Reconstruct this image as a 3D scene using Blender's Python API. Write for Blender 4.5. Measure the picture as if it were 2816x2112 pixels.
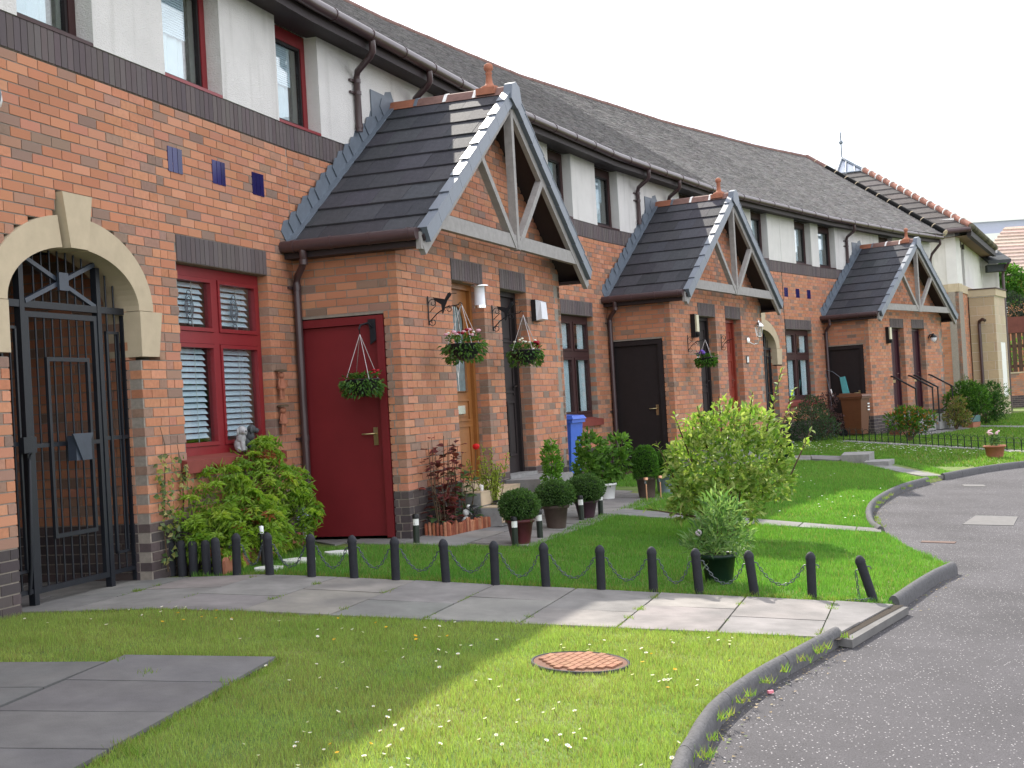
import bpy, math, random
import numpy as np
from mathutils import Matrix, Vector
random.seed(7); rng = np.random.default_rng(7)
for o in list(bpy.data.objects): bpy.data.objects.remove(o)
SC = bpy.context.scene; COL = SC.collection
R = math.radians; PI = math.pi
# ------------------------------------------------------------------ camera
CAMH = 1.216
cd = bpy.data.cameras.new('camera'); cam = bpy.data.objects.new('camera', cd); COL.objects.link(cam)
cd.sensor_fit = 'HORIZONTAL'; cd.sensor_width = 36.0; cd.lens = 36.0 * 3700 / 2816; cd.clip_start = .05; cd.clip_end = 2000
PT, RO = -.0149, -.0575
_f = np.array([0, math.cos(PT), -math.sin(PT)]); _u = np.array([0, math.sin(PT), math.cos(PT)]); _r = np.array([1., 0, 0])
_R = _r * math.cos(RO) + _u * math.sin(RO); _U = -_r * math.sin(RO) + _u * math.cos(RO)
cam.matrix_world = Matrix(((_R[0], _U[0], -_f[0], 0), (_R[1], _U[1], -_f[1], 0), (_R[2], _U[2], -_f[2], CAMH), (0, 0, 0, 1)))
SC.camera = cam
# ------------------------------------------------------------------ sky, sun, exposure
SUN_EL = R(42.5); SUN_DIR = np.array([-.238, .971])            # horizontal direction towards the sun
SUN_ROT = math.atan2(SUN_DIR[0], SUN_DIR[1])
world = bpy.data.worlds.new('World'); SC.world = world; world.use_nodes = True
nt = world.node_tree; nt.nodes.clear()
wo = nt.nodes.new('ShaderNodeOutputWorld'); bg = nt.nodes.new('ShaderNodeBackground')
sky = nt.nodes.new('ShaderNodeTexSky'); sky.sky_type = 'NISHITA'; sky.sun_disc = False
sky.sun_elevation = SUN_EL; sky.sun_rotation = SUN_ROT; sky.air_density = 1.0; sky.dust_density = .8; sky.ozone_density = 1.0
tc = nt.nodes.new('ShaderNodeTexCoord'); mp = nt.nodes.new('ShaderNodeMapping'); mp.inputs['Scale'].default_value = (1.6, 1.6, 4.5); mp.inputs['Location'].default_value = (7.7, 1.2, 3.1)
nz = nt.nodes.new('ShaderNodeTexNoise'); nz.inputs['Scale'].default_value = 1.7; nz.inputs['Detail'].default_value = 7; nz.inputs['Roughness'].default_value = .55
rp = nt.nodes.new('ShaderNodeValToRGB'); rp.color_ramp.elements[0].position = .36; rp.color_ramp.elements[1].position = .56
rp.color_ramp.elements[0].color = (.28, .28, .28, 1); rp.color_ramp.elements[1].color = (1, 1, 1, 1)
mx = nt.nodes.new('ShaderNodeMixRGB'); mx.inputs['Color2'].default_value = (21, 21.4, 22.6, 1)
nt.links.new(tc.outputs['Generated'], mp.inputs['Vector']); nt.links.new(mp.outputs[0], nz.inputs['Vector'])
nt.links.new(nz.outputs['Fac'], rp.inputs[0]); nt.links.new(rp.outputs[0], mx.inputs['Fac'])
nt.links.new(sky.outputs[0], mx.inputs['Color1']); nt.links.new(mx.outputs[0], bg.inputs[0]); nt.links.new(bg.outputs[0], wo.inputs[0])
bg.inputs[1].default_value = .05
sl = bpy.data.lights.new('sun', 'SUN'); sun = bpy.data.objects.new('sun', sl); COL.objects.link(sun)
sl.energy = 3.3; sl.angle = R(.6); sl.color = (1, .94, .84)
_sd = np.array([SUN_DIR[0] * math.cos(SUN_EL), SUN_DIR[1] * math.cos(SUN_EL), math.sin(SUN_EL)])
sun.rotation_euler = Vector(-_sd).to_track_quat('-Z', 'Y').to_euler(); sun.location = (0, 0, 30)
SC.view_settings.view_transform = 'Standard'; SC.view_settings.look = 'None'; SC.view_settings.exposure = 1.25
SC.view_settings.gamma = 1; SC.view_settings.use_curve_mapping = False
# ------------------------------------------------------------------ plan of the crescent
PW, PD = 5.04, 1.1
PO = [(-2.0644, 13.0958, 1.2245), (1.6537, 22.3807, 1.0918), (7.5879, 32.3758, .9285)]
class Fr:
    """upright frame: u along the wall, v outwards from it, z up"""
    def __init__(s, o, t, L=0): s.o = np.array(o, float); s.t = t; s.L = L; s.d = np.array([math.cos(t), math.sin(t)]); s.n = np.array([math.sin(t), -math.cos(t)])
    def p(s, u, v, z):
        q = s.o + u * s.d + v * s.n; return (q[0], q[1], z)
    def xy(s, u, v): return s.o + u * s.d + v * s.n
WF = Fr((0, 0), 0)      # world-aligned frame: v points to -y
def PPt(m, u, v=0):
    x, y, t = PO[m]; return np.array([x + u * math.cos(t) + v * math.sin(t), y + u * math.sin(t) - v * math.cos(t)])
def fac(a, b):
    a = np.array(a); b = np.array(b); d = b - a; return Fr(a, math.atan2(d[1], d[0]), float(np.hypot(*d)))
TA = PO[0][2] + .047
_a0 = PPt(0, 0); _a1 = _a0 - 7 * np.array([math.cos(TA), math.sin(TA)])
_g0 = PPt(2, PW); TG = PO[2][2] - .07
FA = fac(_a1, _a0); FB = fac(PPt(0, 0), PPt(0, PW)); FC = fac(PPt(0, PW), PPt(1, 0)); FD = fac(PPt(1, 0), PPt(1, PW))
FE = fac(PPt(1, PW), PPt(2, 0)); FF = fac(PPt(2, 0), PPt(2, PW)); FG = fac(_g0, _g0 + 2.2 * np.array([math.cos(TG), math.sin(TG)]))
PF = [Fr(PPt(m, 0), PO[m][2]) for m in range(3)]
POLY = [FA.xy(-6, 0), PPt(0, 0), PPt(0, PW), PPt(1, 0), PPt(1, PW), PPt(2, 0), PPt(2, PW), FG.xy(2.2, 0)]
PA = np.array(POLY)
def vdist(x, y):
    """distance in front of the row of houses (negative behind it)"""
    x = np.atleast_1d(np.asarray(x, float)); y = np.atleast_1d(np.asarray(y, float)); best = np.full(x.shape, 1e9); sg = np.ones(x.shape)
    for i in range(len(PA) - 1):
        a = PA[i]; d = PA[i + 1] - a; L2 = d @ d; t = ((x - a[0]) * d[0] + (y - a[1]) * d[1]) / L2
        t = np.clip(t, -9 if i == 0 else 0, 9 if i == len(PA) - 2 else 1)
        dx = x - a[0] - t * d[0]; dy = y - a[1] - t * d[1]; q = np.hypot(dx, dy)
        s_ = np.sign(dx * d[1] - dy * d[0]); m = q < best; best = np.where(m, q, best); sg = np.where(m, s_, sg)
    return best * sg
def zga(x, y): return -.45 * np.clip((vdist(x, y) - 1) / 6, 0, 1)
def zg(x, y): return float(zga(x, y)[0])
def offs(v):
    ns = []
    for i in range(len(PA) - 1):
        d = PA[i + 1] - PA[i]; t = math.atan2(d[1], d[0]); ns.append(np.array([math.sin(t), -math.cos(t)]))
    out = []
    for i in range(len(PA)):
        if i == 0: n = ns[0]
        elif i == len(PA) - 1: n = ns[-1]
        else:
            n = ns[i - 1] + ns[i]; n = n / (n @ ns[i])
        out.append(PA[i] + v * n)
    return out
# ------------------------------------------------------------------ materials
def M(name, col=(.5, .5, .5), rough=.8, noise=.15, ns=20., bump=0., bs=120., src=None, spec=.3, metal=0., tr=0., two=None, stz=None):
    m = bpy.data.materials.new(name); m.use_nodes = True; n = m.node_tree.nodes; l = m.node_tree.links
    b = n['Principled BSDF']; b.inputs['Roughness'].default_value = rough; b.inputs['Specular IOR Level'].default_value = spec; b.inputs['Metallic'].default_value = metal
    tcn = n.new('ShaderNodeTexCoord')
    if src == 'attr':
        a = n.new('ShaderNodeAttribute'); a.attribute_name = 'col'; cs = a.outputs['Color']
    elif src == 'obj':
        a = n.new('ShaderNodeObjectInfo'); cs = a.outputs['Color']
    else:
        a = n.new('ShaderNodeRGB'); a.outputs[0].default_value = (*col, 1); cs = a.outputs[0]
    if two:
        t = n.new('ShaderNodeTexNoise'); t.inputs['Scale'].default_value = two[1]; t.inputs['Detail'].default_value = 5
        rr = n.new('ShaderNodeValToRGB'); rr.color_ramp.elements[0].position = two[2]; rr.color_ramp.elements[1].position = two[3]
        if stz:
            mpn = n.new('ShaderNodeMapping'); mpn.inputs['Scale'].default_value = (1, 1, stz); l.new(tcn.outputs['Object'], mpn.inputs['Vector']); l.new(mpn.outputs[0], t.inputs['Vector'])
        else: l.new(tcn.outputs['Object'], t.inputs['Vector'])
        l.new(t.outputs['Fac'], rr.inputs[0])
        x = n.new('ShaderNodeMixRGB'); l.new(rr.outputs[0], x.inputs['Fac']); l.new(cs, x.inputs['Color1']); x.inputs['Color2'].default_value = (*two[0], 1); cs = x.outputs[0]
    if noise:
        t = n.new('ShaderNodeTexNoise'); t.inputs['Scale'].default_value = ns; t.inputs['Detail'].default_value = 6; t.inputs['Roughness'].default_value = .65
        l.new(tcn.outputs['Object'], t.inputs['Vector'])
        mr = n.new('ShaderNodeMapRange'); mr.inputs[1].default_value = .25; mr.inputs[2].default_value = .75; mr.inputs[3].default_value = 1 - noise; mr.inputs[4].default_value = 1 + noise
        l.new(t.outputs['Fac'], mr.inputs[0])
        x = n.new('ShaderNodeMixRGB'); x.blend_type = 'MULTIPLY'; x.inputs['Fac'].default_value = 1; l.new(cs, x.inputs['Color1']); l.new(mr.outputs[0], x.inputs['Color2']); cs = x.outputs[0]
    l.new(cs, b.inputs['Base Color'])
    if bump:
        t = n.new('ShaderNodeTexNoise'); t.inputs['Scale'].default_value = bs; t.inputs['Detail'].default_value = 4
        l.new(tcn.outputs['Object'], t.inputs['Vector']); bp = n.new('ShaderNodeBump'); bp.inputs['Strength'].default_value = bump; bp.inputs['Distance'].default_value = .01
        l.new(t.outputs['Fac'], bp.inputs['Height']); l.new(bp.outputs[0], b.inputs['Normal'])
    if tr:
        tl = n.new('ShaderNodeBsdfTranslucent'); ms = n.new('ShaderNodeMixShader'); ms.inputs[0].default_value = tr
        x = n.new('ShaderNodeMixRGB'); x.blend_type = 'MULTIPLY'; x.inputs['Fac'].default_value = 1; l.new(cs, x.inputs['Color1']); x.inputs['Color2'].default_value = (1.5, 1.6, .8, 1)
        l.new(x.outputs[0], tl.inputs[0]); l.new(b.outputs[0], ms.inputs[1]); l.new(tl.outputs[0], ms.inputs[2]); l.new(ms.outputs[0], n['Material Output'].inputs[0])
    return m
def glass(name, rough=.02, tint=(.9, .95, .95)):
    m = bpy.data.materials.new(name); m.use_nodes = True; n = m.node_tree.nodes; l = m.node_tree.links; n.remove(n['Principled BSDF'])
    t = n.new('ShaderNodeBsdfTransparent'); t.inputs[0].default_value = (*tint, 1); g = n.new('ShaderNodeBsdfGlossy'); g.inputs['Roughness'].default_value = rough
    lw = n.new('ShaderNodeLayerWeight'); lw.inputs[0].default_value = .5; pw = n.new('ShaderNodeMath'); pw.operation = 'POWER'; pw.inputs[1].default_value = 3.5; l.new(lw.outputs['Facing'], pw.inputs[0])
    mr = n.new('ShaderNodeMapRange'); mr.inputs[3].default_value = .07; mr.inputs[4].default_value = .95; l.new(pw.outputs[0], mr.inputs[0]); ms = n.new('ShaderNodeMixShader')
    l.new(mr.outputs[0], ms.inputs[0]); l.new(t.outputs[0], ms.inputs[1]); l.new(g.outputs[0], ms.inputs[2]); l.new(ms.outputs[0], n['Material Output'].inputs[0]); return m
BRO = M('brick_single', src='obj', rough=.85, noise=.16, ns=28, bump=.25, bs=160)
BRA = M('brick_row', src='attr', rough=.85, noise=.16, ns=28, bump=.25, bs=160)
MORT = M('mortar', (.27, .235, .20), .95, .2, 30, .3, 200)
STONE = M('cast_stone', (.47, .385, .27), .9, .10, 6, .15, 200)
RENDER = M('rough_cast', (.66, .64, .62), .95, .08, 2.2, 1.0, 80, two=((.47, .455, .43), 7, .54, .86), stz=.07)
REDP = M('red_paint', (.21, .015, .02), .42, .08, 8, spec=.4)
REDM = M('dull_red_paint', (.165, .014, .018), .55, .14, 2.5, .05, 60)
BRNP = M('brown_paint', (.045, .018, .018), .5, .15, 10)
DKP = M('dark_paint', (.018, .013, .014), .6, .15, 10)
PLAS = M('brown_plastic', (.062, .036, .038), .32, .12, 10, spec=.5)
SOFF = M('soffit_board', (.035, .025, .027), .6, .1, 10)
TRUSS = M('weathered_timber', (.29, .275, .265), .75, .18, 12, .15, 60)
SLATE = M('slate', src='obj', rough=.7, noise=.22, ns=7, bump=.25, bs=150, spec=.06, two=((.19, .19, .175), 24, .69, .74))
SLATEA = M('slate_row', src='attr', rough=.7, noise=.2, ns=7, bump=.2, bs=150, spec=.06)
TILE = M('roof_tile', src='attr', rough=.9, noise=.3, ns=9, bump=.3, bs=60)
LEAD = M('lead', (.13, .155, .19), .5, .15, 9, spec=.5)
VERGE = M('verge_plastic', (.125, .145, .18), .42, .1, 9, spec=.5)
TERR = M('terracotta', (.33, .13, .078), .8, .15, 14, .1, 90)
RIDGE = M('ridge_clay', (.17, .095, .08), .8, .3, 10, .2, 60)
WHITEM = M('pale_mortar', (.75, .74, .72), .8, .1, 20)
IRON = M('black_iron', (.011, .013, .018), .45, .25, 16, .1, 80, spec=.35)
IRON2 = M('blue_black_iron', (.035, .045, .065), .4, .2, 16, spec=.45)
GLASS = glass('window_glass'); CLEAR = glass('clear_plastic', .15)
DARK = M('unlit_black', (.012, .012, .014), 1, 0)  # near-black: shade of unlit interiors put into the colour
BLIND = M('blind_slat', (.74, .80, .90), .5, .03, 10)
CURT = M('net_curtain', (.78, .83, .90), .8, .08, 5)
OAK = M('golden_oak', (.27, .105, .028), .4, .2, 6, spec=.4)
REDW = M('red_brown_door', (.22, .035, .022), .4, .15, 8)
PLUM = M('plum_door', (.04, .012, .02), .4, .15, 8)
CHROME = M('bright_metal', (.75, .74, .72), .25, 0, metal=1.)
BRASS = M('worn_brass', (.45, .36, .2), .35, .1, 20, metal=1.)
WHITE = M('white_plastic', (.75, .75, .74), .4, .03, 10)
FROST = M('frosted_plastic', (.72, .73, .78), .35, .03, 10)
BLKP = M('black_plastic', (.015, .015, .017), .4, .1, 10)
SLAB = M('paving', src='attr', rough=.92, noise=.2, ns=5, bump=.25, bs=140, two=((.13, .125, .122), 2.2, .42, .78))
KERB = M('kerb_concrete', (.10, .098, .102), .95, .3, 30, .6, 90)
ROADM = None
WOODP = M('charcoal_post', (.024, .025, .031), .75, .2, 14, .35, 60)
CHAIN = M('chain_steel', (.05, .065, .075), .4, .2, 30, spec=.6)
LEAFO = M('leaf_single', src='obj', rough=.45, noise=.1, ns=30, tr=.38, spec=.35)
LEAFA = M('leaf_mass', src='attr', rough=.5, noise=.1, ns=30, tr=.38, spec=.3)
GRASS = M('grass_blades', src='attr', rough=.7, noise=0, tr=.4, spec=.2)
STEM = M('twig', (.09, .06, .035), .85, .2, 20)
SOIL = M('soil', (.035, .026, .018), 1, .3, 30, .6, 60)
PETW = M('white_petal', (.85, .85, .82), .6, .03, 30, tr=.25); PETY = M('yellow_petal', (.75, .42, .02), .6, .03, 30, tr=.2)
PETA = M('petal', src='attr', rough=.6, noise=.05, ns=30, tr=.25)
TILEB = M('beige_step_tile', (.52, .41, .29), .45, .1, 10)
CONC = M('step_concrete', (.24, .235, .23), .9, .25, 9, .3, 90)
LOG = M('log_roll_wood', src='attr', rough=.85, noise=.3, ns=18, bump=.2, bs=60)
BARE = M('pot_plum', (.085, .02, .024), .4, .15, 12); POTB = M('pot_brown', (.085, .06, .05), .7, .2, 12); POTG = M('pot_bottle_green', (.006, .022, .013), .35, .1, 12)
POTV = M('pot_violet', (.07, .035, .05), .5, .2, 12); POTS = M('pot_blue_grey', (.2, .25, .28), .5, .2, 12)
# ------------------------------------------------------------------ mesh building and tagging
class MB:
    def __init__(s): s.V = []; s.F = []; s.I = []; s.C = []; s.S = []
    def add(s, vs, fs, m=0, c=(1, 1, 1), sm=False):
        k = len(s.V); s.V += [tuple(v) for v in vs]
        for f in fs: s.F.append(tuple(i + k for i in f)); s.I.append(m); s.C.append(c); s.S.append(sm)
    def hexa(s, p, m=0, c=(1, 1, 1)): s.add(p, [(0, 3, 2, 1), (4, 5, 6, 7), (0, 1, 5, 4), (1, 2, 6, 5), (2, 3, 7, 6), (3, 0, 4, 7)], m, c)
    def box(s, fr, u0, u1, v0, v1, z0, z1, m=0, c=(1, 1, 1)):
        s.hexa([fr.p(u0, v1, z0), fr.p(u1, v1, z0), fr.p(u1, v0, z0), fr.p(u0, v0, z0), fr.p(u0, v1, z1), fr.p(u1, v1, z1), fr.p(u1, v0, z1), fr.p(u0, v0, z1)], m, c)
    def quad(s, a, b, c_, d, m=0, c=(1, 1, 1)): s.add([a, b, c_, d], [(0, 1, 2, 3)], m, c)
    def prism(s, fr, poly, v0, v1, m=0, c=(1, 1, 1)):
        n = len(poly); vs = [fr.p(u, v1, z) for u, z in poly] + [fr.p(u, v0, z) for u, z in poly]
        s.add(vs, [tuple(range(n)), tuple(range(2 * n - 1, n - 1, -1))] + [(i, i + n, (i + 1) % n + n, (i + 1) % n) for i in range(n)], m, c)
    def strip(s, fr, inn, out, v0, v1, m=0, c=(1, 1, 1)):
        for i in range(len(inn) - 1): s.prism(fr, [inn[i], inn[i + 1], out[i + 1], out[i]], v0, v1, m, c)
    def tube(s, pts, r, n=8, m=0, c=(1, 1, 1), cap=True, sm=True, close=False):
        P = [np.array(p, float) for p in pts]; N = len(P); rs = r if hasattr(r, '__len__') else [r] * N; vs = []; up = np.array([.13, .21, .97])
        for i in range(N):
            a = P[(i - 1) % N] if (close or i) else P[0]; b = P[(i + 1) % N] if (close or i < N - 1) else P[-1]
            d = b - a; d = d / (np.linalg.norm(d) + 1e-9); x = np.cross(d, up)
            if np.linalg.norm(x) < .1: x = np.cross(d, [1, 0, 0])
            x /= np.linalg.norm(x); y = np.cross(d, x); up = -np.cross(d, x) if False else up
            for k in range(n):
                an = 2 * PI * k / n; vs.append(P[i] + rs[i] * (math.cos(an) * x + math.sin(an) * y))
        fs = [(i * n + k, i * n + (k + 1) % n, ((i + 1) % N) * n + (k + 1) % n, ((i + 1) % N) * n + k) for i in range(N if close else N - 1) for k in range(n)]
        s.add(vs, fs, m, c, sm)
        if cap and not close: s.add(vs[:n], [tuple(range(n))], m, c); s.add(vs[-n:], [tuple(range(n))], m, c)
    def lathe(s, c0, prof, n=16, m=0, c=(1, 1, 1), sm=True, cap=True):
        vs = [(c0[0] + r * math.cos(2 * PI * k / n), c0[1] + r * math.sin(2 * PI * k / n), c0[2] + z) for r, z in prof for k in range(n)]
        s.add(vs, [(i * n + k, i * n + (k + 1) % n, (i + 1) * n + (k + 1) % n, (i + 1) * n + k) for i in range(len(prof) - 1) for k in range(n)], m, c, sm)
        if cap:
            s.add(vs[:n], [tuple(range(n))], m, c); s.add(vs[-n:], [tuple(range(n))], m, c)
    def ball(s, c0, r, n=12, m=0, c=(1, 1, 1), sz=1., sx=1., sy=1.):
        k = n // 2; vs = []; 
        for i in range(k + 1):
            a = PI * i / k
            for j in range(n): b = 2 * PI * j / n; vs.append((c0[0] + r * sx * math.sin(a) * math.cos(b), c0[1] + r * sy * math.sin(a) * math.sin(b), c0[2] + r * sz * math.cos(a)))
        s.add(vs, [(i * n + j, i * n + (j + 1) % n, (i + 1) * n + (j + 1) % n, (i + 1) * n + j) for i in range(k) for j in range(n)], m, c, True)
    def build(s, name, mats, parent=None, loc=None, kind=None, col=False, recalc=False):
        base = np.array(root_loc(parent) if parent is not None else (loc if loc is not None else (0, 0, 0)), float)
        me = bpy.data.meshes.new(name); V = np.array(s.V, float).reshape(-1, 3) - base
        me.from_pydata(V.tolist(), [], s.F)
        for mt in (mats if isinstance(mats, (list, tuple)) else [mats]): me.materials.append(mt)
        me.polygons.foreach_set('material_index', s.I); me.polygons.foreach_set('use_smooth', s.S)
        if col:
            a = me.color_attributes.new('col', 'FLOAT_COLOR', 'CORNER'); ls = np.array([len(f) for f in s.F])
            cc = np.repeat(np.array([(*c[:3], 1.) for c in s.C], np.float32), ls, axis=0); a.data.foreach_set('color', cc.ravel())
        me.update(); o = bpy.data.objects.new(name, me); COL.objects.link(o)
        if parent is not None: o.parent = parent
        elif loc is not None: o.location = loc
        if kind: o['kind'] = kind
        return o
def root_loc(o):
    while o.parent is not None: o = o.parent
    return tuple(o.location)
def thing(name, label, cat, loc=(0, 0, 0), group=None):
    o = bpy.data.objects.new(name, None); COL.objects.link(o); o.location = loc; o.empty_display_size = .1
    return tag(o, label, cat, group)
def tag(o, label, cat, group=None):
    o['label'] = label; o['category'] = cat
    if group: o['group'] = group
    return o
def struct(o): o['kind'] = 'structure'; return o
def inst(mesh, name, parent, mat, color=None):
    """an object sharing MESH, placed by a world matrix, under PARENT whose root is only moved, never turned"""
    o = bpy.data.objects.new(name, mesh); COL.objects.link(o); b = root_loc(parent) if parent is not None else (0, 0, 0)
    o.parent = parent; o.matrix_local = Matrix.Translation(Vector(b)).inverted() @ mat
    if color is not None: o.color = (*color, 1)
    return o
def clone(root, loc, rz=0., label=None, parent=None):
    c = root.copy(); COL.objects.link(c); c.location = loc; c.rotation_euler = (root.rotation_euler[0], root.rotation_euler[1], rz)
    if label: c['label'] = label
    def rec(a, b):
        for ch in list(a.children):
            d = ch.copy(); COL.objects.link(d); d.parent = b; rec(ch, d)
    rec(root, c); return c
def frmat(fr, u, v, z, su=1, sv=1, sz=1):
    p = fr.p(u, v, z); return Matrix(((fr.d[0] * su, -fr.n[0] * sv, 0, p[0]), (fr.d[1] * su, -fr.n[1] * sv, 0, p[1]), (0, 0, sz, p[2]), (0, 0, 0, 1)))
def unit_box(name, mat):
    b = MB(); f = Fr((0, 0), 0); b.box(f, -.5, .5, -.5, .5, -.5, .5); o = b.build(name, mat); me = o.data; bpy.data.objects.remove(o); return me
def mesh_of(b, name, mats, col=False):
    o = b.build(name, mats, col=col); me = o.data; bpy.data.objects.remove(o); return me
# brick colours
ORG = [(.46, .198, .112), (.44, .187, .104), (.48, .215, .122), (.42, .176, .10), (.45, .20, .128), (.50, .235, .142)]
BRN = [(.26, .165, .125), (.29, .18, .135), (.31, .18, .13), (.235, .155, .12), (.33, .19, .135), (.36, .19, .13)]
PLI = [(.075, .06, .06), (.088, .068, .068), (.065, .052, .055), (.10, .076, .072)]
SOL = [(.115, .093, .094), (.125, .103, .102), (.105, .084, .088)]
def jit(c, a=.08):
    k = 1 + random.uniform(-a, a); return tuple(max(0, x * k * (1 + random.uniform(-.03, .03))) for x in c)
def bcol(z, pb=.2):
    if z < .45: return jit(random.choice(PLI))
    return jit(random.choice(BRN) if random.random() < pb else random.choice(ORG))
BRICKME = unit_box('brick_shape', BRO)
class Brickwork:
    """collects the bricks of one house; the largest in view become single parts, the rest one joined part"""
    def __init__(s, root): s.root = root; s.L = []
    def put(s, parent, fr, u0, u1, v0, v1, z0, z1, c): s.L.append((parent, fr, u0, u1, v0, v1, z0, z1, c))
    def courses(s, parent, fr, u0, u1, z0, z1, holes=(), pb=.2, ends=(False, False), depth=.1025, core=True, cmb=None, single=True, phase=0., cd=.30, ci=0.):
        k0 = int(round(z0 / .075)); k1 = int(round(z1 / .075)); run = {}
        for k in range(k0, k1):
            zm = (k + .5) * .075; a0 = u0 + (.1125 if ends[0] and k % 2 else 0); a1 = u1 - (.1125 if (ends[1] == 2 and k % 2 == 0) or (ends[1] is True and k % 2) else 0)
            iv = [(a0, a1, False, False)]
            for h in holes:
                r = h(zm)
                if r is None: continue
                nv = []
                for a, b, ea, eb in iv:
                    if r[1] <= a or r[0] >= b: nv.append((a, b, ea, eb)); continue
                    if r[0] > a: nv.append((a, r[0], ea, True))
                    if r[1] < b: nv.append((r[1], b, True, eb))
                iv = nv
            for a, b, ea, eb in iv:
                if b - a < .02: continue
                if core and cmb is not None:
                    cmb.box(fr, a + (.008 if ea else ci), b - (.008 if eb else ci), -cd, -.006, k * .075, (k + 1) * .075)
                n = math.floor((a + phase) / .225) - 1; x = n * .225 + (k % 2) * .1125 - phase
                while x < b:
                    p, q = max(x, a), min(x + .225, b); x += .225
                    if q - p < .03: continue
                    pr = random.uniform(-.0015, .0015)
                    c = bcol(zm, pb + (.25 if (eb and q > b - .01) or (ea and p < a + .01) else 0))
                    s.put(parent, fr, p + .005 - (.005 if p == a and not ea else 0), q - .005, -depth + pr, pr, k * .075 + .005, k * .075 + .07, c)
    def soldiers(s, parent, fr, u0, u1, z0, z1, proud=.004, cmb=None, pitch=.075):
        n = max(1, int(round((u1 - u0) / pitch))); w = (u1 - u0) / n
        for i in range(n):
            s.put(parent, fr, u0 + i * w + .004, u0 + (i + 1) * w - .004, -.1, proud + random.uniform(-.001, .001), z0 + .004, z1 - .004, jit(random.choice(SOL)))
        if cmb is not None: cmb.box(fr, u0, u1, -.30, -.005, z0, z1)
    def finish(s, limit=300):
        sc = []
        for i, b in enumerate(s.L):
            fr = b[1]; um = (b[2] + b[3]) / 2; zm = (b[6] + b[7]) / 2; p = np.array(fr.p(um, b[5], zm)); d = p - np.array([0, 0, CAMH]); dep = d @ _f
            X = 1408 + 3700 * (d @ _R) / max(dep, .1); Y = 1056 - 3700 * (d @ _U) / max(dep, .1)
            if dep < .5 or X < 5 or X > 2811 or Y < 5 or Y > 2107 or b[0] is None: continue
            dd = np.array([fr.n[0], fr.n[1], 0]); c_ = -(d @ dd) / np.linalg.norm(d)
            if c_ <= .02: continue
            area = (b[3] - b[2]) * (b[7] - b[6]) * c_ / dep ** 2
            sc.append((area, i))
        sc.sort(reverse=True); keep = set(i for _, i in sc[:limit]); mb = MB()
        for i, (par, fr, u0, u1, v0, v1, z0, z1, c) in enumerate(s.L):
            if i in keep: inst(BRICKME, 'brick', par, frmat(fr, (u0 + u1) / 2, (v0 + v1) / 2, (z0 + z1) / 2, u1 - u0, v1 - v0, z1 - z0), c)
            else: mb.box(fr, u0, u1, v0, v1, z0, z1, 0, c)
        if mb.F: mb.build('brickwork', BRA, s.root, col=True, kind='stuff')
# ------------------------------------------------------------------ houses
def half(cx, a, h, zs):          # half-ellipse hole above the springing
    def f(z):
        if z < zs: return None
        q = (z - zs) / h
        return None if q >= 1 else (cx - a * math.sqrt(1 - q * q), cx + a * math.sqrt(1 - q * q))
    return f
def rect(u0, u1, z0, z1): return lambda z: (u0, u1) if z0 < z < z1 else None
def house(label, fr, u):
    q = fr.xy(u, 0); return thing('terraced_house', label, 'house', (q[0], q[1], 0))
HA = house('brick house end at the near left, with a stone arch over a barred gate', FA, 2.5)
HB = house('brick house with a dark red store door and red window frames behind its gabled porch', FA, 6)
HC = house('middle brick house with a near-black store door and a lantern beside its red-brown door', FD, 0)
HD = house('farthest gabled brick house with black handrails at its two plum doors', FF, 0)
BW = {h.name: Brickwork(h) for h in (HA, HB, HC, HD)}
def wallpart(h, name='wall'):
    mb = MB(); return mb
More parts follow.
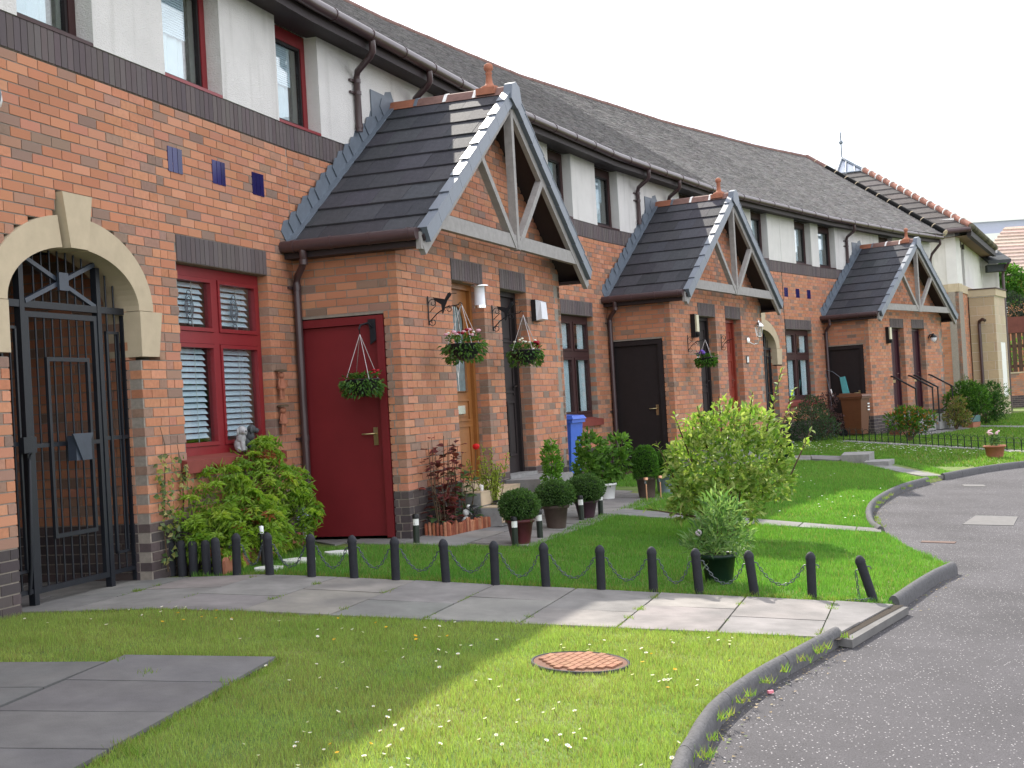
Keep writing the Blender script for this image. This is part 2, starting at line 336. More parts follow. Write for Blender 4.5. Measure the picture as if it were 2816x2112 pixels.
def ground_window(h, fr, u0, u1, style):
    """mullioned four-light window with soldier lintel and sill"""
    fm = {'red': REDP, 'brown': BRNP}[style]
    o = MB(); z0, z1 = .93, 2.545; vf = -.1; um = (u0 + u1) / 2 - .03
    for a, b, c, d in ((u0, u0 + .06, z0, z1), (u1 - .06, u1, z0, z1), (u0 + .06, u1 - .06, z1 - .085, z1), (u0 + .06, u1 - .06, z0, z0 + .075), (um - .045, um + .045, z0 + .075, z1 - .085), (u0 + .06, um - .045, 1.89, 1.99), (um + .045, u1 - .06, 1.89, 1.99)):
        o.box(fr, a, b, vf - .07, vf, c, d)
    w = o.build('window', fm, h)
    cells = [(u0 + .06, um - .045, z0 + .075, 1.89), (um + .045, u1 - .06, z0 + .075, 1.89), (u0 + .06, um - .045, 1.99, z1 - .085), (um + .045, u1 - .06, 1.99, z1 - .085)]
    for a, b, c, d in cells:
        s = MB(); t = .037
        for p in ((a + .004, a + t, c + .004, d - .004), (b - t, b - .004, c + .004, d - .004), (a + t, b - t, c + .004, c + t), (a + t, b - t, d - t, d - .004)): s.box(fr, p[0], p[1], vf - .055, vf + .012, p[2], p[3])
        s.build('sash', fm, w)
        g = MB(); g.box(fr, a + t, b - t, vf - .03, vf - .024, c + t, d - t); g.build('pane', GLASS, w)
        if style == 'red':
            n = int((d - c - .1) / .052)
            for i in range(n):
                zz = d - t - .03 - i * .052
                sl_ = MB(); y = .019; q0, q1 = vf - .048, vf - .078; sl_.hexa([fr.p(a + t, q0, zz - y), fr.p(b - t - .05, q0, zz - y), fr.p(b - t - .05, q1, zz + y), fr.p(a + t, q1, zz + y), fr.p(a + t, q0, zz - y + .003), fr.p(b - t - .05, q0, zz - y + .003), fr.p(b - t - .05, q1, zz + y + .003), fr.p(a + t, q1, zz + y + .003)])
                sl_.build('blind_slat', BLIND, w)
            cd_ = MB(); um2 = (a + b) / 2 + .06; cd_.tube([fr.p(um2, vf - .044, c + t), fr.p(um2, vf - .044, d - t)], .003, 5); cd_.build('blind_cord', WHITE, w)
            if c > 1.9:
                e = MB(); cu = (a + b) / 2 - .03; cz = (c + d) / 2 - .03
                for ra, rb in ((.068, .115), (.05, .092), (.03, .06)): e.tube([fr.p(cu + ra * math.cos(t_) * (1 + .07 * math.cos(6 * t_)), vf - .018, cz + rb * math.sin(t_)) for t_ in np.linspace(0, 2 * PI, 26)[:-1]], .0045, 4, close=True)
                for s_ in (-1, 1):
                    e.tube([fr.p(cu + .03 * math.cos(t_), vf - .018, cz + s_ * .128 + .02 * math.sin(t_)) for t_ in np.linspace(0, 2 * PI, 11)[:-1]], .004, 4, close=True)
                for k in (-.03, 0, .03): e.tube([fr.p(cu - .03, vf - .018, cz + k), fr.p(cu + .03, vf - .018, cz + k + .008)], .004, 4)
                e.build('etched_crest', M('etched_grey', (.10, .11, .13), .6, 0) if 'etched_grey' not in bpy.data.materials else bpy.data.materials['etched_grey'], w)
        else:
            cu_ = MB(); n = 14
            aa, bb = (a + t + (b - a) * .45, b - t) if style == 'brown' else (a + t, b - t)
            for i in range(n):
                x0 = aa + (bb - aa) * i / n; x1 = aa + (bb - aa) * (i + 1) / n; y0 = -.155 + .012 * math.sin(i * 1.7); y1 = -.155 + .012 * math.sin((i + 1) * 1.7)
                cu_.quad(fr.p(x0, y0, c + t), fr.p(x1, y1, c + t), fr.p(x1, y1, d - t), fr.p(x0, y0, d - t))
            cu_.build('curtain', CURT, w)
    d_ = MB(); d_.box(fr, u0, u1, -.62, -.6, z0 - .05, z1 + .05); d_.build('dark_backing', DARK, w)  # near-black sheet behind the glass, painting in the unlit room
    s_ = MB(); zb = .80
    s_.hexa([fr.p(u0 - .1, .055, zb), fr.p(u1 + .1, .055, zb), fr.p(u1 + .1, -.1, zb), fr.p(u0 - .1, -.1, zb), fr.p(u0 - .1, .055, zb + .10), fr.p(u1 + .1, .055, zb + .10), fr.p(u1 + .1, -.1, zb + .135), fr.p(u0 - .1, -.1, zb + .135)])
    s_.build('window_sill', M('red_sill', (.20, .045, .035), .7, .15, 8) if 'red_sill' not in bpy.data.materials else bpy.data.materials['red_sill'], h)
    return w
def upper_window(h, a, b, style, open_=False):
    """window between two rendered piers; a and b are plan points"""
    fr = fac(a, b); L = fr.L; fm = {'red': REDP, 'brown': BRNP}[style]; z0, z1, v = 4.10, 5.10, -.14
    o = MB()
    for p in ((0, .03, z0, z1), (L - .085, L, z0, z1), (.03, L - .085, z1 - .13, z1), (.03, L - .085, z0, z0 + .05)): o.box(fr, p[0], p[1], v - .06, v + .01, p[2], p[3])
    w = o.build('upper_window', fm, h)
    s = MB(); t = .03
    for p in ((.03, .03 + t, z0 + .05, z1 - .13), (L - .085 - t, L - .085, z0 + .05, z1 - .13), (.03 + t, L - .085 - t, z0 + .05, z0 + .05 + t), (.03 + t, L - .085 - t, z1 - .13 - t, z1 - .13)): s.box(fr, p[0], p[1], v - .04, v + .0, p[2], p[3])
    s.build('sash', DKP, w)
    g = MB(); g.box(fr, .06, L - .115, v - .028, v - .022, z0 + .08, z1 - .16); g.build('pane', GLASS, w)
    c = MB(); n = 22; x1 = L * .74
    for i in range(n):
        zz = z0 + .45 + i * .022
        if zz > z1 - .17: break
        c.box(fr, .05, x1, v - .062, v - .05, zz, zz + .017)
    c.build('blind', BLIND, w)
    k = MB(); m = 12
    for i in range(m):
        p0 = .05 + (x1 - .05) * i / m; p1 = .05 + (x1 - .05) * (i + 1) / m; y0 = v - .085 + .012 * math.sin(i * 2.1); y1 = v - .085 + .012 * math.sin(i * 2.1 + 2.1)
        k.quad(fr.p(p0, y0, z0 + .05), fr.p(p1, y1, z0 + .05), fr.p(p1, y1, z1 - .13), fr.p(p0, y0, z1 - .13))
    k.build('net_curtain', CURT, w)
    d = MB(); d.box(fr, 0, L, -.62, -.6, z0, z1); d.build('dark_backing', DARK, w)  # dark sheet again paints the shade behind the upper panes
    si = MB(); si.box(fr, 0, L, -.13, .012, z0 - .028, z0); si.build('sill', fm, w)
def panel(h, pts):
    """rendered pier through plan points given as (frame, u)"""
    b = MB(); P = [(f.xy(u, .015), f.xy(u, -.30)) for f, u in pts]; z0, z1 = 4.075, 5.11
    for (a, a2), (c, c2) in zip(P[:-1], P[1:]):
        b.hexa([(*a, z0), (*c, z0), (*c2, z0), (*a2, z0), (*a, z1), (*c, z1), (*c2, z1), (*a2, z1)])
    b.build('rendered_pier', RENDER, h)
def arch(h, fr, cx, bw, mb):
    """stone arch ring in four stones, keystone proud; returns wall holes"""
    zs, a, hh, A, HH = 2.11, .785, .415, .985, .645
    hol = [rect(cx - .785, cx + .785, -1, 1.7501), rect(cx - 1.06, cx + 1.06, 1.75, 2.115), half(cx, A, HH, zs), rect(cx - .185, cx + .185, 2.7, 2.92)]
    for s in (-1, 1):
        b = MB(); th = np.linspace(0, PI / 2 - .20, 15)
        b.strip(fr, [(cx + s * a * math.cos(t), zs + hh * math.sin(t)) for t in th], [(cx + s * A * math.cos(t), zs + HH * math.sin(t)) for t in th], -.30, .012)
        b.build('arch_stone', STONE, h)
        b = MB(); q = [(cx + s * a, 1.752), (cx + s * (a + .245), 1.752), (cx + s * (a + .315), 2.105), (cx + s * a, 2.105)]
        b.prism(fr, q if s > 0 else q[::-1], -.30, .018); b.build('springer_stone', STONE, h)
    b = MB(); b.prism(fr, [(cx - .105, 2.515), (cx + .105, 2.515), (cx + .178, 2.91), (cx - .178, 2.91)], -.25, .05); b.build('keystone', STONE, h)
    # passage behind: side walls, floor, roof, end
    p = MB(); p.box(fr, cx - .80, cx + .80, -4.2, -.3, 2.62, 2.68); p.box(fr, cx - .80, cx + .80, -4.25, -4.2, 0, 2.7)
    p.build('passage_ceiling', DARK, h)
    L_ = Fr(fr.xy(cx + .785, 0), fr.t + PI / 2)        # right side wall, facing left
    L_ = Fr(fr.xy(cx + .785, -4.2), fr.t - PI / 2)
    rv = Fr(fr.xy(cx - .785, 0), fr.t + PI / 2)
    for q, nm in ((L_, 'passage_wall'), (rv, 'passage_wall')):
        m = MB(); m.box(q, 0 if q is L_ else .3, 3.9 if q is L_ else 4.2, -.30, -.006, 0, 2.62); o = m.build(nm, MORT, h)
        bw.courses(o, q, (0 if q is L_ else .106), (4.094 if q is L_ else 4.2), 0, 2.6, core=False, pb=.35)
    # jamb returns of the front wall
    return hol
def gate(fr, cx, label, v=-.15):
    q = fr.xy(cx, v); g = thing('barred_gate', label, 'gate', (q[0], q[1], 0))
    c = MB()
    for u in (-.455, .455):
        c.box(fr, cx + u - .025, cx + u + .025, v - .025, v + .025, -.02, 2.10 + .415 * math.sqrt(1 - (u / .785) ** 2) - .01)
    c.box(fr, cx - .785, cx + .785, v - .015, v + .022, 2.085, 2.135)
    for s in (-1, 1):
        c.box(fr, cx + s * .785 - .015, cx + s * .785 + .015, v - .015, v + .015, .02, 2.08)
        a, b = sorted((cx + s * .48, cx + s * .77)); c.box(fr, a, b, v - .012, v + .018, .10, .13); c.box(fr, a, b, v - .012, v + .018, 1.12, 1.15)
        a, b = sorted((cx + s * .53, cx + s * .70))
        c.box(fr, a, b, v + .004, v + .024, 1.93, 1.95); c.box(fr, a, b, v + .004, v + .024, .25, .27); c.box(fr, a, a + .018, v + .004, v + .024, .25, 1.95); c.box(fr, b - .018, b, v + .004, v + .024, .25, 1.95)
    c.build('fixed_frame', IRON, g)
    x = MB()
    for s in (-1, 1):
        pts = [(cx - .42, 2.29 - s * .16), (cx + .42, 2.29 + s * .16)]
        n = np.array([-s * .32, .84]); n = n / np.linalg.norm(n) * .016
        x.prism(fr, [(pts[0][0] - n[0], pts[0][1] - n[1]), (pts[1][0] - n[0], pts[1][1] - n[1]), (pts[1][0] + n[0], pts[1][1] + n[1]), (pts[0][0] + n[0], pts[0][1] + n[1])], v - .01 + .004 * s, v + .025 + .004 * s)
    x.build('cross_brace', IRON2, g)
    x = MB(); x.box(fr, cx - .055, cx + .055, v + .03, v + .05, 2.225, 2.355); x.build('brace_plate', IRON2, g)
    for s in (-1, 1):
        for du in (.58, .68):
            b = MB(); u = cx + s * du; b.tube([fr.p(u, v, .12), fr.p(u, v, 2.11 + .415 * math.sqrt(1 - (du / .785) ** 2) - .01)], .008, 6); b.build('bar', IRON, g)
    for i in range(7):
        u = cx - .29 + i * .0967; b = MB(); b.tube([fr.p(u, v, 2.12), fr.p(u, v, 2.11 + .415 * math.sqrt(1 - ((u - cx) / .785) ** 2) - .01)], .008, 6); b.build('bar', IRON, g)
    lf = MB()
    for p in ((-.425, -.385, .09, 2.06), (.385, .425, .09, 2.06), (-.385, .385, 2.02, 2.06), (-.385, .385, .09, .13), (-.385, .385, 1.10, 1.13)): lf.box(fr, cx + p[0], cx + p[1], v - .015, v + .018, p[2], p[3])
    for p in ((-.22, -.19, .45, 1.74), (.26, .29, .45, 1.74), (-.19, .26, 1.71, 1.74), (-.19, .26, .45, .48)): lf.box(fr, cx + p[0], cx + p[1], v + .006, v + .03, p[2], p[3])
    lf = lf.build('gate_leaf', IRON, g)
    for i in range(7):
        u = cx - .29 + i * .0967; b = MB(); b.tube([fr.p(u, v, .13), fr.p(u, v, 2.02)], .008, 6); b.build('bar', IRON, lf)
    k = MB(); k.box(fr, cx - .03, cx + .16, v + .03, v + .10, .99, 1.17); k.prism(fr, [(cx - .08, 1.185), (cx + .17, 1.185), (cx + .03, .985)], v + .10, v + .115); k.build('lock_box', IRON2, lf)
    k = MB(); k.box(fr, cx - .56, cx - .42, v + .02, v + .06, 1.07, 1.18); k.tube([fr.p(cx - .50, v + .06, 1.07), fr.p(cx - .53, v + .07, 1.02), fr.p(cx - .53, v + .05, .3), fr.p(cx - .53, v + .02, .1)], .014, 6); k.build('hinge_plate', IRON, g)
    return g
BLUE = [(.012, .008, .085), (.015, .01, .10), (.011, .008, .075)]
BLUEG = M('glazed_blue_tile', src='obj', rough=.15, noise=.05, ns=10, spec=.6)
BTILE = unit_box('glazed_tile_shape', BLUEG)
def tiles3(h, fr, us, z=3.285):
    for j, u in enumerate(us):
        for i in range(3):
            inst(BTILE, 'glazed_tile', h, frmat(fr, u + .037 + i * .076, -.04, z + .105, .068, .09, .208), jit(random.choice(BLUE)))
def front_door(h, fr, u0, u1, z0, z1, v, fm, kind):
    o = MB(); f = .06
    for p in ((u0, u0 + f, z0, z1), (u1 - f, u1, z0, z1), (u0 + f, u1 - f, z1 - f, z1)): o.box(fr, p[0], p[1], v - .08, v + .02, p[2], p[3])
    o.box(fr, u0 + f, u1 - f, v - .06, v - .02, z0, z1 - f)
    a, b = u0 + f, u1 - f; um = (a + b) / 2
    d = o.build('front_door', fm, h); vv = v - .02
    def pan(p, q, r, s):
        x = MB(); t = .022
        for g in ((p, p + t, r, s), (q - t, q, r, s), (p + t, q - t, r, r + t), (p + t, q - t, s - t, s)): x.box(fr, g[0], g[1], vv, vv + .014, g[2], g[3])
        x.box(fr, p + .05, q - .05, vv, vv + .008, r + .05, s - .05); x.build('door_panel', fm, d)
    if kind == 'oak':
        g = MB(); A = .22; pts = [(um - A, z0 + .98)] + [(um + A, z0 + .98)] + [(um + A * math.cos(t), z0 + 1.75 + .17 * math.sin(t)) for t in np.linspace(0, PI, 12)]
        g.prism(fr, pts, vv, vv + .006); g.build('arched_pane', M('leaded_glass', (.16, .21, .22), .12, .3, 20, spec=.6), d)
        l_ = MB(); l_.tube([fr.p(q[0], vv + .012, q[1]) for q in pts], .014, 5, close=True, m=1)
        for s in (-1, 1):
            l_.tube([fr.p(um + s * .05, vv + .012, z0 + 1.9), fr.p(um + s * .14, vv + .012, z0 + 1.6), fr.p(um + s * .05, vv + .012, z0 + 1.25), fr.p(um, vv + .012, z0 + 1.12)], .005, 5)
        l_.tube([fr.p(um, vv + .012, z0 + .99), fr.p(um, vv + .012, z0 + 1.9)], .005, 5); l_.build('lead_strip', [WHITEM, fm], d)
        pan(a + .1, b - .1, z0 + .10, z0 + .62); pan(a + .1, b - .1, z0 + .66, z0 + .9)
        k = MB(); k.box(fr, um - .11, um + .11, vv + .014, vv + .03, z0 + .74, z0 + .83); k.build('letterbox', CHROME, d)
    elif kind == 'dark':
        pan(a + .08, b - .08, z0 + 1.55, z0 + 1.95); pan(a + .08, um - .04, z0 + .2, z0 + .85); pan(um + .04, b - .08, z0 + .2, z0 + .85); pan(a + .08, b - .08, z0 + .95, z0 + 1.45)
    elif kind == 'redwood':
        for r, s in ((z0 + .12, z0 + .6), (z0 + .85, z0 + 1.4), (z0 + 1.5, z0 + 1.95)): pan(a + .08, um - .04, r, s); pan(um + .04, b - .08, r, s)
        k = MB(); k.box(fr, um - .11, um + .11, vv + .002, vv + .02, z0 + .66, z0 + .74); k.build('letterbox', BRASS, d)
    else:
        for i in range(5):
            x = MB(); w = (b - a) / 5; x.box(fr, a + i * w + .006, a + (i + 1) * w - .006, vv, vv + .012, z0 + .02, z1 - f - .02); x.build('door_plank', fm, d)
        k = MB(); k.box(fr, um - .1, um + .1, vv + .012, vv + .03, z0 + .80, z0 + .87); k.build('letterbox', BRASS, d)
    k = MB(); hu = a + .09 if kind in ('oak',) else b - .09
    k.box(fr, hu - .018, hu + .018, vv, vv + .012, z0 + .92, z0 + 1.12); k.tube([fr.p(hu, vv + .01, z0 + 1.03), fr.p(hu, vv + .05, z0 + 1.03), fr.p(hu - .1, vv + .05, z0 + 1.02)], .009, 6); k.build('handle', CHROME if kind != 'dark' else BLKP, d)
def store_door(h, fr, mat, u0=-.03, u1=.93, v=-.02):
    o = MB(); f = .075; z1 = 2.137
    for p in ((u0, u0 + f, .02, z1), (u1 - f, u1, .02, z1), (u0 + f, u1 - f, z1 - f, z1)): o.box(fr, p[0], p[1], v - .07, v + .03, p[2], p[3])
    o.box(fr, u0 + f + .004, u1 - f - .004, v - .05, v - .012, .035, z1 - f - .005)
    d = o.build('store_door', mat, h)
    k = MB(); k.box(fr, u1 - f - .10, u1 - f - .055, v - .012, v, .90, 1.07); k.tube([fr.p(u1 - f - .078, v, 1.01), fr.p(u1 - f - .078, v + .045, 1.01), fr.p(u1 - f - .20, v + .045, 1.01)], .009, 6); k.build('handle', BRASS, d)
    return d
SLT = unit_box('slate_shape', SLATE); VGT = unit_box('verge_shape', VERGE); LDT = unit_box('lead_shape', LEAD); RGT = None
def slope_mat(fr, ue, ze, sg, c, s, s_al, v, nrm, tilt, sa, sv_, sn):
    """local x out along v, y up the slope, z off the slope; (ue,ze) is the eave line, sg the direction of rise along u"""
    up2 = np.array([sg * c, s]); nn2 = np.array([-sg * s, c])
    ct, st = math.cos(tilt), math.sin(tilt); y2 = up2 * ct - nn2 * st; z2 = nn2 * ct + up2 * st
    pos2 = np.array([ue, ze]) + up2 * s_al + nn2 * nrm; p = fr.p(pos2[0], v, pos2[1])
    def w(a): return np.array([fr.d[0] * a[0], fr.d[1] * a[0], a[1]])
    X = np.array([fr.n[0], fr.n[1], 0.]) * sv_; Y = w(y2) * sa; Z = w(z2) * sn
    return Matrix(((X[0], Y[0], Z[0], p[0]), (X[1], Y[1], Z[1], p[1]), (X[2], Y[2], Z[2], p[2]), (0, 0, 0, 1)))
def porch(m, h, doors, store):
    fr = PF[m]; bw = BW[h.name]; Wd, D = PW, PD; VF = 1.5
    ze, za, ov = 2.86, 4.70, .12; run = Wd / 2 + ov; sl_ = math.atan2(za - ze, run); c, s = math.cos(sl_), math.sin(sl_); SLn = run / c
    cm = MB(); F0 = Fr(fr.xy(0, D), fr.t); S0 = Fr(fr.xy(0, 0), fr.t - PI / 2); S1 = Fr(fr.xy(Wd, D), fr.t + PI / 2)
    wall = MB().build('porch_wall', MORT, h)
    dz = 2.55; ds = [(1.36, 2.26), (2.81, 3.71)]
    hl = [rect(a, b, .30, 2.775) for a, b in ds]
    gab = lambda z: None
    tan = math.tan(sl_)
    def g0(z): return None if z < 2.72 else (-9, (z - ze) / tan - ov + .09)
    def g1(z): return None if z < 2.72 else (Wd - ((z - ze) / tan - ov + .09), 99)
    bw.courses(wall, F0, 0, Wd, 0, 4.55, hl + [g0, g1], ends=(True, True), cmb=cm, cd=.15, ci=.012)
    for a, b in ds: bw.soldiers(wall, F0, a, b, 2.55, 2.775, cmb=cm)
    bw.courses(wall, S0, 0, D, 0, 2.775, [rect(-.1, .935, -1, 2.14)], ends=(False, 2), cmb=None, pb=.18)
    cm.box(S0, 0, D - .006, -.25, -.006, 2.15, 2.86); cm.box(S0, .95, D - .006, -.25, -.006, 0, 2.15)
    m2 = MB(); 
    bw.courses(None, S1, 0, D - .11, 0, 2.775, cmb=None); cm.box(S1, 0, D, -.25, -.006, 0, 2.86)
    me = cm.build('tmp', MORT, wall); wall.data = me.data; bpy.data.objects.remove(me)
    # jambs of the two doorways, lobby behind
    for (a, b), (mat, kind) in zip(ds, doors):
        for side in (a, b):
            q = Fr(F0.xy(side, -.1025), fr.t + PI / 2) if side == a else Fr(F0.xy(side, -.3), fr.t - PI / 2)
            bw.courses(wall, q, 0, .2, .3, 2.55, core=False, pb=.5)
        front_door(h, F0, a + .003, b - .003, .40, 2.55, -.16, mat, kind)
        st = MB(); st.box(F0, a - .02, b + .02, -.2, .012, .30, .40); st.build('door_sill', CONC if kind != 'oak' else TILEB, h)
    lob = MB(); lob.box(fr, .1, Wd - .1, .02, .05, 0, 2.9); lob.box(fr, .1, Wd - .1, .1, D - .35, 2.6, 2.65); lob.build('lobby_lining', DARK, h)
    store_door(h, S0, store)
    # roof ------------------------------------------------------------
    dk = MB()
    for sg, ue in ((1, -ov), (-1, Wd + ov)):
        up2 = np.array([sg * c, s]); nn = np.array([-sg * s, c]); e = np.array([ue, ze])
        q = [e - nn * .06 - up2 * .06, e - up2 * .06, e + up2 * SLn, e + up2 * (SLn) - np.array([0, .075])]
        dk.prism(fr, [tuple(x) for x in (q if sg > 0 else q[::-1])], 0, VF - .03)
        a, b = sorted((ue - sg * .06, 0 if sg > 0 else Wd)); dk.box(fr, a, b, .0, VF - .06, 2.73, 2.76); dk.box(fr, min(ue - sg * .06, ue - sg * .03), max(ue - sg * .06, ue - sg * .03), 0, VF - .06, 2.76, 2.9)
        a, b = (-.03, .0) if sg > 0 else (Wd, Wd + .03)
    roof = dk.build('porch_roof', SOFF, h)
    # rows of slates
    n = 9; g = SLn / n; rows = MB()
    for sg, ue in ((1, -ov), (-1, Wd + ov)):
        for i in range(n):
            al = i * g + g * .5 - .02; x = -(.17 if i % 2 else 0) + 0.
            while x < VF - .05:
                a, b = max(x, .0), min(x + .335, VF - .045); x += .335
                if b - a < .03: continue
                cc = jit((.058, .058, .066), .2); mt = slope_mat(fr, ue, ze, sg, c, s, al, (a + b) / 2, .024 + random.uniform(-.001, .002), .055, g + .06, b - a - .004, .016)
                if sg > 0: inst(SLT, 'slate', roof, mt, cc)
                else: rows.hexa([tuple(mt @ Vector(p)) for p in ((-.5, -.5, -.5), (.5, -.5, -.5), (.5, .5, -.5), (-.5, .5, -.5), (-.5, -.5, .5), (.5, -.5, .5), (.5, .5, .5), (-.5, .5, .5))], 0, cc)
            inst(VGT, 'verge_tile', roof, slope_mat(fr, ue, ze, sg, c, s, al - .01, VF - .02, -.02, .02, g - .004, .06, .15))
            inst(VGT, 'verge_tile', roof, slope_mat(fr, ue, ze, sg, c, s, al - .01, VF - .035, .052, .05, g - .004, .10, .012))
    rows.build('far_slope_slates', SLATEA, roof, col=True, kind='stuff')
    um = Wd / 2
    for i in range(4):
        b = MB(); v0, v1 = .0 + i * .36, .355 + i * .36; pr = [(um - .15, za - .055), (um - .07, za + .045), (um, za + .068), (um + .07, za + .045), (um + .15, za - .055), (um + .1, za - .055), (um, za + .03), (um - .1, za - .055)]
        b.prism(fr, pr, v0, v1 + (.0 if i < 3 else .0)); b.build('ridge_tile', TERR if i == 0 else RIDGE, roof)
        if i < 3:
            b = MB(); b.prism(fr, [(p[0] + (p[0] - um) * .03, p[1] + .007) for p in pr], v1 - .016, v1 + .022); b.build('ridge_joint', WHITEM if i else LEAD, roof)
    b = MB(); b.prism(fr, [(um - .17, za - .11), (um - .12, za + .06), (um, za + .10), (um + .12, za + .06), (um + .17, za - .11), (um, za - .2)], VF - .065, VF + .035); b.build('ridge_end_cap', VERGE, roof)
    fv = 1.22; b = MB(); p0 = fr.p(um, fv, za + .05)
    b.lathe(p0, [(.02, -.03), (.11, -.02), (.10, .03), (.055, .05), (.04, .08), (.032, .17), (.042, .185), (.03, .205), (.046, .22), (.055, .25), (.045, .285), (.018, .30), (.0, .305)], 14)
    b.box(fr, um - .16, um + .16, fv - .11, fv + .11, za - .03, za + .045); b.build('finial', TERR, roof)
    # timber gable frame
    def beam(p, q, w, v0, v1, name='truss_beam'):
        p = np.array(p); q = np.array(q); d = (q - p) / np.linalg.norm(q - p); nn = np.array([-d[1], d[0]]) * w / 2
        b = MB(); b.prism(fr, [tuple(p - nn), tuple(q - nn), tuple(q + nn), tuple(p + nn)], v0, v1); b.build(name, TRUSS, roof)
    for sg, ue in ((1, -ov), (-1, Wd + ov)):
        up2 = np.array([sg * c, s]); nn = np.array([-sg * s, c]); e = np.array([ue, ze]) - nn * .13
        beam(e - up2 * .10, e + up2 * (SLn - .02), .11, VF - .10, VF - .045, 'bargeboard')
        b = MB(); a0, a1 = sorted((ue - sg * .07, ue + sg * .10)); b.box(fr, a0, a1, VF - .10, VF - .05, 2.70, 2.86); b.build('box_end', TRUSS, roof)
    beam((.33, 3.015), (Wd - .33, 3.015), .15, VF - .115, VF - .05, 'tie_beam')
    beam((um, 2.93), (um, za - .2), .075, VF - .125, VF - .035, 'king_post')
    for sg in (-1, 1): beam((um + sg * .03, 2.95), (um + sg * 1.02, 3.85), .078, VF - .12, VF - .042, 'strut')
    # gutters and downpipe
    for sg, ue in ((1, -ov), (-1, Wd + ov)):
        x = ue - sg * .11; b = MB(); b.tube([fr.p(x, .0, 2.84), fr.p(x, VF - .07, 2.84)], .058, 12); gt = b.build('porch_gutter', PLAS, roof)
        for k in range(4):
            b = MB(); b.tube([fr.p(x, .13 + k * .40, 2.84), fr.p(x, .16 + k * .40, 2.84)], .064, 12); b.build('gutter_clip', PLAS, gt)
    x = -ov - .11; b = MB(); w0 = S0
    b.tube([fr.p(x, .24, 2.80), fr.p(x, .24, 2.70), fr.p(x + .03, .21, 2.65), fr.p(-.06, .07, 2.56), fr.p(-.055, .06, 2.50), fr.p(-.055, .06, 0.02)], .036, 10); dp = b.build('downpipe', PLAS, h)
    for zz in (2.68, 2.46, 1.0):
        b = MB(); q = fr.p(x, .24, zz) if zz > 2.6 else fr.p(-.055, .06, zz); b.lathe(q, [(.042, -.025), (.042, .025)], 10)
        if zz < 2.6: b.box(fr, -.15, -.05, .0, .03, zz - .012, zz + .012)
        b.build('pipe_collar', PLAS, dp)
    # stepped lead where the roof meets the wall
    for i in range(19):
        al = .02 + i * SLn / 19; ue_ = -ov; zz = ze + al * s; uu = ue_ + al * c
        b = MB(); b.prism(fr, [(uu - .02, zz + .03), (uu + .17, zz + .165), (uu + .10, zz + .27), (uu - .06, zz + .235), (uu - .12, zz + .13)], .010 + .022 * (i % 3) / 2, .016 + .022 * (i % 3) / 2); b.build('lead_flashing', LEAD, roof)
    b = MB(); b.hexa([tuple(slope_mat(fr, -ov, ze, 1, c, s, SLn / 2, .045, .042, 0, SLn, .10, .012) @ Vector(p)) for p in ((-.5, -.5, -.5), (.5, -.5, -.5), (.5, .5, -.5), (-.5, .5, -.5), (-.5, -.5, .5), (.5, -.5, .5), (.5, .5, .5), (-.5, .5, .5))]); b.build('lead_valley', LEAD, roof)
    bf = {0: FB, 1: FD, 2: FF}[m]
    b = MB(); b.prism(bf, [(1.93, 4.47), (2.3, 4.65), (2.53, 4.70), (2.53, 4.80), (1.93, 4.80)], .018, .03); b.build('lead_patch', LEAD, h)
    b = MB(); z = 5.1
    for uu, (zt, zb) in ((1.53, (4.99, 4.25)), (3.06, (4.99, 4.3))):
        if m == 2 and uu > 2: continue
        b = MB(); b.tube([bf.p(uu - .22, .37, 5.17), bf.p(uu - .22, .37, 5.03), bf.p(uu - .2, .33, 4.99), bf.p(uu - .03, .09, 4.90), bf.p(uu, .06, 4.84), bf.p(uu, .06, zb)], .036, 10)
        dpo = b.build('upper_downpipe', PLAS, h)
        for zz in (4.80, zb + .42, zb + .06):
            q = MB(); q.lathe(bf.p(uu, .06, zz), [(.043, -.02), (.043, .02)], 10)
            if zz > zb + .1: q.box(bf, uu - .12, uu, .015, .045, zz - .012, zz + .012)
            q.build('pipe_collar', PLAS, dpo)
# ---- walls ------------------------------------------------------------
def lower_wall(h, fr, u0, u1, holes=(), lint=(), z1=3.86):
    cm = MB(); w = MB().build('wall', MORT, h); bw = BW[h.name]
    bw.courses(w, fr, u0, u1, 0, 3.825, list(holes), cmb=cm)
    for a, b in lint: bw.soldiers(w, fr, a, b, 2.55, 2.775, cmb=cm)
    bw.soldiers(w, fr, u0, u1, 3.83, 4.075, proud=.006, cmb=cm)
    me = cm.build('tmp', MORT, w); w.data = me.data; bpy.data.objects.remove(me); return w
cxA = 3.465
hA = arch(HA, FA, cxA, BW[HA.name], None)
lower_wall(HA, FA, .2, 4.62, hA)
b = MB(); b.box(FA, -8, .2, -.3, 0, -.3, 5.1); b.build('gable_end_wall', MORT, HA)
gate(FA, cxA, 'black barred iron gate filling the near stone arch, dark passage behind')
WL0, WL1 = 4.86, 6.44
lower_wall(HB, FA, 4.62, 7.0, [rect(WL0, WL1, .92, 2.775), rect(WL0 - .1, WL1 + .1, .8, .92)], [(WL0, WL1)])
ground_window(HB, FA, WL0 + .002, WL1 - .002, 'red')
tiles3(HB, FA, (4.80, 5.52, 6.245))
lower_wall(HB, FB, 0, PW)
WC0, WC1 = 2.86, 4.25
lower_wall(HC, FC, 0, FC.L, [rect(WC0, WC1, .92, 2.775), rect(WC0 - .1, WC1 + .1, .8, .92)], [(WC0, WC1)])
ground_window(HC, FC, WC0 + .002, WC1 - .002, 'brown')
lower_wall(HC, FD, 0, PW)
cxE = 2.69
hE = arch(HC, FE, cxE, BW[HC.name], None)
lower_wall(HC, FE, 0, 4.07, hE)
gate(FE, cxE, 'black barred gate in the far stone arch, right of the lantern')
WE0, WE1 = 4.10, 5.72
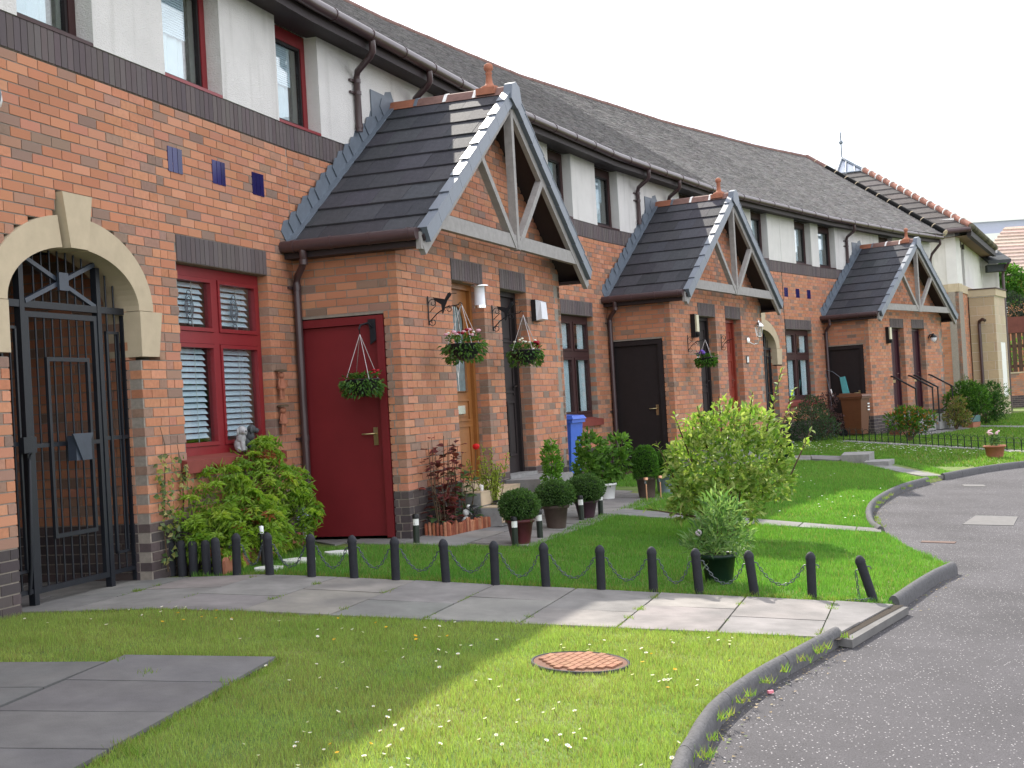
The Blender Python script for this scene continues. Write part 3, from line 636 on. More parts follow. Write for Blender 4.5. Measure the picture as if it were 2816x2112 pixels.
lower_wall(HD, FE, 4.078, FE.L, [rect(WE0, WE1, .92, 2.775), rect(WE0 - .1, WE1 + .1, .8, .92)], [(WE0, WE1)])
ground_window(HD, FE, WE0 + .002, WE1 - .002, 'brown')
tiles3(HD, FE, (4.15, 4.86, 5.57))
lower_wall(HD, FF, 0, PW); lower_wall(HD, FG, 0, 2.2)
b = MB(); b.box(FE, 4.069, 4.079, -.1, .004, .1, 5.0); b.build('movement_joint', DKP, HD)
# upper floor piers and windows
panel(HA, [(FA, -4), (FA, 2.93)]); upper_window(HA, FA.xy(2.93, 0), FA.xy(3.82, 0), 'brown'); panel(HA, [(FA, 3.82), (FA, 4.81)])
upper_window(HB, FA.xy(4.81, 0), FA.xy(5.76, 0), 'red'); panel(HB, [(FA, 5.76), (FA, 6.85)]); upper_window(HB, FA.xy(6.85, 0), FB.xy(.72, 0), 'red')
panel(HB, [(FB, .72), (FB, 3.77)]); upper_window(HB, FB.xy(3.77, 0), FB.xy(4.72, 0), 'red'); panel(HB, [(FB, 4.72), (FB, PW)])
panel(HC, [(FC, 0), (FC, .8)]); upper_window(HC, FC.xy(.8, 0), FC.xy(1.7, 0), 'brown'); panel(HC, [(FC, 1.7), (FC, 2.65)]); upper_window(HC, FC.xy(2.65, 0), FC.xy(3.6, 0), 'brown')
panel(HC, [(FC, 3.6), (FC, 4.70)]); upper_window(HC, FC.xy(4.70, 0), FD.xy(.72, 0), 'brown'); panel(HC, [(FD, .72), (FD, 3.74)])
upper_window(HC, FD.xy(3.74, 0), FD.xy(4.7, 0), 'brown'); panel(HC, [(FD, 4.7), (FD, PW), (FE, .7)]); upper_window(HC, FE.xy(.7, 0), FE.xy(1.6, 0), 'brown')
panel(HC, [(FE, 1.6), (FE, 2.45)]); upper_window(HC, FE.xy(2.45, 0), FE.xy(3.35, 0), 'brown'); panel(HC, [(FE, 3.35), (FE, 4.07)])
panel(HD, [(FE, 4.08), (FE, 4.97)]); upper_window(HD, FE.xy(4.97, 0), FE.xy(5.99, 0), 'brown'); panel(HD, [(FE, 5.99), (FE, 6.5)]); upper_window(HD, FE.xy(6.5, 0), FF.xy(.9, 0), 'brown')
panel(HD, [(FF, .9), (FF, 3.755)]); upper_window(HD, FF.xy(3.755, 0), FF.xy(4.75, 0), 'brown'); panel(HD, [(FF, 4.75), (FF, PW), (FG, .75)]); upper_window(HD, FG.xy(.75, 0), FG.xy(1.5, 0), 'brown'); panel(HD, [(FG, 1.5), (FG, 2.2)])
porch(0, HB, [(OAK, 'oak'), (DKP, 'dark')], REDM)
porch(1, HC, [(DKP, 'dark'), (REDW, 'redwood')], DKP)
porch(2, HD, [(PLUM, 'plank'), (PLUM, 'plank')], DKP)
# eaves, gutter, roof of each house
def between(P, i0, t0, i1, t1):
    """points of an offset line from (segment, fraction) to (segment, fraction)"""
    out = [P[i0] * (1 - t0) + P[i0 + 1] * t0]
    for i in range(i0 + 1, i1 + 1): out.append(P[i])
    out.append(P[i1] * (1 - t1) + P[i1 + 1] * t1); return out
LA_ = 13.0
SEG = [(HA, 0, 0, 0, (6 + 4.62) / LA_), (HB, 0, (6 + 4.62) / LA_, 1, 1.0), (HC, 2, 0, 4, 4.075 / FE.L), (HD, 4, 4.075 / FE.L, 6, 1.0)]
EV, EZ, RV, RZ = .34, 5.27, -4.0, 8.25
def eaves(h, i0, t0, i1, t1):
    def L(v): return between(offs(v), i0, t0, i1, t1)
    b = MB(); A, B = L(-.1), L(.30)
    for k in range(len(A) - 1): b.hexa([(*B[k], 5.10), (*B[k + 1], 5.10), (*A[k + 1], 5.10), (*A[k], 5.10), (*B[k], 5.13), (*B[k + 1], 5.13), (*A[k + 1], 5.13), (*A[k], 5.13)])
    A, B = L(.28), L(.303)
    for k in range(len(A) - 1): b.hexa([(*B[k], 5.06), (*B[k + 1], 5.06), (*A[k + 1], 5.06), (*A[k], 5.06), (*B[k], 5.26), (*B[k + 1], 5.26), (*A[k + 1], 5.26), (*A[k], 5.26)])
    b.build('soffit', SOFF, h)
    g = L(.37); b = MB(); b.tube([(*p, 5.20) for p in g], .062, 12); gt = b.build('gutter', PLAS, h)
    for a, c in zip(g[:-1], g[1:]):
        d = np.hypot(*(c - a)); n = int(d / .78)
        for k in range(n):
            q = a + (c - a) * (k + .5) / n; e = (c - a) / d * .014; r = MB(); r.tube([(*(q - e), 5.20), (*(q + e), 5.20)], .069, 12); r.build('gutter_bracket', PLAS, gt)
    # plain tiles in courses
    t = MB(); lo, hi = L(EV), L(RV); n = 52; last = h is HD
    if last:
        lo[-1] = np.array([12.42, 37.82]); hi[-1] = np.array([9.39, 41.12])
    for k in range(len(lo) - 1):
        a0, a1, b0, b1 = lo[k], lo[k + 1], hi[k], hi[k + 1]; wd = np.hypot(*(a1 - a0))
        near = np.hypot(*((a0 + a1) / 2)) < 40 and a1[1] > 7.5
        m = max(1, int(wd / (.17 if near else 3)))
        for i in range(n):
            f0, f1 = i / n, (i + 1.15) / n; z0 = EZ + (RZ - EZ) * f0 + .022; z1 = EZ + (RZ - EZ) * min(f1, 1) + .004
            p0, p1, q0, q1 = a0 + (b0 - a0) * f0, a1 + (b1 - a1) * f0, a0 + (b0 - a0) * min(f1, 1), a1 + (b1 - a1) * min(f1, 1)
            off = .5 if i % 2 else 0
            for j in range(m + (1 if off else 0)):
                x0 = max(0, (j - off) / m); x1 = min(1, (j + 1 - off) / m); cc = jit((.13, .122, .12), .3); dz = random.uniform(-.003, .004)
                A_, B_, C_, D_ = p0 + (p1 - p0) * x0, p0 + (p1 - p0) * x1, q0 + (q1 - q0) * x1, q0 + (q1 - q0) * x0
                t.add([(*A_, z0 + dz), (*B_, z0 + dz), (*C_, z1), (*D_, z1), (*A_, z0 + dz - .02), (*B_, z0 + dz - .02)], [(0, 1, 2, 3), (4, 5, 1, 0)], 0, cc)
    rf = t.build('roof', TILE, h, col=True)
    bk = MB(); bl = L(-8.3)
    if last: bl[-1] = np.array([7.2, 44.3])
    for k in range(len(lo) - 1):
        bk.quad((*hi[k], RZ), (*hi[k + 1], RZ), (*bl[k + 1], EZ), (*bl[k], EZ)); bk.quad((*bl[k], EZ), (*bl[k + 1], EZ), (*bl[k + 1], -.3), (*bl[k], -.3))
    if last:
        bk.quad((*lo[-1], EZ), (*hi[-1], RZ), (*bl[-1], EZ), (*lo[-1], EZ)) if False else bk.add([(*lo[-1], EZ), (*hi[-1], RZ), (*bl[-1], EZ)], [(0, 1, 2)])
        bk.quad((*FG.xy(2.2, 0), -.3), (*bl[-1], -.3), (*bl[-1], EZ), (*FG.xy(2.2, 0), EZ))
    bk.build('back_slope', TILE, h, col=True)
    for a, c in zip(hi[:-1], hi[1:]):
        d = np.hypot(*(c - a)); m = max(1, int(d / .45))
        for j in range(m):
            p, q = a + (c - a) * j / m, a + (c - a) * (j + .97) / m; r = MB(); r.tube([(*p, RZ - .02 + random.uniform(-.006, .006)), (*q, RZ - .02)], .085, 8); r.build('ridge_tile', RIDGE, rf)
    if last:
        a, c = np.array([*hi[-1], RZ]), np.array([*lo[-1], EZ + .05]); m = 13
        for j in range(m):
            p, q = a + (c - a) * j / m, a + (c - a) * (j + .985) / m; r = MB(); r.tube([p, q], .095, 8); r.build('hip_tile', RIDGE if j < 2 else TILE, rf)
            r = MB(); r.tube([q - (c - a) / m * .03, q + (c - a) / m * .03], .098, 8); r.build('hip_joint', STONE, rf)
    return rf
roofs = [eaves(*sg) for sg in SEG]
b = MB(); b.tube([FG.p(2.05, .37, 5.17), FG.p(2.05, .37, 5.02), FG.p(2.02, .12, 4.75), FG.p(2.02, .07, 4.6), FG.p(2.02, .07, 0)], .04, 10); b.build('downpipe', PLAS, HD)
# rooflight on the near roof
b = MB(); o_ = offs(0); q = [offs(EV + (RV - EV) * f) for f in (.72, .9)]
def rp_(i, t, f): o2 = offs(EV + (RV - EV) * f); p = o2[i] * (1 - t) + o2[i + 1] * t; return np.array([*p, EZ + (RZ - EZ) * f + .07])
b.hexa([rp_(1, .32, .72), rp_(1, .52, .72), rp_(1, .52, .9), rp_(1, .32, .9)] + [x + np.array([0, 0, .06]) for x in (rp_(1, .32, .72), rp_(1, .52, .72), rp_(1, .52, .9), rp_(1, .32, .9))]); rl = b.build('rooflight', LEAD, HB)
# ------------------------------------------------------------------ ground
def smooth(P, n=4):
    P = [np.array(p, float) for p in P]; out = []
    for i in range(len(P) - 1):
        a = P[max(i - 1, 0)]; b = P[i]; c = P[i + 1]; d = P[min(i + 2, len(P) - 1)]
        for k in range(n):
            t = k / n; out.append(.5 * ((2 * b) + (-a + c) * t + (2 * a - 5 * b + 4 * c - d) * t * t + (-a + 3 * b - 3 * c + d) * t ** 3))
    out.append(P[-1]); return out
K1 = smooth([(.30, 3.6), (.42, 4.5), (.586, 5.436), (.667, 5.713), (.851, 6.335), (1.173, 7.031), (1.55, 7.693), (1.905, 8.308)])
K2 = smooth([(2.60, 9.52), (2.95, 10.2), (3.30, 10.85), (3.619, 11.362)])
K3 = smooth([(3.72, 13.93), (3.80, 14.6), (4.19, 16.162), (4.693, 17.523), (5.449, 19.154), (6.2, 20.42)])
K4 = smooth([(6.65, 21.1), (7.787, 22.599), (8.988, 23.897), (10.4, 25.2), (12.2, 26.6), (14.5, 27.9), (18, 29.2)])
ROADL = [np.array(p) for p in ((.1, -4), (.2, 2))] + K1 + [np.array((2.3, 8.95))] + K2 + [np.array((3.62, 12.6))] + K3 + K4 + [np.array((30, 31.))]
RL = np.array(ROADL)
def inpoly(x, y, P):
    P = np.asarray(P, float); x = np.asarray(x, float); y = np.asarray(y, float); r = np.zeros(x.shape, bool); j = len(P) - 1
    for i in range(len(P)):
        xi, yi, xj, yj = P[i, 0], P[i, 1], P[j, 0], P[j, 1]
        with np.errstate(divide='ignore', invalid='ignore'): c = ((yi > y) != (yj > y)) & (x < (xj - xi) * (y - yi) / (yj - yi) + xi)
        r ^= c; j = i
    return r
ROADP = np.vstack([RL, [(60, 31), (60, -40), (0, -40)]])
def dline(x, y, P):
    best = np.full(np.shape(x), 1e9)
    for a, b in zip(P[:-1], P[1:]):
        d = b - a; t = np.clip(((x - a[0]) * d[0] + (y - a[1]) * d[1]) / max(d @ d, 1e-9), 0, 1); best = np.minimum(best, np.hypot(x - a[0] - t * d[0], y - a[1] - t * d[1]))
    return best
def terr(x, y):
    """height of the open ground: lawn level, dropping under the road"""
    x = np.asarray(x, float); y = np.asarray(y, float); z = zga(x.ravel(), y.ravel()).reshape(x.shape); r = inpoly(x, y, ROADP); dd = dline(x, y, RL)
    return np.where(r, z - .16 * np.clip(dd / .05, 0, 1), z)
def grid_mesh(name, xs, ys, zf, mat, loc=None, keep=None):
    X, Y = np.meshgrid(xs, ys); Z = zf(X, Y); nx, ny = len(xs), len(ys); V = np.stack([X, Y, Z], -1).reshape(-1, 3)
    I = np.arange(nx * ny).reshape(ny, nx); Q = np.stack([I[:-1, :-1], I[:-1, 1:], I[1:, 1:], I[1:, :-1]], -1).reshape(-1, 4)
    if keep is not None:
        C = V[Q].mean(1); Q = Q[keep(C[:, 0], C[:, 1])]
    me = bpy.data.meshes.new(name); me.from_pydata(V.tolist(), [], Q.tolist()); me.materials.append(mat); me.update()
    me.polygons.foreach_set('use_smooth', [True] * len(Q))
    o = bpy.data.objects.new(name, me); COL.objects.link(o); return o
LAWNM = M('lawn_base', (.09, .15, .03), .95, .35, 7, .5, 60, two=((.15, .17, .05), 1.1, .42, .62))
def axis(parts):
    a = []
    for x0, x1, st in parts: a += list(np.arange(x0, x1, st))
    return np.array(a)
xs = axis([(-160, -30, 13), (-30, -8, 2), (-8, -3.6, .4), (-3.6, 13, .085), (13, 40, 1.3), (40, 300, 20)]); ys = axis([(-60, 2, 4), (2, 4, .2), (4, 30, .085), (30, 60, .8), (60, 700, 30)])
lawn = struct(grid_mesh('lawn', xs, ys, terr, LAWNM))
# road: dark chipped asphalt
rm = bpy.data.materials.new('chipped_asphalt'); rm.use_nodes = True; n = rm.node_tree.nodes; l = rm.node_tree.links; b = n['Principled BSDF']; b.inputs['Roughness'].default_value = .85; b.inputs['Specular IOR Level'].default_value = .35
t0 = n.new('ShaderNodeTexCoord'); vo = n.new('ShaderNodeTexVoronoi'); vo.inputs['Scale'].default_value = 46; vo.inputs['Randomness'].default_value = 1
r0 = n.new('ShaderNodeValToRGB'); r0.color_ramp.elements[0].position = .13; r0.color_ramp.elements[0].color = (1, 1, 1, 1); r0.color_ramp.elements[1].position = .22; r0.color_ramp.elements[1].color = (0, 0, 0, 1)
sp = n.new('ShaderNodeSeparateColor'); gt = n.new('ShaderNodeMath'); gt.operation = 'GREATER_THAN'; gt.inputs[1].default_value = .45
mu = n.new('ShaderNodeMath'); mu.operation = 'MULTIPLY'; n1 = n.new('ShaderNodeTexNoise'); n1.inputs['Scale'].default_value = 1.1; n1.inputs['Detail'].default_value = 6
r1 = n.new('ShaderNodeValToRGB'); r1.color_ramp.elements[0].position = .3; r1.color_ramp.elements[0].color = (.040, .037, .041, 1); r1.color_ramp.elements[1].position = .72; r1.color_ramp.elements[1].color = (.074, .069, .076, 1)
n2 = n.new('ShaderNodeTexNoise'); n2.inputs['Scale'].default_value = 150; n2.inputs['Detail'].default_value = 3; mr = n.new('ShaderNodeMapRange'); mr.inputs[1].default_value = .3; mr.inputs[2].default_value = .7; mr.inputs[3].default_value = .5; mr.inputs[4].default_value = 1.5
mm = n.new('ShaderNodeMixRGB'); mm.blend_type = 'MULTIPLY'; mm.inputs[0].default_value = 1; mc = n.new('ShaderNodeMixRGB'); mc.inputs['Color2'].default_value = (.42, .40, .405, 1)
for a, c in ((t0.outputs['Object'], vo.inputs['Vector']), (vo.outputs['Distance'], r0.inputs[0]), (vo.outputs['Color'], sp.inputs[0]), (sp.outputs[0], gt.inputs[0]), (gt.outputs[0], mu.inputs[0]), (r0.outputs[0], mu.inputs[1]), (t0.outputs['Object'], n1.inputs['Vector']), (n1.outputs['Fac'], r1.inputs[0]), (t0.outputs['Object'], n2.inputs['Vector']), (n2.outputs['Fac'], mr.inputs[0]), (r1.outputs[0], mm.inputs['Color1']), (mr.outputs[0], mm.inputs['Color2']), (mm.outputs[0], mc.inputs['Color1']), (mu.outputs[0], mc.inputs['Fac']), (mc.outputs[0], b.inputs['Base Color'])): l.new(a, c)
bp = n.new('ShaderNodeBump'); bp.inputs['Strength'].default_value = .5; bp.inputs['Distance'].default_value = .008; l.new(n2.outputs['Fac'], bp.inputs['Height']); l.new(bp.outputs[0], b.inputs['Normal'])
def roadz(x, y): return zga(np.ravel(x), np.ravel(y)).reshape(np.shape(x)) - .055
road = struct(grid_mesh('road', axis([(-.6, 14, .14), (14, 60, 2)]), axis([(-20, 2, 2), (2, 32, .14)]), roadz, rm, keep=lambda x, y: inpoly(x, y, ROADP) | (dline(x, y, RL) < .09)))
# kerb: round-topped edging stones
kerb = thing('kerb', 'round-topped grey concrete edging curving between the lawns and the asphalt', 'kerb', (2, 9, -.3))
def kerbrun(P, seglen, r=.040):
    P = [np.array(p) for p in P]; d = np.concatenate([[0], np.cumsum([np.hypot(*(b - a)) for a, b in zip(P[:-1], P[1:])])]); tot = d[-1]; n_ = max(1, int(round(tot / seglen))); PP_ = np.array(P)
    f = lambda s: np.array([np.interp(s, d, PP_[:, 0]), np.interp(s, d, PP_[:, 1])])
    for i in range(n_):
        s0, s1 = tot * i / n_ + .004, tot * (i + 1) / n_ - .004; pts = [f(s) for s in np.linspace(s0, s1, 5)]; b = MB(); pr = [(-r, -.16), (-r, .0), (-r * .8, .026), (-r * .4, .045), (0, .05), (r * .4, .045), (r * .8, .026), (r, .0), (r, -.16)]
        vs = []
        for k, p in enumerate(pts):
            t = pts[min(k + 1, 4)] - pts[max(k - 1, 0)]; t /= np.hypot(*t); nn = np.array([t[1], -t[0]]); z = zg(*p)
            vs += [(*(p + nn * a), z + h) for a, h in pr]
        m = len(pr); b.add(vs, [(k * m + j, k * m + j + 1, (k + 1) * m + j + 1, (k + 1) * m + j) for k in range(4) for j in range(m - 1)], 0, (1, 1, 1), True)
        b.add(vs[:m], [tuple(range(m))]); b.add(vs[-m:], [tuple(range(m))]); b.build('kerb_stone', KERB, kerb)
kerbrun(K1, .92); kerbrun(K2, 1.9); kerbrun(K3, .92); kerbrun(K4[:12], .92)
# paving slabs
def slab(par, c4, thick=.05, lift=.014, col=None):
    c = np.array([np.mean([p[0] for p in c4]), np.mean([p[1] for p in c4])]); q = []
    for p in c4:
        d = np.array(p) - c; L = np.hypot(*d); q.append(c + d * (1 - .010 / L))
    zz = [zg(*p) + lift + random.uniform(-.003, .003) for p in q]; b = MB(); cc = col or jit(random.choice([(.205, .197, .19), (.22, .21, .20), (.19, .184, .18), (.23, .217, .20)]), .08)
    b.hexa([(*p, z - thick) for p, z in zip(q, zz)] + [(*p, z) for p, z in zip(q, zz)], 0, cc); return b.build('slab', SLAB, par, col=True)
def pave(name, label, loc): return thing(name, label, 'paving', loc)
path1 = pave('front_path', 'pale paved path of paired slabs crossing from the near arch to the asphalt', (0, 9.2, -.2))
Bm = np.array((-.65, 8.56)); Tm = np.array((-.21, 10.02)); dx = np.array((.605, -.098)); dxt = np.array((.598, -.13)); JP = []
for i in range(-5, 6):
    b0, b1, t0_, t1_ = Bm + dx * i, Bm + dx * (i + 1), Tm + dxt * i, Tm + dxt * (i + 1); f = .4 if i % 2 else .6
    def mixp(a, c, k): return a * (1 - k) + c * k
    if i >= 4:
        # cut by the edging line of the road
        e0, e1 = np.array((1.87, 8.20)), np.array((2.57, 9.40))
        if i == 4: slab(path1, [b0, e0 + (e1 - e0) * .0, mixp(e0, e1, .40), mixp(b0, t0_, .45)]); slab(path1, [mixp(b0, t0_, .45), mixp(e0, e1, .40), e1, t0_])
        continue
    slab(path1, [b0, b1, mixp(b1, t1_, f), mixp(b0, t0_, f)]); slab(path1, [mixp(b0, t0_, f), mixp(b1, t1_, f), t1_, t0_])
    JP.append((b1, t1_))
slab(path1, [Bm + dx * -5.7, Bm + dx * -5, Tm + dxt * -5, Tm + dxt * -5.6]); slab(path1, [(1.88, 8.19), (1.96, 8.15), (2.66, 9.36), (2.58, 9.40)], lift=.0, col=(.15, .145, .14))
for k in range(4):
    a0, a1 = FA.xy(cxA - .78, -.02 - k), FA.xy(cxA + .78, -.02 - k); c0, c1 = FA.xy(cxA - .78, -.98 - k), FA.xy(cxA + .78, -.98 - k); am, cm_ = (a0 + a1) / 2, (c0 + c1) / 2
    slab(path1, [a0, am, cm_, c0], lift=.012); slab(path1, [am, a1, c1, cm_], lift=.012)
P1POLY = [Bm + dx * -6, (1.88, 8.12), (2.64, 9.40), Tm + dxt * -5.4]
patio = pave('corner_paving', 'grey slabs let into the near lawn at the bottom left corner', (-2.2, 6.2, -.1))
e0, e1 = np.array((-1.36, 7.34)), np.array((-1.80, 5.15)); ed = (e1 - e0) / np.hypot(*(e1 - e0)); wd = np.array((-.985, -.02))
for i in range(6):
    a, c = e0 + ed * .62 * i, e0 + ed * .62 * (i + 1); slab(patio, [a, a + wd * .84, c + wd * .84, c], lift=.022, col=jit((.125, .122, .122), .08))
    a, c = a + ed * .16 + wd * .85, c + ed * .16 + wd * .85; slab(patio, [a, a + wd * .86, c + wd * .86, c], lift=.022, col=jit((.12, .118, .118), .08))
PATPOLY = [e0 + (.02, .02), e0 + wd * .85, e0 + wd * .85 + ed * .15, e0 + wd * 1.72 + ed * .15, e0 + wd * 1.72 + ed * 3.9, e0 + ed * 3.9]
path2 = pave('porch_path', 'grey slab path from the red store door round to the asphalt at the second lawn', (1, 14, -.1))
PV = [(-2.02, 13.0), (-1.85, 12.35), (-1.6, 12.18), (-.95, 12.22), (.06, 12.30), (.36, 13.2), (.62, 14.2), (.95, 15.12), (1.30, 15.98), (1.55, 16.9), (1.75, 17.8), (1.95, 18.75), (.85, 18.75), (-.3, 17.9)]
for i in range(-1, 10):
    for j in range(3):
        u0, v0 = i * .62 - .35 + (.3 if j % 2 else 0), 1.115 + j * .6 - (.0)
        for du in (0,):
            c4 = [PF[0].xy(u0, v0 + .6), PF[0].xy(u0 + .62, v0 + .6), PF[0].xy(u0 + .62, v0), PF[0].xy(u0, v0)]; m = np.mean(c4, 0)
            if inpoly(m[0], m[1], PV): slab(path2, c4)
for k in range(2):
    c4 = [PF[0].xy(-.35 + k * -.3 + .3, .55 * k + .02), PF[0].xy(-.02, .55 * k + .02), PF[0].xy(-.02, .55 * k + .55), PF[0].xy(-.5, .55 * k + .55)]; slab(path2, c4)
a0, a1, b0, b1 = np.array((.92, 15.10)), np.array((3.66, 13.68)), np.array((1.22, 15.72)), np.array((3.76, 14.05)); cuts = [0, .24, .49, .72, .915, 1.0]
for s0, s1 in zip(cuts[:-1], cuts[1:]): slab(path2, [a0 + (a1 - a0) * s0, a0 + (a1 - a0) * s1, b0 + (b1 - b0) * s1, b0 + (b1 - b0) * s0])
P2POLY = PV; P2B = [a0, a1, b1, b0]
path3 = pave('stepped_path', 'grey path with two concrete steps down to the asphalt', (6, 23, -.1))
s3 = [(4.9, 24.3), (5.15, 25.2), (5.55, 25.5), (5.45, 24.5)]
slab(path3, [(4.55, 24.0), (5.3, 24.2), (5.5, 25.2), (4.65, 25.0)], lift=.02); slab(path3, [(5.3, 24.2), (5.72, 23.9), (6.2, 24.9), (5.5, 25.2)], lift=.03)
b = MB()
def step(par, c4, top, h, name='step'):
    b = MB(); b.hexa([(*p, top - h) for p in c4] + [(*p, top) for p in c4]); return b.build(name, CONC, par)
step(path3, [(5.72, 23.75), (6.16, 23.55), (6.52, 24.55), (6.05, 24.85)], -.02, .32); step(path3, [(5.95, 23.1), (6.33, 22.95), (6.62, 23.62), (6.18, 23.78)], -.125, .32)
for i in range(3):
    p, q = np.array((6.0, 22.95)), np.array((6.28, 20.95)); a, c = p + (q - p) * i / 3, p + (q - p) * (i + 1) / 3; slab(path3, [a, c, c + (.38, .12), a + (.42, .1)])
P3POLY = [(4.5, 24.0), (5.7, 23.7), (6.0, 22.9), (6.2, 20.7), (6.75, 21.1), (6.55, 24.7), (5.5, 25.6), (4.5, 25.1)]
path4 = pave('hoop_fence_path', 'narrow slab path running alongside the low hooped fence', (8.4, 28, -.1))
p, q = np.array((7.0, 29.35)), np.array((10.9, 25.55))
for i in range(6):
    a, c = p + (q - p) * i / 6, p + (q - p) * (i + 1) / 6; nn = np.array((.26, .28)); slab(path4, [a - nn * .0, c - nn * .0, c + nn * 1.2, a + nn * 1.2])
P4POLY = [p - (.05, .05), q, q + nn * 1.25, p + nn * 1.25]
path5 = pave('far_path', 'grey path in front of the plum doors leading off to the right', (12, 35, 0))
pts = [PF[2].xy(.6, 1.25), PF[2].xy(4.9, 1.25), (13.2, 35.3), (16.5, 36.0), (22, 37)]
pts2 = [PF[2].xy(.6, 2.1), PF[2].xy(4.7, 2.1), (13.4, 34.5), (16.7, 35.2), (22, 36.2)]
P5 = []
for i in range(4):
    m = max(1, int(np.hypot(*(np.array(pts[i + 1]) - np.array(pts[i]))) / .9))
    for j in range(m):
        f0, f1 = j / m, (j + 1) / m; A_, B_ = np.array(pts[i]), np.array(pts[i + 1]); C_, D_ = np.array(pts2[i]), np.array(pts2[i + 1]); slab(path5, [C_ + (D_ - C_) * f0, C_ + (D_ - C_) * f1, A_ + (B_ - A_) * f1, A_ + (B_ - A_) * f0])
P5POLY = pts2 + pts[::-1]
BED = [(-3.02, 10.85), (-2.33, 10.56), (-2.05, 12.9), FA.xy(6.95, 0), FA.xy(4.7, 0)]
RBED = [PF[0].xy(.02, 1.1), PF[0].xy(1.3, 1.1), PF[0].xy(1.72, 1.40), PF[0].xy(.25, 1.42)]
for nm, P in (('flower_bed', BED), ('rose_bed', RBED), ('path_bedding', P1POLY), ('patio_bedding', PATPOLY)):
    b = MB(); n_ = len(P); b.add([(*p, zg(*p) + (.012 if 'bed' in nm[-3:] else .004)) for p in P], [tuple(range(n_))]); b.build(nm, SOIL, None, loc=(0, 0, 0), kind='structure')
MH = np.array((.285, 7.345))
# ------------------------------------------------------------------ grass
EXCL = [P1POLY, PATPOLY, P2POLY, P2B, P3POLY, P4POLY, P5POLY, BED]
PORCHF = [[PF[m].xy(-.02, -.3), PF[m].xy(PW + .02, -.3), PF[m].xy(PW + .02, PD + .02), PF[m].xy(-.02, PD + .02)] for m in range(3)]
def onlawn(x, y):
    k = (vdist(x, y) > .03) & ~inpoly(x, y, ROADP) & (np.hypot(x - MH[0], y - MH[1]) > .275)
    for P in EXCL + PORCHF: k &= ~inpoly(x, y, P)
    return k
def vnoise(x, y, s, seed):
    r = np.random.default_rng(seed).random((64, 64)); X = x / s; Y = y / s; i = np.floor(X).astype(int); j = np.floor(Y).astype(int); fx = X - i; fy = Y - j; fx = fx * fx * (3 - 2 * fx); fy = fy * fy * (3 - 2 * fy)
    g = lambda a, b: r[a % 64, b % 64]
    return (g(i, j) * (1 - fx) + g(i + 1, j) * fx) * (1 - fy) + (g(i, j + 1) * (1 - fx) + g(i + 1, j + 1) * fx) * fy
def blades(name, label, reg, dens, hgt, wid, colA, colB, maxn, lean=.6, straw=.12):
    """one mesh of single-triangle grass blades over the rectangle reg wherever there is lawn"""
    x0, x1, y0, y1, cond = reg; N = min(maxn, int((x1 - x0) * (y1 - y0) * dens)); x = rng.uniform(x0, x1, N); y = rng.uniform(y0, y1, N)
    k = onlawn(x, y) & cond(x, y); x, y = x[k], y[k]; n = len(x); z = terr(x, y)
    a = rng.uniform(0, 2 * PI, n); nz = vnoise(x, y, .35, 3) * .6 + vnoise(x, y, 1.3, 5) * .4; h = hgt * rng.uniform(.5, 1.25, n) * (.55 + .9 * vnoise(x, y, .16, 9)); w = wid * rng.uniform(.6, 1.2, n); b = rng.uniform(0, 2 * PI, n); ln = h * lean * rng.uniform(0, 1, n) ** .7
    V = np.empty((n, 3, 3)); V[:, 0] = np.stack([x - np.cos(a) * w / 2, y - np.sin(a) * w / 2, z - .004], -1); V[:, 1] = np.stack([x + np.cos(a) * w / 2, y + np.sin(a) * w / 2, z - .004], -1); V[:, 2] = np.stack([x + np.cos(b) * ln, y + np.sin(b) * ln, z + h], -1)
    C = np.array(colA)[None] * (1 - nz[:, None]) + np.array(colB)[None] * nz[:, None]; C = C * rng.uniform(.65, 1.35, n)[:, None]; s = rng.random(n) < straw * (.3 + 1.4 * vnoise(x, y, .6, 11)); C[s] = np.array((.24, .21, .09)) * rng.uniform(.7, 1.3, s.sum())[:, None]
    return tri_cloud(name, V, C, GRASS, 'stuff')
def tri_cloud(name, V, C, mat, kind=None, parent=None, nv=3):
    n = len(V); base = np.array(root_loc(parent)) if parent is not None else np.zeros(3); me = bpy.data.meshes.new(name); me.vertices.add(n * nv); me.vertices.foreach_set('co', (V.reshape(-1, 3) - base).astype(np.float32).ravel())
    me.loops.add(n * nv); me.loops.foreach_set('vertex_index', np.arange(n * nv, dtype=np.int32)); me.polygons.add(n); me.polygons.foreach_set('loop_start', np.arange(0, n * nv, nv, dtype=np.int32))
    me.materials.append(mat); ca = me.color_attributes.new('col', 'FLOAT_COLOR', 'CORNER'); cc = np.ones((n * nv, 4), np.float32); cc[:, :3] = np.repeat(C, nv, 0); ca.data.foreach_set('color', cc.ravel()); me.update(calc_edges=True); me.validate()
    o = bpy.data.objects.new(name, me); COL.objects.link(o)
    if parent is not None: o.parent = parent
    if kind: o['kind'] = kind
    return o
near = lambda x, y: (y < Bm[1] - .162 * (x - Bm[0]))
mid = lambda x, y: ~near(x, y) & (y < 15.2)
far1 = lambda x, y: (y >= 13.6) & (y < 25) & (x - 5.4 < (24 - y) * -.1 + 2)
blades('grass', 'near', (-3.6, 2.4, 4.6, 9.4, near), 15000, .030, .0042, (.20, .30, .07), (.30, .37, .11), 520000, straw=.2)
blades('grass', 'mid', (-2.6, 3.9, 9.2, 15.4, mid), 7500, .038, .0065, (.085, .22, .038), (.135, .265, .05), 300000, straw=.05)
blades('grass', 'second', (1.0, 7.0, 13.6, 26, lambda x, y: (y > 13.6) & ~mid(x, y)), 3600, .045, .011, (.10, .24, .04), (.155, .29, .06), 260000, straw=.06)
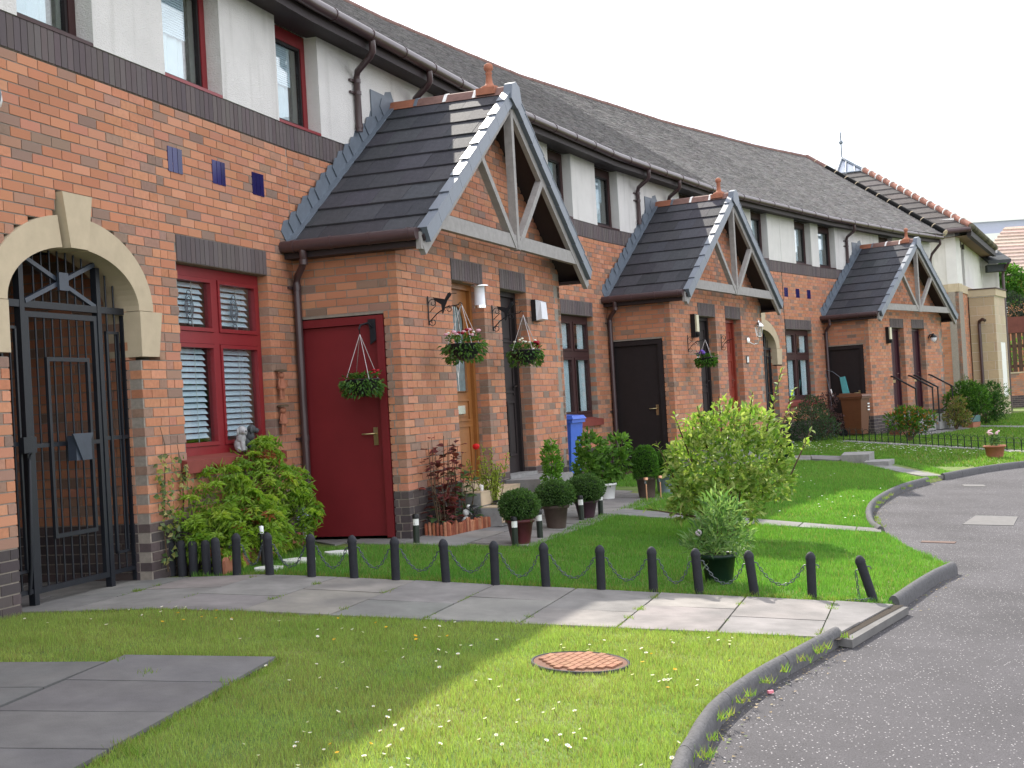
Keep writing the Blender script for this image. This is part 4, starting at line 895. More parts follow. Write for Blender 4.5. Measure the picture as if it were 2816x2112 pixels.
blades('grass', 'far', (4.0, 20, 20, 44, lambda x, y: (y > 23)), 700, .045, .024, (.09, .20, .03), (.14, .24, .045), 260000, straw=.06)
# ------------------------------------------------------------------ plants: helpers
def leaf_cloud(name, P, D, N_, L, Wd, C, mat, parent, kind=None, fold=.25):
    """many leaves in one mesh: each a bent pair of triangles along D with normal N_"""
    P = np.asarray(P, float); D = D / np.linalg.norm(D, axis=1, keepdims=True); S = np.cross(D, N_); S /= np.linalg.norm(S, axis=1, keepdims=True) + 1e-9; U_ = np.cross(S, D); n = len(P)
    L = np.broadcast_to(L, n)[:, None]; Wd = np.broadcast_to(Wd, n)[:, None]
    a = P; b = P + D * L * .45 + S * Wd / 2 + U_ * Wd * fold; c = P + D * L - U_ * L * .12; d = P + D * L * .45 - S * Wd / 2 + U_ * Wd * fold
    V = np.empty((2 * n, 3, 3)); V[0::2, 0] = a; V[0::2, 1] = b; V[0::2, 2] = c; V[1::2, 0] = a; V[1::2, 1] = c; V[1::2, 2] = d
    return tri_cloud(name, V, np.repeat(C, 2, 0), mat, kind, parent)
def rdir(n): v = rng.normal(size=(n, 3)); return v / np.linalg.norm(v, axis=1, keepdims=True)
def blob_pts(spheres, n, r0=.75, r1=1.05):
    """points near the outside of a union of balls, with outward directions"""
    S = np.array(spheres, float); w = S[:, 3] ** 2; i = rng.choice(len(S), n * 3, p=w / w.sum()); d = rdir(n * 3); p = S[i, :3] + d * S[i, 3:4] * rng.uniform(r0, r1, (n * 3, 1))
    k = np.ones(len(p), bool)
    for j in range(len(S)): k &= (np.linalg.norm(p - S[j, :3], axis=1) > S[j, 3] * r0 * .98) | (i == j)
    return p[k][:n], d[k][:n]
def shade_mix(cols, n, j=.2):
    cols = np.array(cols); return cols[rng.integers(0, len(cols), n)] * rng.uniform(1 - j, 1 + j, (n, 1))
def foliage(name, spheres, n, L, Wd, cols, parent, up=.3, mat=None, r0=.55, j=.25, droop=0.):
    p, d = blob_pts(spheres, n, r0); n = len(p); D = d + rdir(n) * .8 + np.array([0, 0, up - droop]); Nn = d + np.array([0, 0, .6]) + rdir(n) * .5
    return leaf_cloud(name, p, D, Nn, L * rng.uniform(.6, 1.2, n), Wd * rng.uniform(.7, 1.2, n), shade_mix(cols, n, j), mat or LEAFA, parent, 'stuff')
def twigs(parent, pts, r=.008, name='stem'):
    b = MB()
    for P in pts: b.tube(P, [r * (1 - .6 * i / max(1, len(P) - 1)) for i in range(len(P))], 5)
    return b.build(name, STEM, parent)
def pot(parent, c, r0, r1, h, mat, name='pot', rim=.012, soil=True):
    b = MB(); b.lathe(c, [(r0, 0), (r0 + (r1 - r0) * .88, h * .86), (r1 + rim, h * .865), (r1 + rim, h), (r1 - .015, h), (r1 - .02, h - .03)], 20, cap=False); b.lathe(c, [(0.001, .002), (r0, .002)], 20, cap=False); o = b.build(name, mat, parent)
    if soil:
        s = MB(); s.lathe(c, [(.001, h - .025), (r1 - .016, h - .025)], 20, cap=False); s.build('potting_soil', SOIL, parent)
    return o
def leafmesh(name, L, W_, mat=LEAFO, nseg=1):
    b = MB(); b.add([(0, 0, 0), (W_ * .42, L * .3, W_ * .14), (W_ * .42, L * .62, W_ * .1), (0, L, -L * .10), (-W_ * .42, L * .62, W_ * .1), (-W_ * .42, L * .3, W_ * .14), (0, L * .45, 0)], [(0, 1, 6), (1, 2, 6), (2, 3, 6), (3, 4, 6), (4, 5, 6), (5, 0, 6)]); return mesh_of(b, name, mat)
def orient(p, d, nrm, s):
    d = Vector(d).normalized(); z = Vector(nrm); x = d.cross(z)
    if x.length < 1e-4: x = d.orthogonal()
    x.normalize(); z = x.cross(d); return Matrix(((x.x * s, d.x * s, z.x * s, p[0]), (x.y * s, d.y * s, z.y * s, p[1]), (x.z * s, d.z * s, z.z * s, p[2]), (0, 0, 0, 1)))
# ------------------------------------------------------------------ manhole, covers
g = thing('manhole_cover', 'round rusty red brick-patterned cover set in the sunlit lawn', 'manhole cover', (*MH, zg(*MH)))
b = MB(); z = zg(*MH); q = (*MH, z); b.lathe(q, [(.27, -.03), (.27, .006), (.260, .008), (.257, .003)], 40, cap=False); b.build('rim', WOODP, g)
b = MB(); b.lathe(q, [(.001, .004), (.256, .004)], 40, cap=False); b.build('plate', M('plate_recess', (.15, .075, .05), .9, .2, 30), g)
RUST = unit_box('cover_brick_shape', M('rusty_cover', src='obj', rough=.9, noise=.25, ns=30, bump=.3, bs=120))
ca = math.atan2(-.1, .6)
for i in range(-6, 7):
    for j in range(-4, 5):
        u, w = (j + (.5 if i % 2 else 0)) * .078, i * .04
        if math.hypot(abs(u) + .03, abs(w) + .012) < .25:
            p = MH + u * np.array([math.cos(ca), math.sin(ca)]) + w * np.array([-math.sin(ca), math.cos(ca)]); f = Fr(p, ca); inst(RUST, 'brick_pad', g, frmat(f, 0, 0, z + .008, .071, .034, .012), jit((.29, .145, .09), .12))
_e = .05; _gr = np.array([(zg(MH[0] + _e, MH[1]) - zg(MH[0] - _e, MH[1])) / (2 * _e), (zg(MH[0], MH[1] + _e) - zg(MH[0], MH[1] - _e)) / (2 * _e)]); g.rotation_euler = Vector((-_gr[0], -_gr[1], 1)).to_track_quat('Z', 'Y').to_euler(); g.location.z += .012
def cover(c4, label, name, mat):
    m = np.mean(c4, 0); zz = [zg(*p) - .055 for p in c4]; b = MB(); b.hexa([(*p, a - .03) for p, a in zip(c4, zz)] + [(*p, a + .006) for p, a in zip(c4, zz)]); o = b.build(name, mat, None, loc=(*m, zg(*m) - .06)); tag(o, label, 'inspection cover')
CONCP = M('cover_concrete', (.14, .135, .132), .9, .15, 12, .2, 90)
cover([(4.95, 15.1), (5.5, 15.05), (5.9, 15.98), (5.42, 16.05)], 'pale rectangular concrete cover in the middle of the asphalt', 'inspection_cover', CONCP)
cover([(3.98, 13.45), (4.30, 13.40), (4.36, 13.52), (4.03, 13.57)], 'small rusty plate in the asphalt near the end of the second path', 'stopcock_cover', M('rusty_plate', (.13, .085, .07), .9, .2, 20))
cover([(6.62, 20.0), (6.95, 20.0), (7.0, 20.3), (6.68, 20.3)], 'small grey plate in the asphalt below the concrete steps', 'stopcock_cover', CONCP)
# ------------------------------------------------------------------ log posts, chain fence
def postmesh(h, w=.068):
    b = MB(); n = 12; vs = []; pr = [(w / 2, 0), (w / 2, h - .035), (w * .46, h - .018), (w * .3, h - .004), (w * .1, h)]
    b.lathe((0, 0, 0), pr, n); return b
lp = [(-2.963, 10.83), (-2.897, 10.80), (-2.80, 10.757), (-2.70, 10.713), (-2.60, 10.668), (-2.483, 10.615), (-2.388, 10.572)]
words = ['first', 'second', 'third', 'fourth', 'fifth', 'sixth', 'seventh', 'eighth', 'ninth', 'tenth', 'eleventh', 'twelfth', 'thirteenth', 'fourteenth']
b0 = MB(); b0.lathe((0, 0, 0), [(.036, -.05), (.036, .262), (.032, .282), (.020, .296), (.004, .30)], 12)
proto = tag(b0.build('log_post', WOODP), 'charcoal log post in the close-set row, ' + words[0] + ' counting from the arch', 'post', 'charcoal log posts edging the flower bed')
for i, p in enumerate(lp):
    o = proto if i == 0 else clone(proto, (0, 0, 0)); o.location = (*p, zg(*p)); o['label'] = 'charcoal log post in the close-set row, ' + words[i] + ' counting from the arch'
    o.scale = (1, 1, random.uniform(.94, 1.04)); o.rotation_euler = (R(random.uniform(-2, 2)), R(random.uniform(-2.5, 2.5)), 0)
bol = [(-2.223, 10.495), (-1.945, 10.38), (-1.609, 10.28), (-1.28, 10.235), (-.959, 10.17), (-.576, 10.09), (-.208, 10.01), (.166, 9.955), (.565, 9.85), (.94, 9.80), (1.267, 9.75), (1.656, 9.69), (2.053, 9.63), (2.477, 9.585)]
root = thing('chain_post', 'x', 'post', (0, 0, 0), 'charcoal posts of the chain fence')
b = MB(); b.lathe((0, 0, 0), [(.033, -.06), (.0335, .275), (.037, .285), (.036, .30), (.030, .315), (.021, .328), (.010, .336), (.001, .338)], 14); b.build('post', WOODP, root)
for s in (-1, 1):
    b = MB(); b.tube([(s * .03, 0, .245), (s * .044, 0, .243), (s * .056, 0, .236), (s * .058, 0, .226), (s * .050, 0, .222)], .0045, 6); b.build('hook', CHAIN, root)
fa = math.atan2(-.9, 4.7)
tilt = [1.5, -1, 1, -.5, .8, -1.5, .6, -.8, 1, .5, -2.5, -5.5, .8, -15]
posts = []
for i, p in enumerate(bol):
    o = root if i == 0 else clone(root, (0, 0, 0)); o.location = (*p, zg(*p)); o.rotation_euler = (0, R(tilt[i]), fa); posts.append(o)
    o['label'] = ('charcoal post leaning hard to the left at the loose end of the chain fence' if i == 13 else 'charcoal post in the chain fence, ' + words[i] + ' counting from the close-set logs')
bpy.context.view_layer.update()
lb = MB(); k = 10; lb.tube([(.0085 * math.cos(t) , 0, .0075 * math.sin(t) + (.0085 if math.sin(t) > 0 else -.0085)) for t in np.linspace(0, 2 * PI, k + 1)[:-1]], .0032, 5, close=True); LINK = mesh_of(lb, 'chain_link_shape', CHAIN)
def chain(p, q, sag, label, floor=None):
    p, q = Vector(p), Vector(q); g = thing('chain', label, 'chain', tuple((p + q) / 2), 'chains hung between the posts'); pts = [p.lerp(q, t) - Vector((0, 0, sag * 4 * t * (1 - t))) for t in np.linspace(0, 1, 60)]
    d = [0]
    for a, c in zip(pts[:-1], pts[1:]): d.append(d[-1] + (c - a).length)
    n = int(d[-1] / .0265); P = np.array(pts)
    for i in range(n):
        s = (i + .5) / n * d[-1]; c = Vector([np.interp(s, d, P[:, k]) for k in range(3)]); e = Vector([np.interp(min(s + .01, d[-1]), d, P[:, k]) for k in range(3)]); t = (e - c).normalized(); x = t.cross(Vector((0, 0, 1)))
        if x.length < .05: x = Vector((1, 0, 0))
        x.normalize(); y = t.cross(x)
        if i % 2: x, y = y, -x
        inst(LINK, 'chain_link', g, Matrix(((x.x, y.x, t.x, c.x), (x.y, y.y, t.y, c.y), (x.z, y.z, t.z, c.z), (0, 0, 0, 1))))
for i in range(12):
    a = posts[i].matrix_world @ Vector((.054, 0, .226)); c = posts[i + 1].matrix_world @ Vector((-.054, 0, .226)); chain(a, c, .135 + random.uniform(-.008, .012), 'sagging dark chain link span, ' + words[i] + ' counting from the close-set log posts')
a = posts[13].matrix_world @ Vector((-.054, 0, .226)); zz = zg(a.x, a.y) + .02; chain(a, (a.x + .01, a.y - .01, zz), 0, 'loose chain dangling straight down from the leaning end post')
g = thing('chain', 'short coil of dropped chain lying on the slab beneath the leaning post', 'chain', (a.x - .02, a.y - .1, zz - .01), 'chains hung between the posts')
for i in range(9):
    t = Vector((.9, random.uniform(-.5, .3), 0)).normalized(); x = Vector((0, 0, 1)); y = t.cross(x); c = Vector((a.x - .09 + i * .02, a.y - .10 + .02 * math.sin(i), zz - .005)); inst(LINK, 'chain_link', g, Matrix(((x.x, y.x, t.x, c.x), (x.y, y.y, t.y, c.y), (x.z, y.z, t.z, c.z), (0, 0, 0, 1))))
# ------------------------------------------------------------------ big shrub of leafy rosettes by the red window
PS = [(-2.32, 11.9, 0.62, 0.34), (-2.52, 11.3, 0.50, 0.34), (-2.73, 11.0, 0.37, 0.28), (-2.12, 12.2, 0.54, 0.25), (-2.04, 12.0, 0.3, 0.24), (-2.28, 11.4, 0.27, 0.32), (-2.88, 10.95, 0.37, 0.16), (-2.45, 10.9, 0.24, 0.24), (-1.95, 12.1, 0.36, 0.15), (-2.22, 11.95, .92, .13)]
g = thing('rosette_shrub', 'large bright green shrub of whorled leaves under the red window', 'shrub', (-2.4, 11.5, 0))
rb = MB()
for k in range(13):
    an = k * 2.399; el = (.1 + .75 * (k / 13)); ln = .105 * (1 - .3 * k / 13); d = np.array([math.cos(an) * math.cos(el), math.sin(an) * math.cos(el), math.sin(el)]); s = np.array([-math.sin(an), math.cos(an), 0]); w = .013
    a = d * .012; m1 = d * ln * .5 + np.array([0, 0, .006]); t_ = d * ln + np.array([0, 0, -.028]); rb.add([a, m1 + s * w, t_, m1 - s * w], [(0, 1, 2), (0, 2, 3)])
ROS = mesh_of(rb, 'leaf_rosette_shape', LEAFO)
p, d = blob_pts(PS, 480, .86, 1.02)
kk = [i for i in range(len(p)) if p[i][2] > .06 and vdist(p[i][0], p[i][1])[0] > .05]; kk = kk[:300]
for i in kk:
    ax = Vector(d[i]) * .6 + Vector((0, 0, .75)) + Vector(rdir(1)[0]) * .25; ax.normalize(); q = ax.to_track_quat('Z', 'Y').to_matrix().to_4x4(); c = random.choice([(.19, .31, .03), (.25, .37, .04), (.14, .26, .03), (.31, .40, .06), (.22, .34, .045)])
    if random.random() < .05: c = (.26, .09, .035)
    inst(ROS, 'leaf_rosette', g, Matrix.Translation(Vector(p[i])) @ q @ Matrix.Rotation(random.random() * 6.28, 4, 'Z') @ Matrix.Scale(random.uniform(.7, 1.1), 4), jit(c, .15))
foliage('inner_leaves', PS, 5200, .075, .02, [(.11, .21, .025), (.15, .26, .03), (.19, .29, .04), (.22, .30, .05)], g, r0=.4)
twigs(g, [[(-2.4, 11.5, 0), (x * .5 - 1.2, y * .5 + 5.75, z * .6), (x, y, z)] for x, y, z, r in PS] + [[(-2.35, 11.7, .2), (-2.3 + random.uniform(-.1, .1), 11.8, .5), (-2.25 + random.uniform(-.2, .2), 11.85, .8)] for _ in range(6)], .012)
# terracotta scalloped edging
g = thing('bed_edging', 'terracotta scalloped edging strip holding back the flower bed', 'edging', (-2.2, 11.6, 0))
A_, B_ = np.array((-2.34, 10.58)), np.array((-2.03, 12.75)); n_ = 8
for i in range(n_):
    a, c = A_ + (B_ - A_) * i / n_, A_ + (B_ - A_) * (i + .97) / n_; fr_ = fac(a, c); b = MB(); m = 3
    poly = [(0, -.04), (fr_.L, -.04)] + [(fr_.L * (1 - t), .115 + .025 * abs(math.sin(t * PI * m))) for t in np.linspace(0, 1, 19)]
    b.prism(fr_, poly, -.012, .012); b.build('edging_tile', TERR, g)
# ivy
g = thing('variegated_ivy', 'cream and green variegated ivy climbing the brick beside the arch', 'climber', (*FA.xy(4.55, .05), 0))
ip = []
for i in range(130): u = 4.42 + rng.normal() * .07 + (.0 if i % 3 else .12); z = rng.uniform(.15, .98); ip.append(FA.p(u + .05 * math.sin(z * 7), .03 + rng.uniform(0, .05), z))
for i in range(26): ip.append(FA.p(4.72 + rng.normal() * .05, .03 + rng.uniform(0, .04), rng.uniform(.7, .9)))
ip = np.array(ip); n_ = len(ip); nv = np.array([FA.n[0], FA.n[1], .2])[None] + rdir(n_) * .35
leaf_cloud('ivy_leaves', ip, rdir(n_) * .8 + np.array([0, 0, -.5]), nv, .05 * rng.uniform(.7, 1.2, n_), .045 * rng.uniform(.7, 1.2, n_), shade_mix([(.28, .30, .09), (.35, .33, .13), (.10, .16, .06), (.16, .21, .10)], n_), LEAFA, g, 'stuff')
twigs(g, [[FA.p(4.45, .02, .05), FA.p(4.42, .02, .4), FA.p(4.47, .02, .75), FA.p(4.5, .02, 1.05), FA.p(4.44, .02, 1.2)], [FA.p(4.72, .02, .4), FA.p(4.74, .02, .8), FA.p(4.68, .02, 1.05)]], .006)
# dog ornaments on the sill
def dog(u, v, z, rot, col, label):
    f = Fr(FA.xy(u, v), FA.t + rot); g = thing('dog_ornament', label, 'garden ornament', (*FA.xy(u, v), z)); b = MB(); P = lambda x, y, h: f.p(x, y, z + h)
    b.ball(P(0, 0, .06), .058, 12, sz=1.15, sx=.85, sy=1.); b.ball(P(0, .03, .12), .045, 12, sz=1.2); b.tube([P(0, .04, .12), P(0, .055, .05), P(0, .07, .005)], [.03, .022, .02], 8); b.ball(P(.03, .04, .02), .026, 8); b.ball(P(-.03, .04, .02), .026, 8); b.build('body', col, g)
    b = MB(); b.ball(P(0, .05, .185), .042, 12); b.ball(P(0, .092, .172), .024, 10); b.build('head', col, g)
    for s in (-1, 1):
        b = MB(); b.ball(P(s * .042, .05, .175), .02, 8, sz=1.7, sx=.6); b.build('ear', col, g)
    b = MB(); b.ball(P(0, .113, .178), .008, 6); b.build('nose', BLKP, g)
dog(5.78, -.02, .935, -.5, M('grey_resin', (.36, .36, .37), .7, .25, 40, .2, 90), 'pale grey dog ornament on the red window sill')
dog(5.93, -.03, .94, .4, M('dark_resin', (.06, .065, .07), .6, .4, 30), 'dark dog ornament beside the pale dog on the window sill')
# wall lamp at the left edge
g = thing('security_light', 'grey domed wall light at the left edge of the near brickwork', 'light', FA.p(2.44, .1, 3.46)); b = MB(); q = FA.p(2.43, .12, 3.42); b.ball(q, .095, 16, sz=1.15); b.build('dome', LEAD, g)
b = MB(); b.box(FA, 2.40, 2.46, 0, .06, 3.36, 3.5); b.build('bracket', BLKP, g); b = MB(); b.lathe(FA.p(2.56, .07, 3.36), [(.02, 0), (.05, .01), (.06, .05), (.055, .11), (.03, .14)], 14); b.build('sensor', WHITE, g)
# terracotta pot people
def potman(z, label):
    u, v = 6.52, .05; c = FA.p(u, v, z); g = thing('pot_figure', label, 'garden ornament', c)
    def P(dz, du=0, dv=0): return FA.p(u + du, v + dv, z + dz)
    b = MB(); b.lathe(P(.015), [(.055, 0), (.058, .008), (.05, .016), (.02, .02)], 14); b.build('hat', STEM, g)
    b = MB(); b.ball(P(-.02), .032, 10); b.build('head', TERR, g); b = MB(); b.lathe(P(-.145), [(.042, 0), (.045, .02), (.04, .022), (.026, .09), (.012, .095)], 12); b.build('body', TERR, g)
    for s in (-1, 1):
        b = MB(); b.lathe(P(-.205, s * .02), [(.018, 0), (.012, .055)], 8); b.lathe(P(-.245, s * .021), [(.019, 0), (.013, .038)], 8); b.build('leg', TERR, g)
        b = MB(); b.tube([P(-.05, s * .03), P(-.09, s * .055), P(-.12, s * .06)], .008, 6); b.build('arm', TERR, g)
potman(1.63, 'upper terracotta pot man hanging between red window and downpipe'); potman(1.30, 'lower terracotta pot man hanging between red window and downpipe')
# ------------------------------------------------------------------ hanging baskets
CHN = M('basket_chain', (.45, .42, .42), .35, .2, 60, metal=.8)
def basket(c, top, label, group, kind, r=.17, seed=0):
    g = thing('hanging_basket', label, 'hanging basket', c, group); C = np.array(c)
    b = MB(); b.lathe(c, [(.01, -r * .95), (r * .55, -r * .82), (r * .85, -r * .45), (r, 0), (r * 1.03, .005), (r * .96, .01)], 18, cap=False); b.build('bowl', BLKP, g)
    for i in range(4):
        an = i * PI / 2 + .5; b = MB(); b.tube([C + (r * math.cos(an), r * math.sin(an), 0), np.array(top)], .0035, 5); b.build('hanger_chain', CHN, g)
    n = 520; G1 = [(.05, .12, .022), (.07, .15, .026), (.10, .19, .035), (.06, .13, .045)]
    if kind == 'ball': G1 = [(.05, .14, .012), (.06, .16, .015), (.04, .11, .012)]
    a = rng.uniform(0, 2 * PI, n); h = rng.uniform(-.95, .45, n) if kind != 'red' else rng.uniform(-.9, .35, n); rr = r * (1.12 - .35 * np.clip(-h, 0, 1) ** 2) * rng.uniform(.75, 1.12, n); rr = np.where(h > .05, rr * rng.uniform(.2, .95, n), rr)
    p = C + np.stack([rr * np.cos(a), rr * np.sin(a), h * r], -1)
    d = np.stack([np.cos(a), np.sin(a), np.where(h < .05, -.7, .7)], -1) + rdir(n) * .6
    leaf_cloud('trailing_foliage', p, d, rdir(n) + np.array([0, 0, 1.]), .05 * rng.uniform(.6, 1.3, n), .022 * rng.uniform(.7, 1.3, n), shade_mix(G1, n, .3), LEAFA, g, 'stuff')
    fl = {'red': [((.35, .01, .02), 7, .018, 1)], 'pink': [((.75, .42, .52), 9, .026, 0), ((.30, .01, .03), 4, .024, 0), ((.8, .8, .78), 5, .016, 0)], 'white': [((.85, .85, .82), 8, .018, 0), ((.35, .012, .03), 7, .024, 1)], 'ball': [((.21, .12, .55), 13, .032, 2), ((.7, .35, .35), 2, .022, 2)]}[kind]
    for col, m, s, side in fl:
        for i in range(m):
            an = rng.uniform(0, 2 * PI) if side == 0 else (rng.uniform(-.9, .5) if side == 1 else rng.uniform(2.4, 4.2)); k = rng.uniform(.3, 1.0) if side != 1 else .9
            q = C + (r * k * math.cos(an), r * k * math.sin(an), r * (.55 if side != 1 else .25) + rng.uniform(-.01, .05)); b = MB(); ax = np.array([math.cos(an), math.sin(an), 1.0]); 
            b.ball(q, s, 8, sz=.6); b.build('flower', petal(col), g)
    return g
_pc = {}
def petal(c):
    if c not in _pc: _pc[c] = M('petal_colour', c, .6, .08, 40, tr=.2)
    return _pc[c]
def scroll(fr, u, v0, ztop, h, reach, parent, bird=True):
    """black scroll bracket on the wall with a bird silhouette"""
    P = lambda a, z: fr.p(u, v0 + a, z); b = MB(); b.tube([P(.008, ztop), P(.008, ztop - h)], .0065, 6); b.tube([P(.01, ztop - h * .9), P(reach * .3, ztop - h * .62), P(reach * .62, ztop - h * .42), P(reach, ztop - h * .38)], .0055, 6)
    def sp(ca, cz, r, t0, turns, sg=1): b.tube([P(ca + sg * r * (1 - .7 * k) * math.cos(t0 + turns * 2 * PI * k), cz + r * (1 - .7 * k) * math.sin(t0 + turns * 2 * PI * k)) for k in np.linspace(0, 1, 18)], .004, 5)
    sp(.05, ztop - h * .9, .04, PI, 1.1); sp(.06, ztop - h * .25, .045, PI, -1.1); sp(reach * .72, ztop - h * .50, .035, PI / 2, 1.1); sp(reach * .5, ztop - h * .56, .025, 0, 1.0)
    b.tube([P(.02, ztop - h * .55), P(.09, ztop - h * .35), P(.08, ztop - h * .18)], .004, 5); b.tube([P(reach, ztop - h * .38), P(reach + .02, ztop - h * .30), P(reach + .045, ztop - h * .36), P(reach + .03, ztop - h * .42)], .005, 6)
    o = b.build('basket_bracket', IRON, parent)
    if bird:
        q = Fr(fr.xy(u, v0), fr.t - PI / 2); x = MB(); zb = ztop - h * .22
        x.prism(q, [(.16, zb - .13), (.19, zb - .05), (.22, zb + .01), (.25, zb + .04), (.265, zb + .06), (.25, zb + .085), (.225, zb + .075), (.19, zb + .02), (.15, zb + .03), (.06, zb + .05), (.09, zb + .01), (.15, zb - .03)], -.004, .004)
        x.tube([q.p(.255, 0, zb + .072), q.p(.32, 0, zb + .068)], .0035, 4); x.build('bird_silhouette', IRON, o)
F0 = Fr(PF[0].xy(0, PD), PF[0].t); F1 = Fr(PF[1].xy(0, PD), PF[1].t); F2 = Fr(PF[2].xy(0, PD), PF[2].t)
S0 = Fr(PF[0].xy(0, 0), PF[0].t - PI / 2)
scroll(F0, .69, .0, 2.335, .29, .33, HB); scroll(F0, 2.50, .0, 2.335, .29, .33, HB)
scroll(F1, .75, .0, 2.2, .28, .26, HC, False); scroll(F1, 2.5, 0, 2.25, .28, .2, HC, False)
GB = 'hanging baskets on the gabled porches'
q = S0.p(.80, .24, 1.50); b = MB(); b.prism(S0, [(.80, 1.86), (.86, 1.90), (.86, 2.10), (.78, 2.10), (.80, 2.0)], .02, .035); b.tube([S0.p(.83, .03, 2.02), S0.p(.82, .12, 2.06), S0.p(.80, .22, 2.04), S0.p(.80, .26, 2.0), S0.p(.80, .25, 1.96)], .009, 6); b.build('basket_bracket', IRON, HB)
basket(S0.p(.80, .25, 1.52), S0.p(.80, .25, 1.95), 'hanging basket of trailing green leaves in front of the red store door', GB, 'red', .165)
basket(F0.p(.70, .36, 1.83), F0.p(.70, .36, 2.23), 'hanging basket with pink and dark red flowers beside the golden oak door', GB, 'pink', .175)
basket(F0.p(2.53, .36, 1.80), F0.p(2.53, .36, 2.2), 'hanging basket with white and red flowers before the near-black front door', GB, 'white', .165)
basket(F1.p(.78, .30, 1.80), F1.p(.78, .30, 2.1), 'round green hanging basket with purple flowers on the middle porch', GB, 'ball', .15)
# ------------------------------------------------------------------ wall lights and plaques
b = MB(); b.lathe(F0.p(1.68, .18, 2.27), [(.06, 0), (.062, .012), (.058, .014), (.055, .2), (.06, .205), (.06, .22), (.01, .225)], 16); lt = b.build('porch_light', FROST, HB)
b = MB(); b.tube([F0.p(1.68, 0, 2.55), F0.p(1.68, .1, 2.52), F0.p(1.68, .18, 2.49)], .012, 6); b.lathe(F0.p(1.68, .18, 2.48), [(.10, 0), (.10, .012), (.02, .02)], 16); b.lathe(F0.p(1.68, .18, 2.25), [(.064, 0), (.064, .03)], 16); b.build('light_mount', CHROME, lt)
b = MB(); b.box(F0, 3.87, 4.13, 0, .06, 2.21, 2.47); bk = b.build('bulkhead_light', BLKP, HB); b = MB(); b.hexa([F0.p(3.885, .13, 2.23), F0.p(4.115, .13, 2.23), F0.p(4.125, .06, 2.215), F0.p(3.875, .06, 2.215), F0.p(3.90, .12, 2.44), F0.p(4.10, .12, 2.44), F0.p(4.125, .06, 2.465), F0.p(3.875, .06, 2.465)]); b.build('diffuser', FROST, bk)
def plaque(fr, u, z, h, shape, text, mat=WHITE):
    b = MB(); P = [(u + .045 * math.cos(t), z + .085 * math.sin(t)) for t in np.linspace(0, 2 * PI, 21)[:-1]] if shape == 'oval' else [(u - .075, z - .075), (u + .075, z - .075), (u + .075, z + .075), (u - .075, z + .075)]
    b.prism(fr, P, 0, .012); o = b.build('number_plaque', mat, h)
    if shape != 'oval':
        x = MB(); x.prism(fr, [(u - .055, z - .055), (u + .055, z - .055), (u + .055, z + .055), (u - .055, z + .055)], .012, .016); x.build('plaque_face', WHITE, o)
    return o
plaque(F0, 3.85, 1.80, HB, 'oval', ''); plaque(F1, 1.22, 1.80, HC, 'oval', ''); plaque(F1, 3.98, 1.80, HC, 'square', '', BLKP)
def digits(fr, u, z, v, h, rows, parent):
    b = MB()
    for k, (cu, segs) in enumerate(rows):
        for pts in segs: b.tube([fr.p(u + cu + a * h, v, z + c * h) for a, c in pts], h * .09, 4)
    b.build('numeral', BLKP, parent)
_8 = [[(.25 * math.cos(t), .25 + .22 * math.sin(t)) for t in np.linspace(0, 6.28, 10)], [(.28 * math.cos(t), -.25 + .26 * math.sin(t)) for t in np.linspace(0, 6.28, 10)]]
def rectlight(fr, u, h):
    b = MB(); b.box(fr, u - .07, u + .07, 0, .08, 2.16, 2.56); o = b.build('rectangular_light', BLKP, h); b = MB(); b.box(fr, u - .055, u + .055, .08, .11, 2.26, 2.54); b.build('diffuser', M('cream_diffuser', (.62, .58, .42), .4, .03, 10) if 'cream_diffuser' not in bpy.data.materials else bpy.data.materials['cream_diffuser'], o); b = MB(); b.lathe(fr.p(u, .09, 2.17), [(.03, 0), (.045, .03), (.045, .08)], 10); b.build('sensor', BLKP, o)
rectlight(F1, 1.02, HC); rectlight(F2, 1.12, HD)
# lantern by the red-brown door
g = MB(); q = F1.p(4.1, .22, 2.22); g.lathe(F1.p(4.0, .02, 2.16), [(.045, -.05), (.05, 0), (.045, .05)], 10); g.tube([F1.p(4.0, .03, 2.14), F1.p(4.05, .12, 2.08), F1.p(4.1, .2, 2.10), F1.p(4.1, .22, 2.2)], .011, 6); ln = g.build('lantern', CHROME, HC)
b = MB(); b.lathe(F1.p(4.1, .22, 2.2), [(.03, 0), (.045, .02), (.045, .03)], 6, sm=False); b.lathe(F1.p(4.1, .22, 2.41), [(.10, 0), (.085, .03), (.05, .07), (.02, .085), (.018, .11), (.001, .13)], 12, sm=False); b.build('lantern_cap', CHROME, ln)
b = MB(); b.lathe(F1.p(4.1, .22, 2.225), [(.045, 0), (.075, .19)], 6, sm=False, cap=False); b.build('lantern_glass', CLEAR, ln)
for k in range(6):
    b = MB(); b.tube([np.array(F1.p(4.1, .22, 2.225)) + (.046 * math.cos(k * PI / 3), .046 * math.sin(k * PI / 3), 0), np.array(F1.p(4.1, .22, 2.415)) + (.076 * math.cos(k * PI / 3), .076 * math.sin(k * PI / 3), 0)], .005, 4); b.build('lantern_bar', CHROME, ln)
b = MB(); b.lathe(F2.p(4.02, .12, 2.20), [(.03, 0), (.075, .05), (.08, .11), (.03, .16)], 12, cap=False); wl = b.build('well_glass_light', FROST, HD); b = MB(); b.lathe(F2.p(4.02, .12, 2.31), [(.095, 0), (.09, .03), (.03, .08), (.02, .11)], 12); b.tube([F2.p(4.02, .12, 2.4), F2.p(3.98, .04, 2.38), F2.p(3.96, 0, 2.3)], .018, 6); b.build('hood', BLKP, wl)
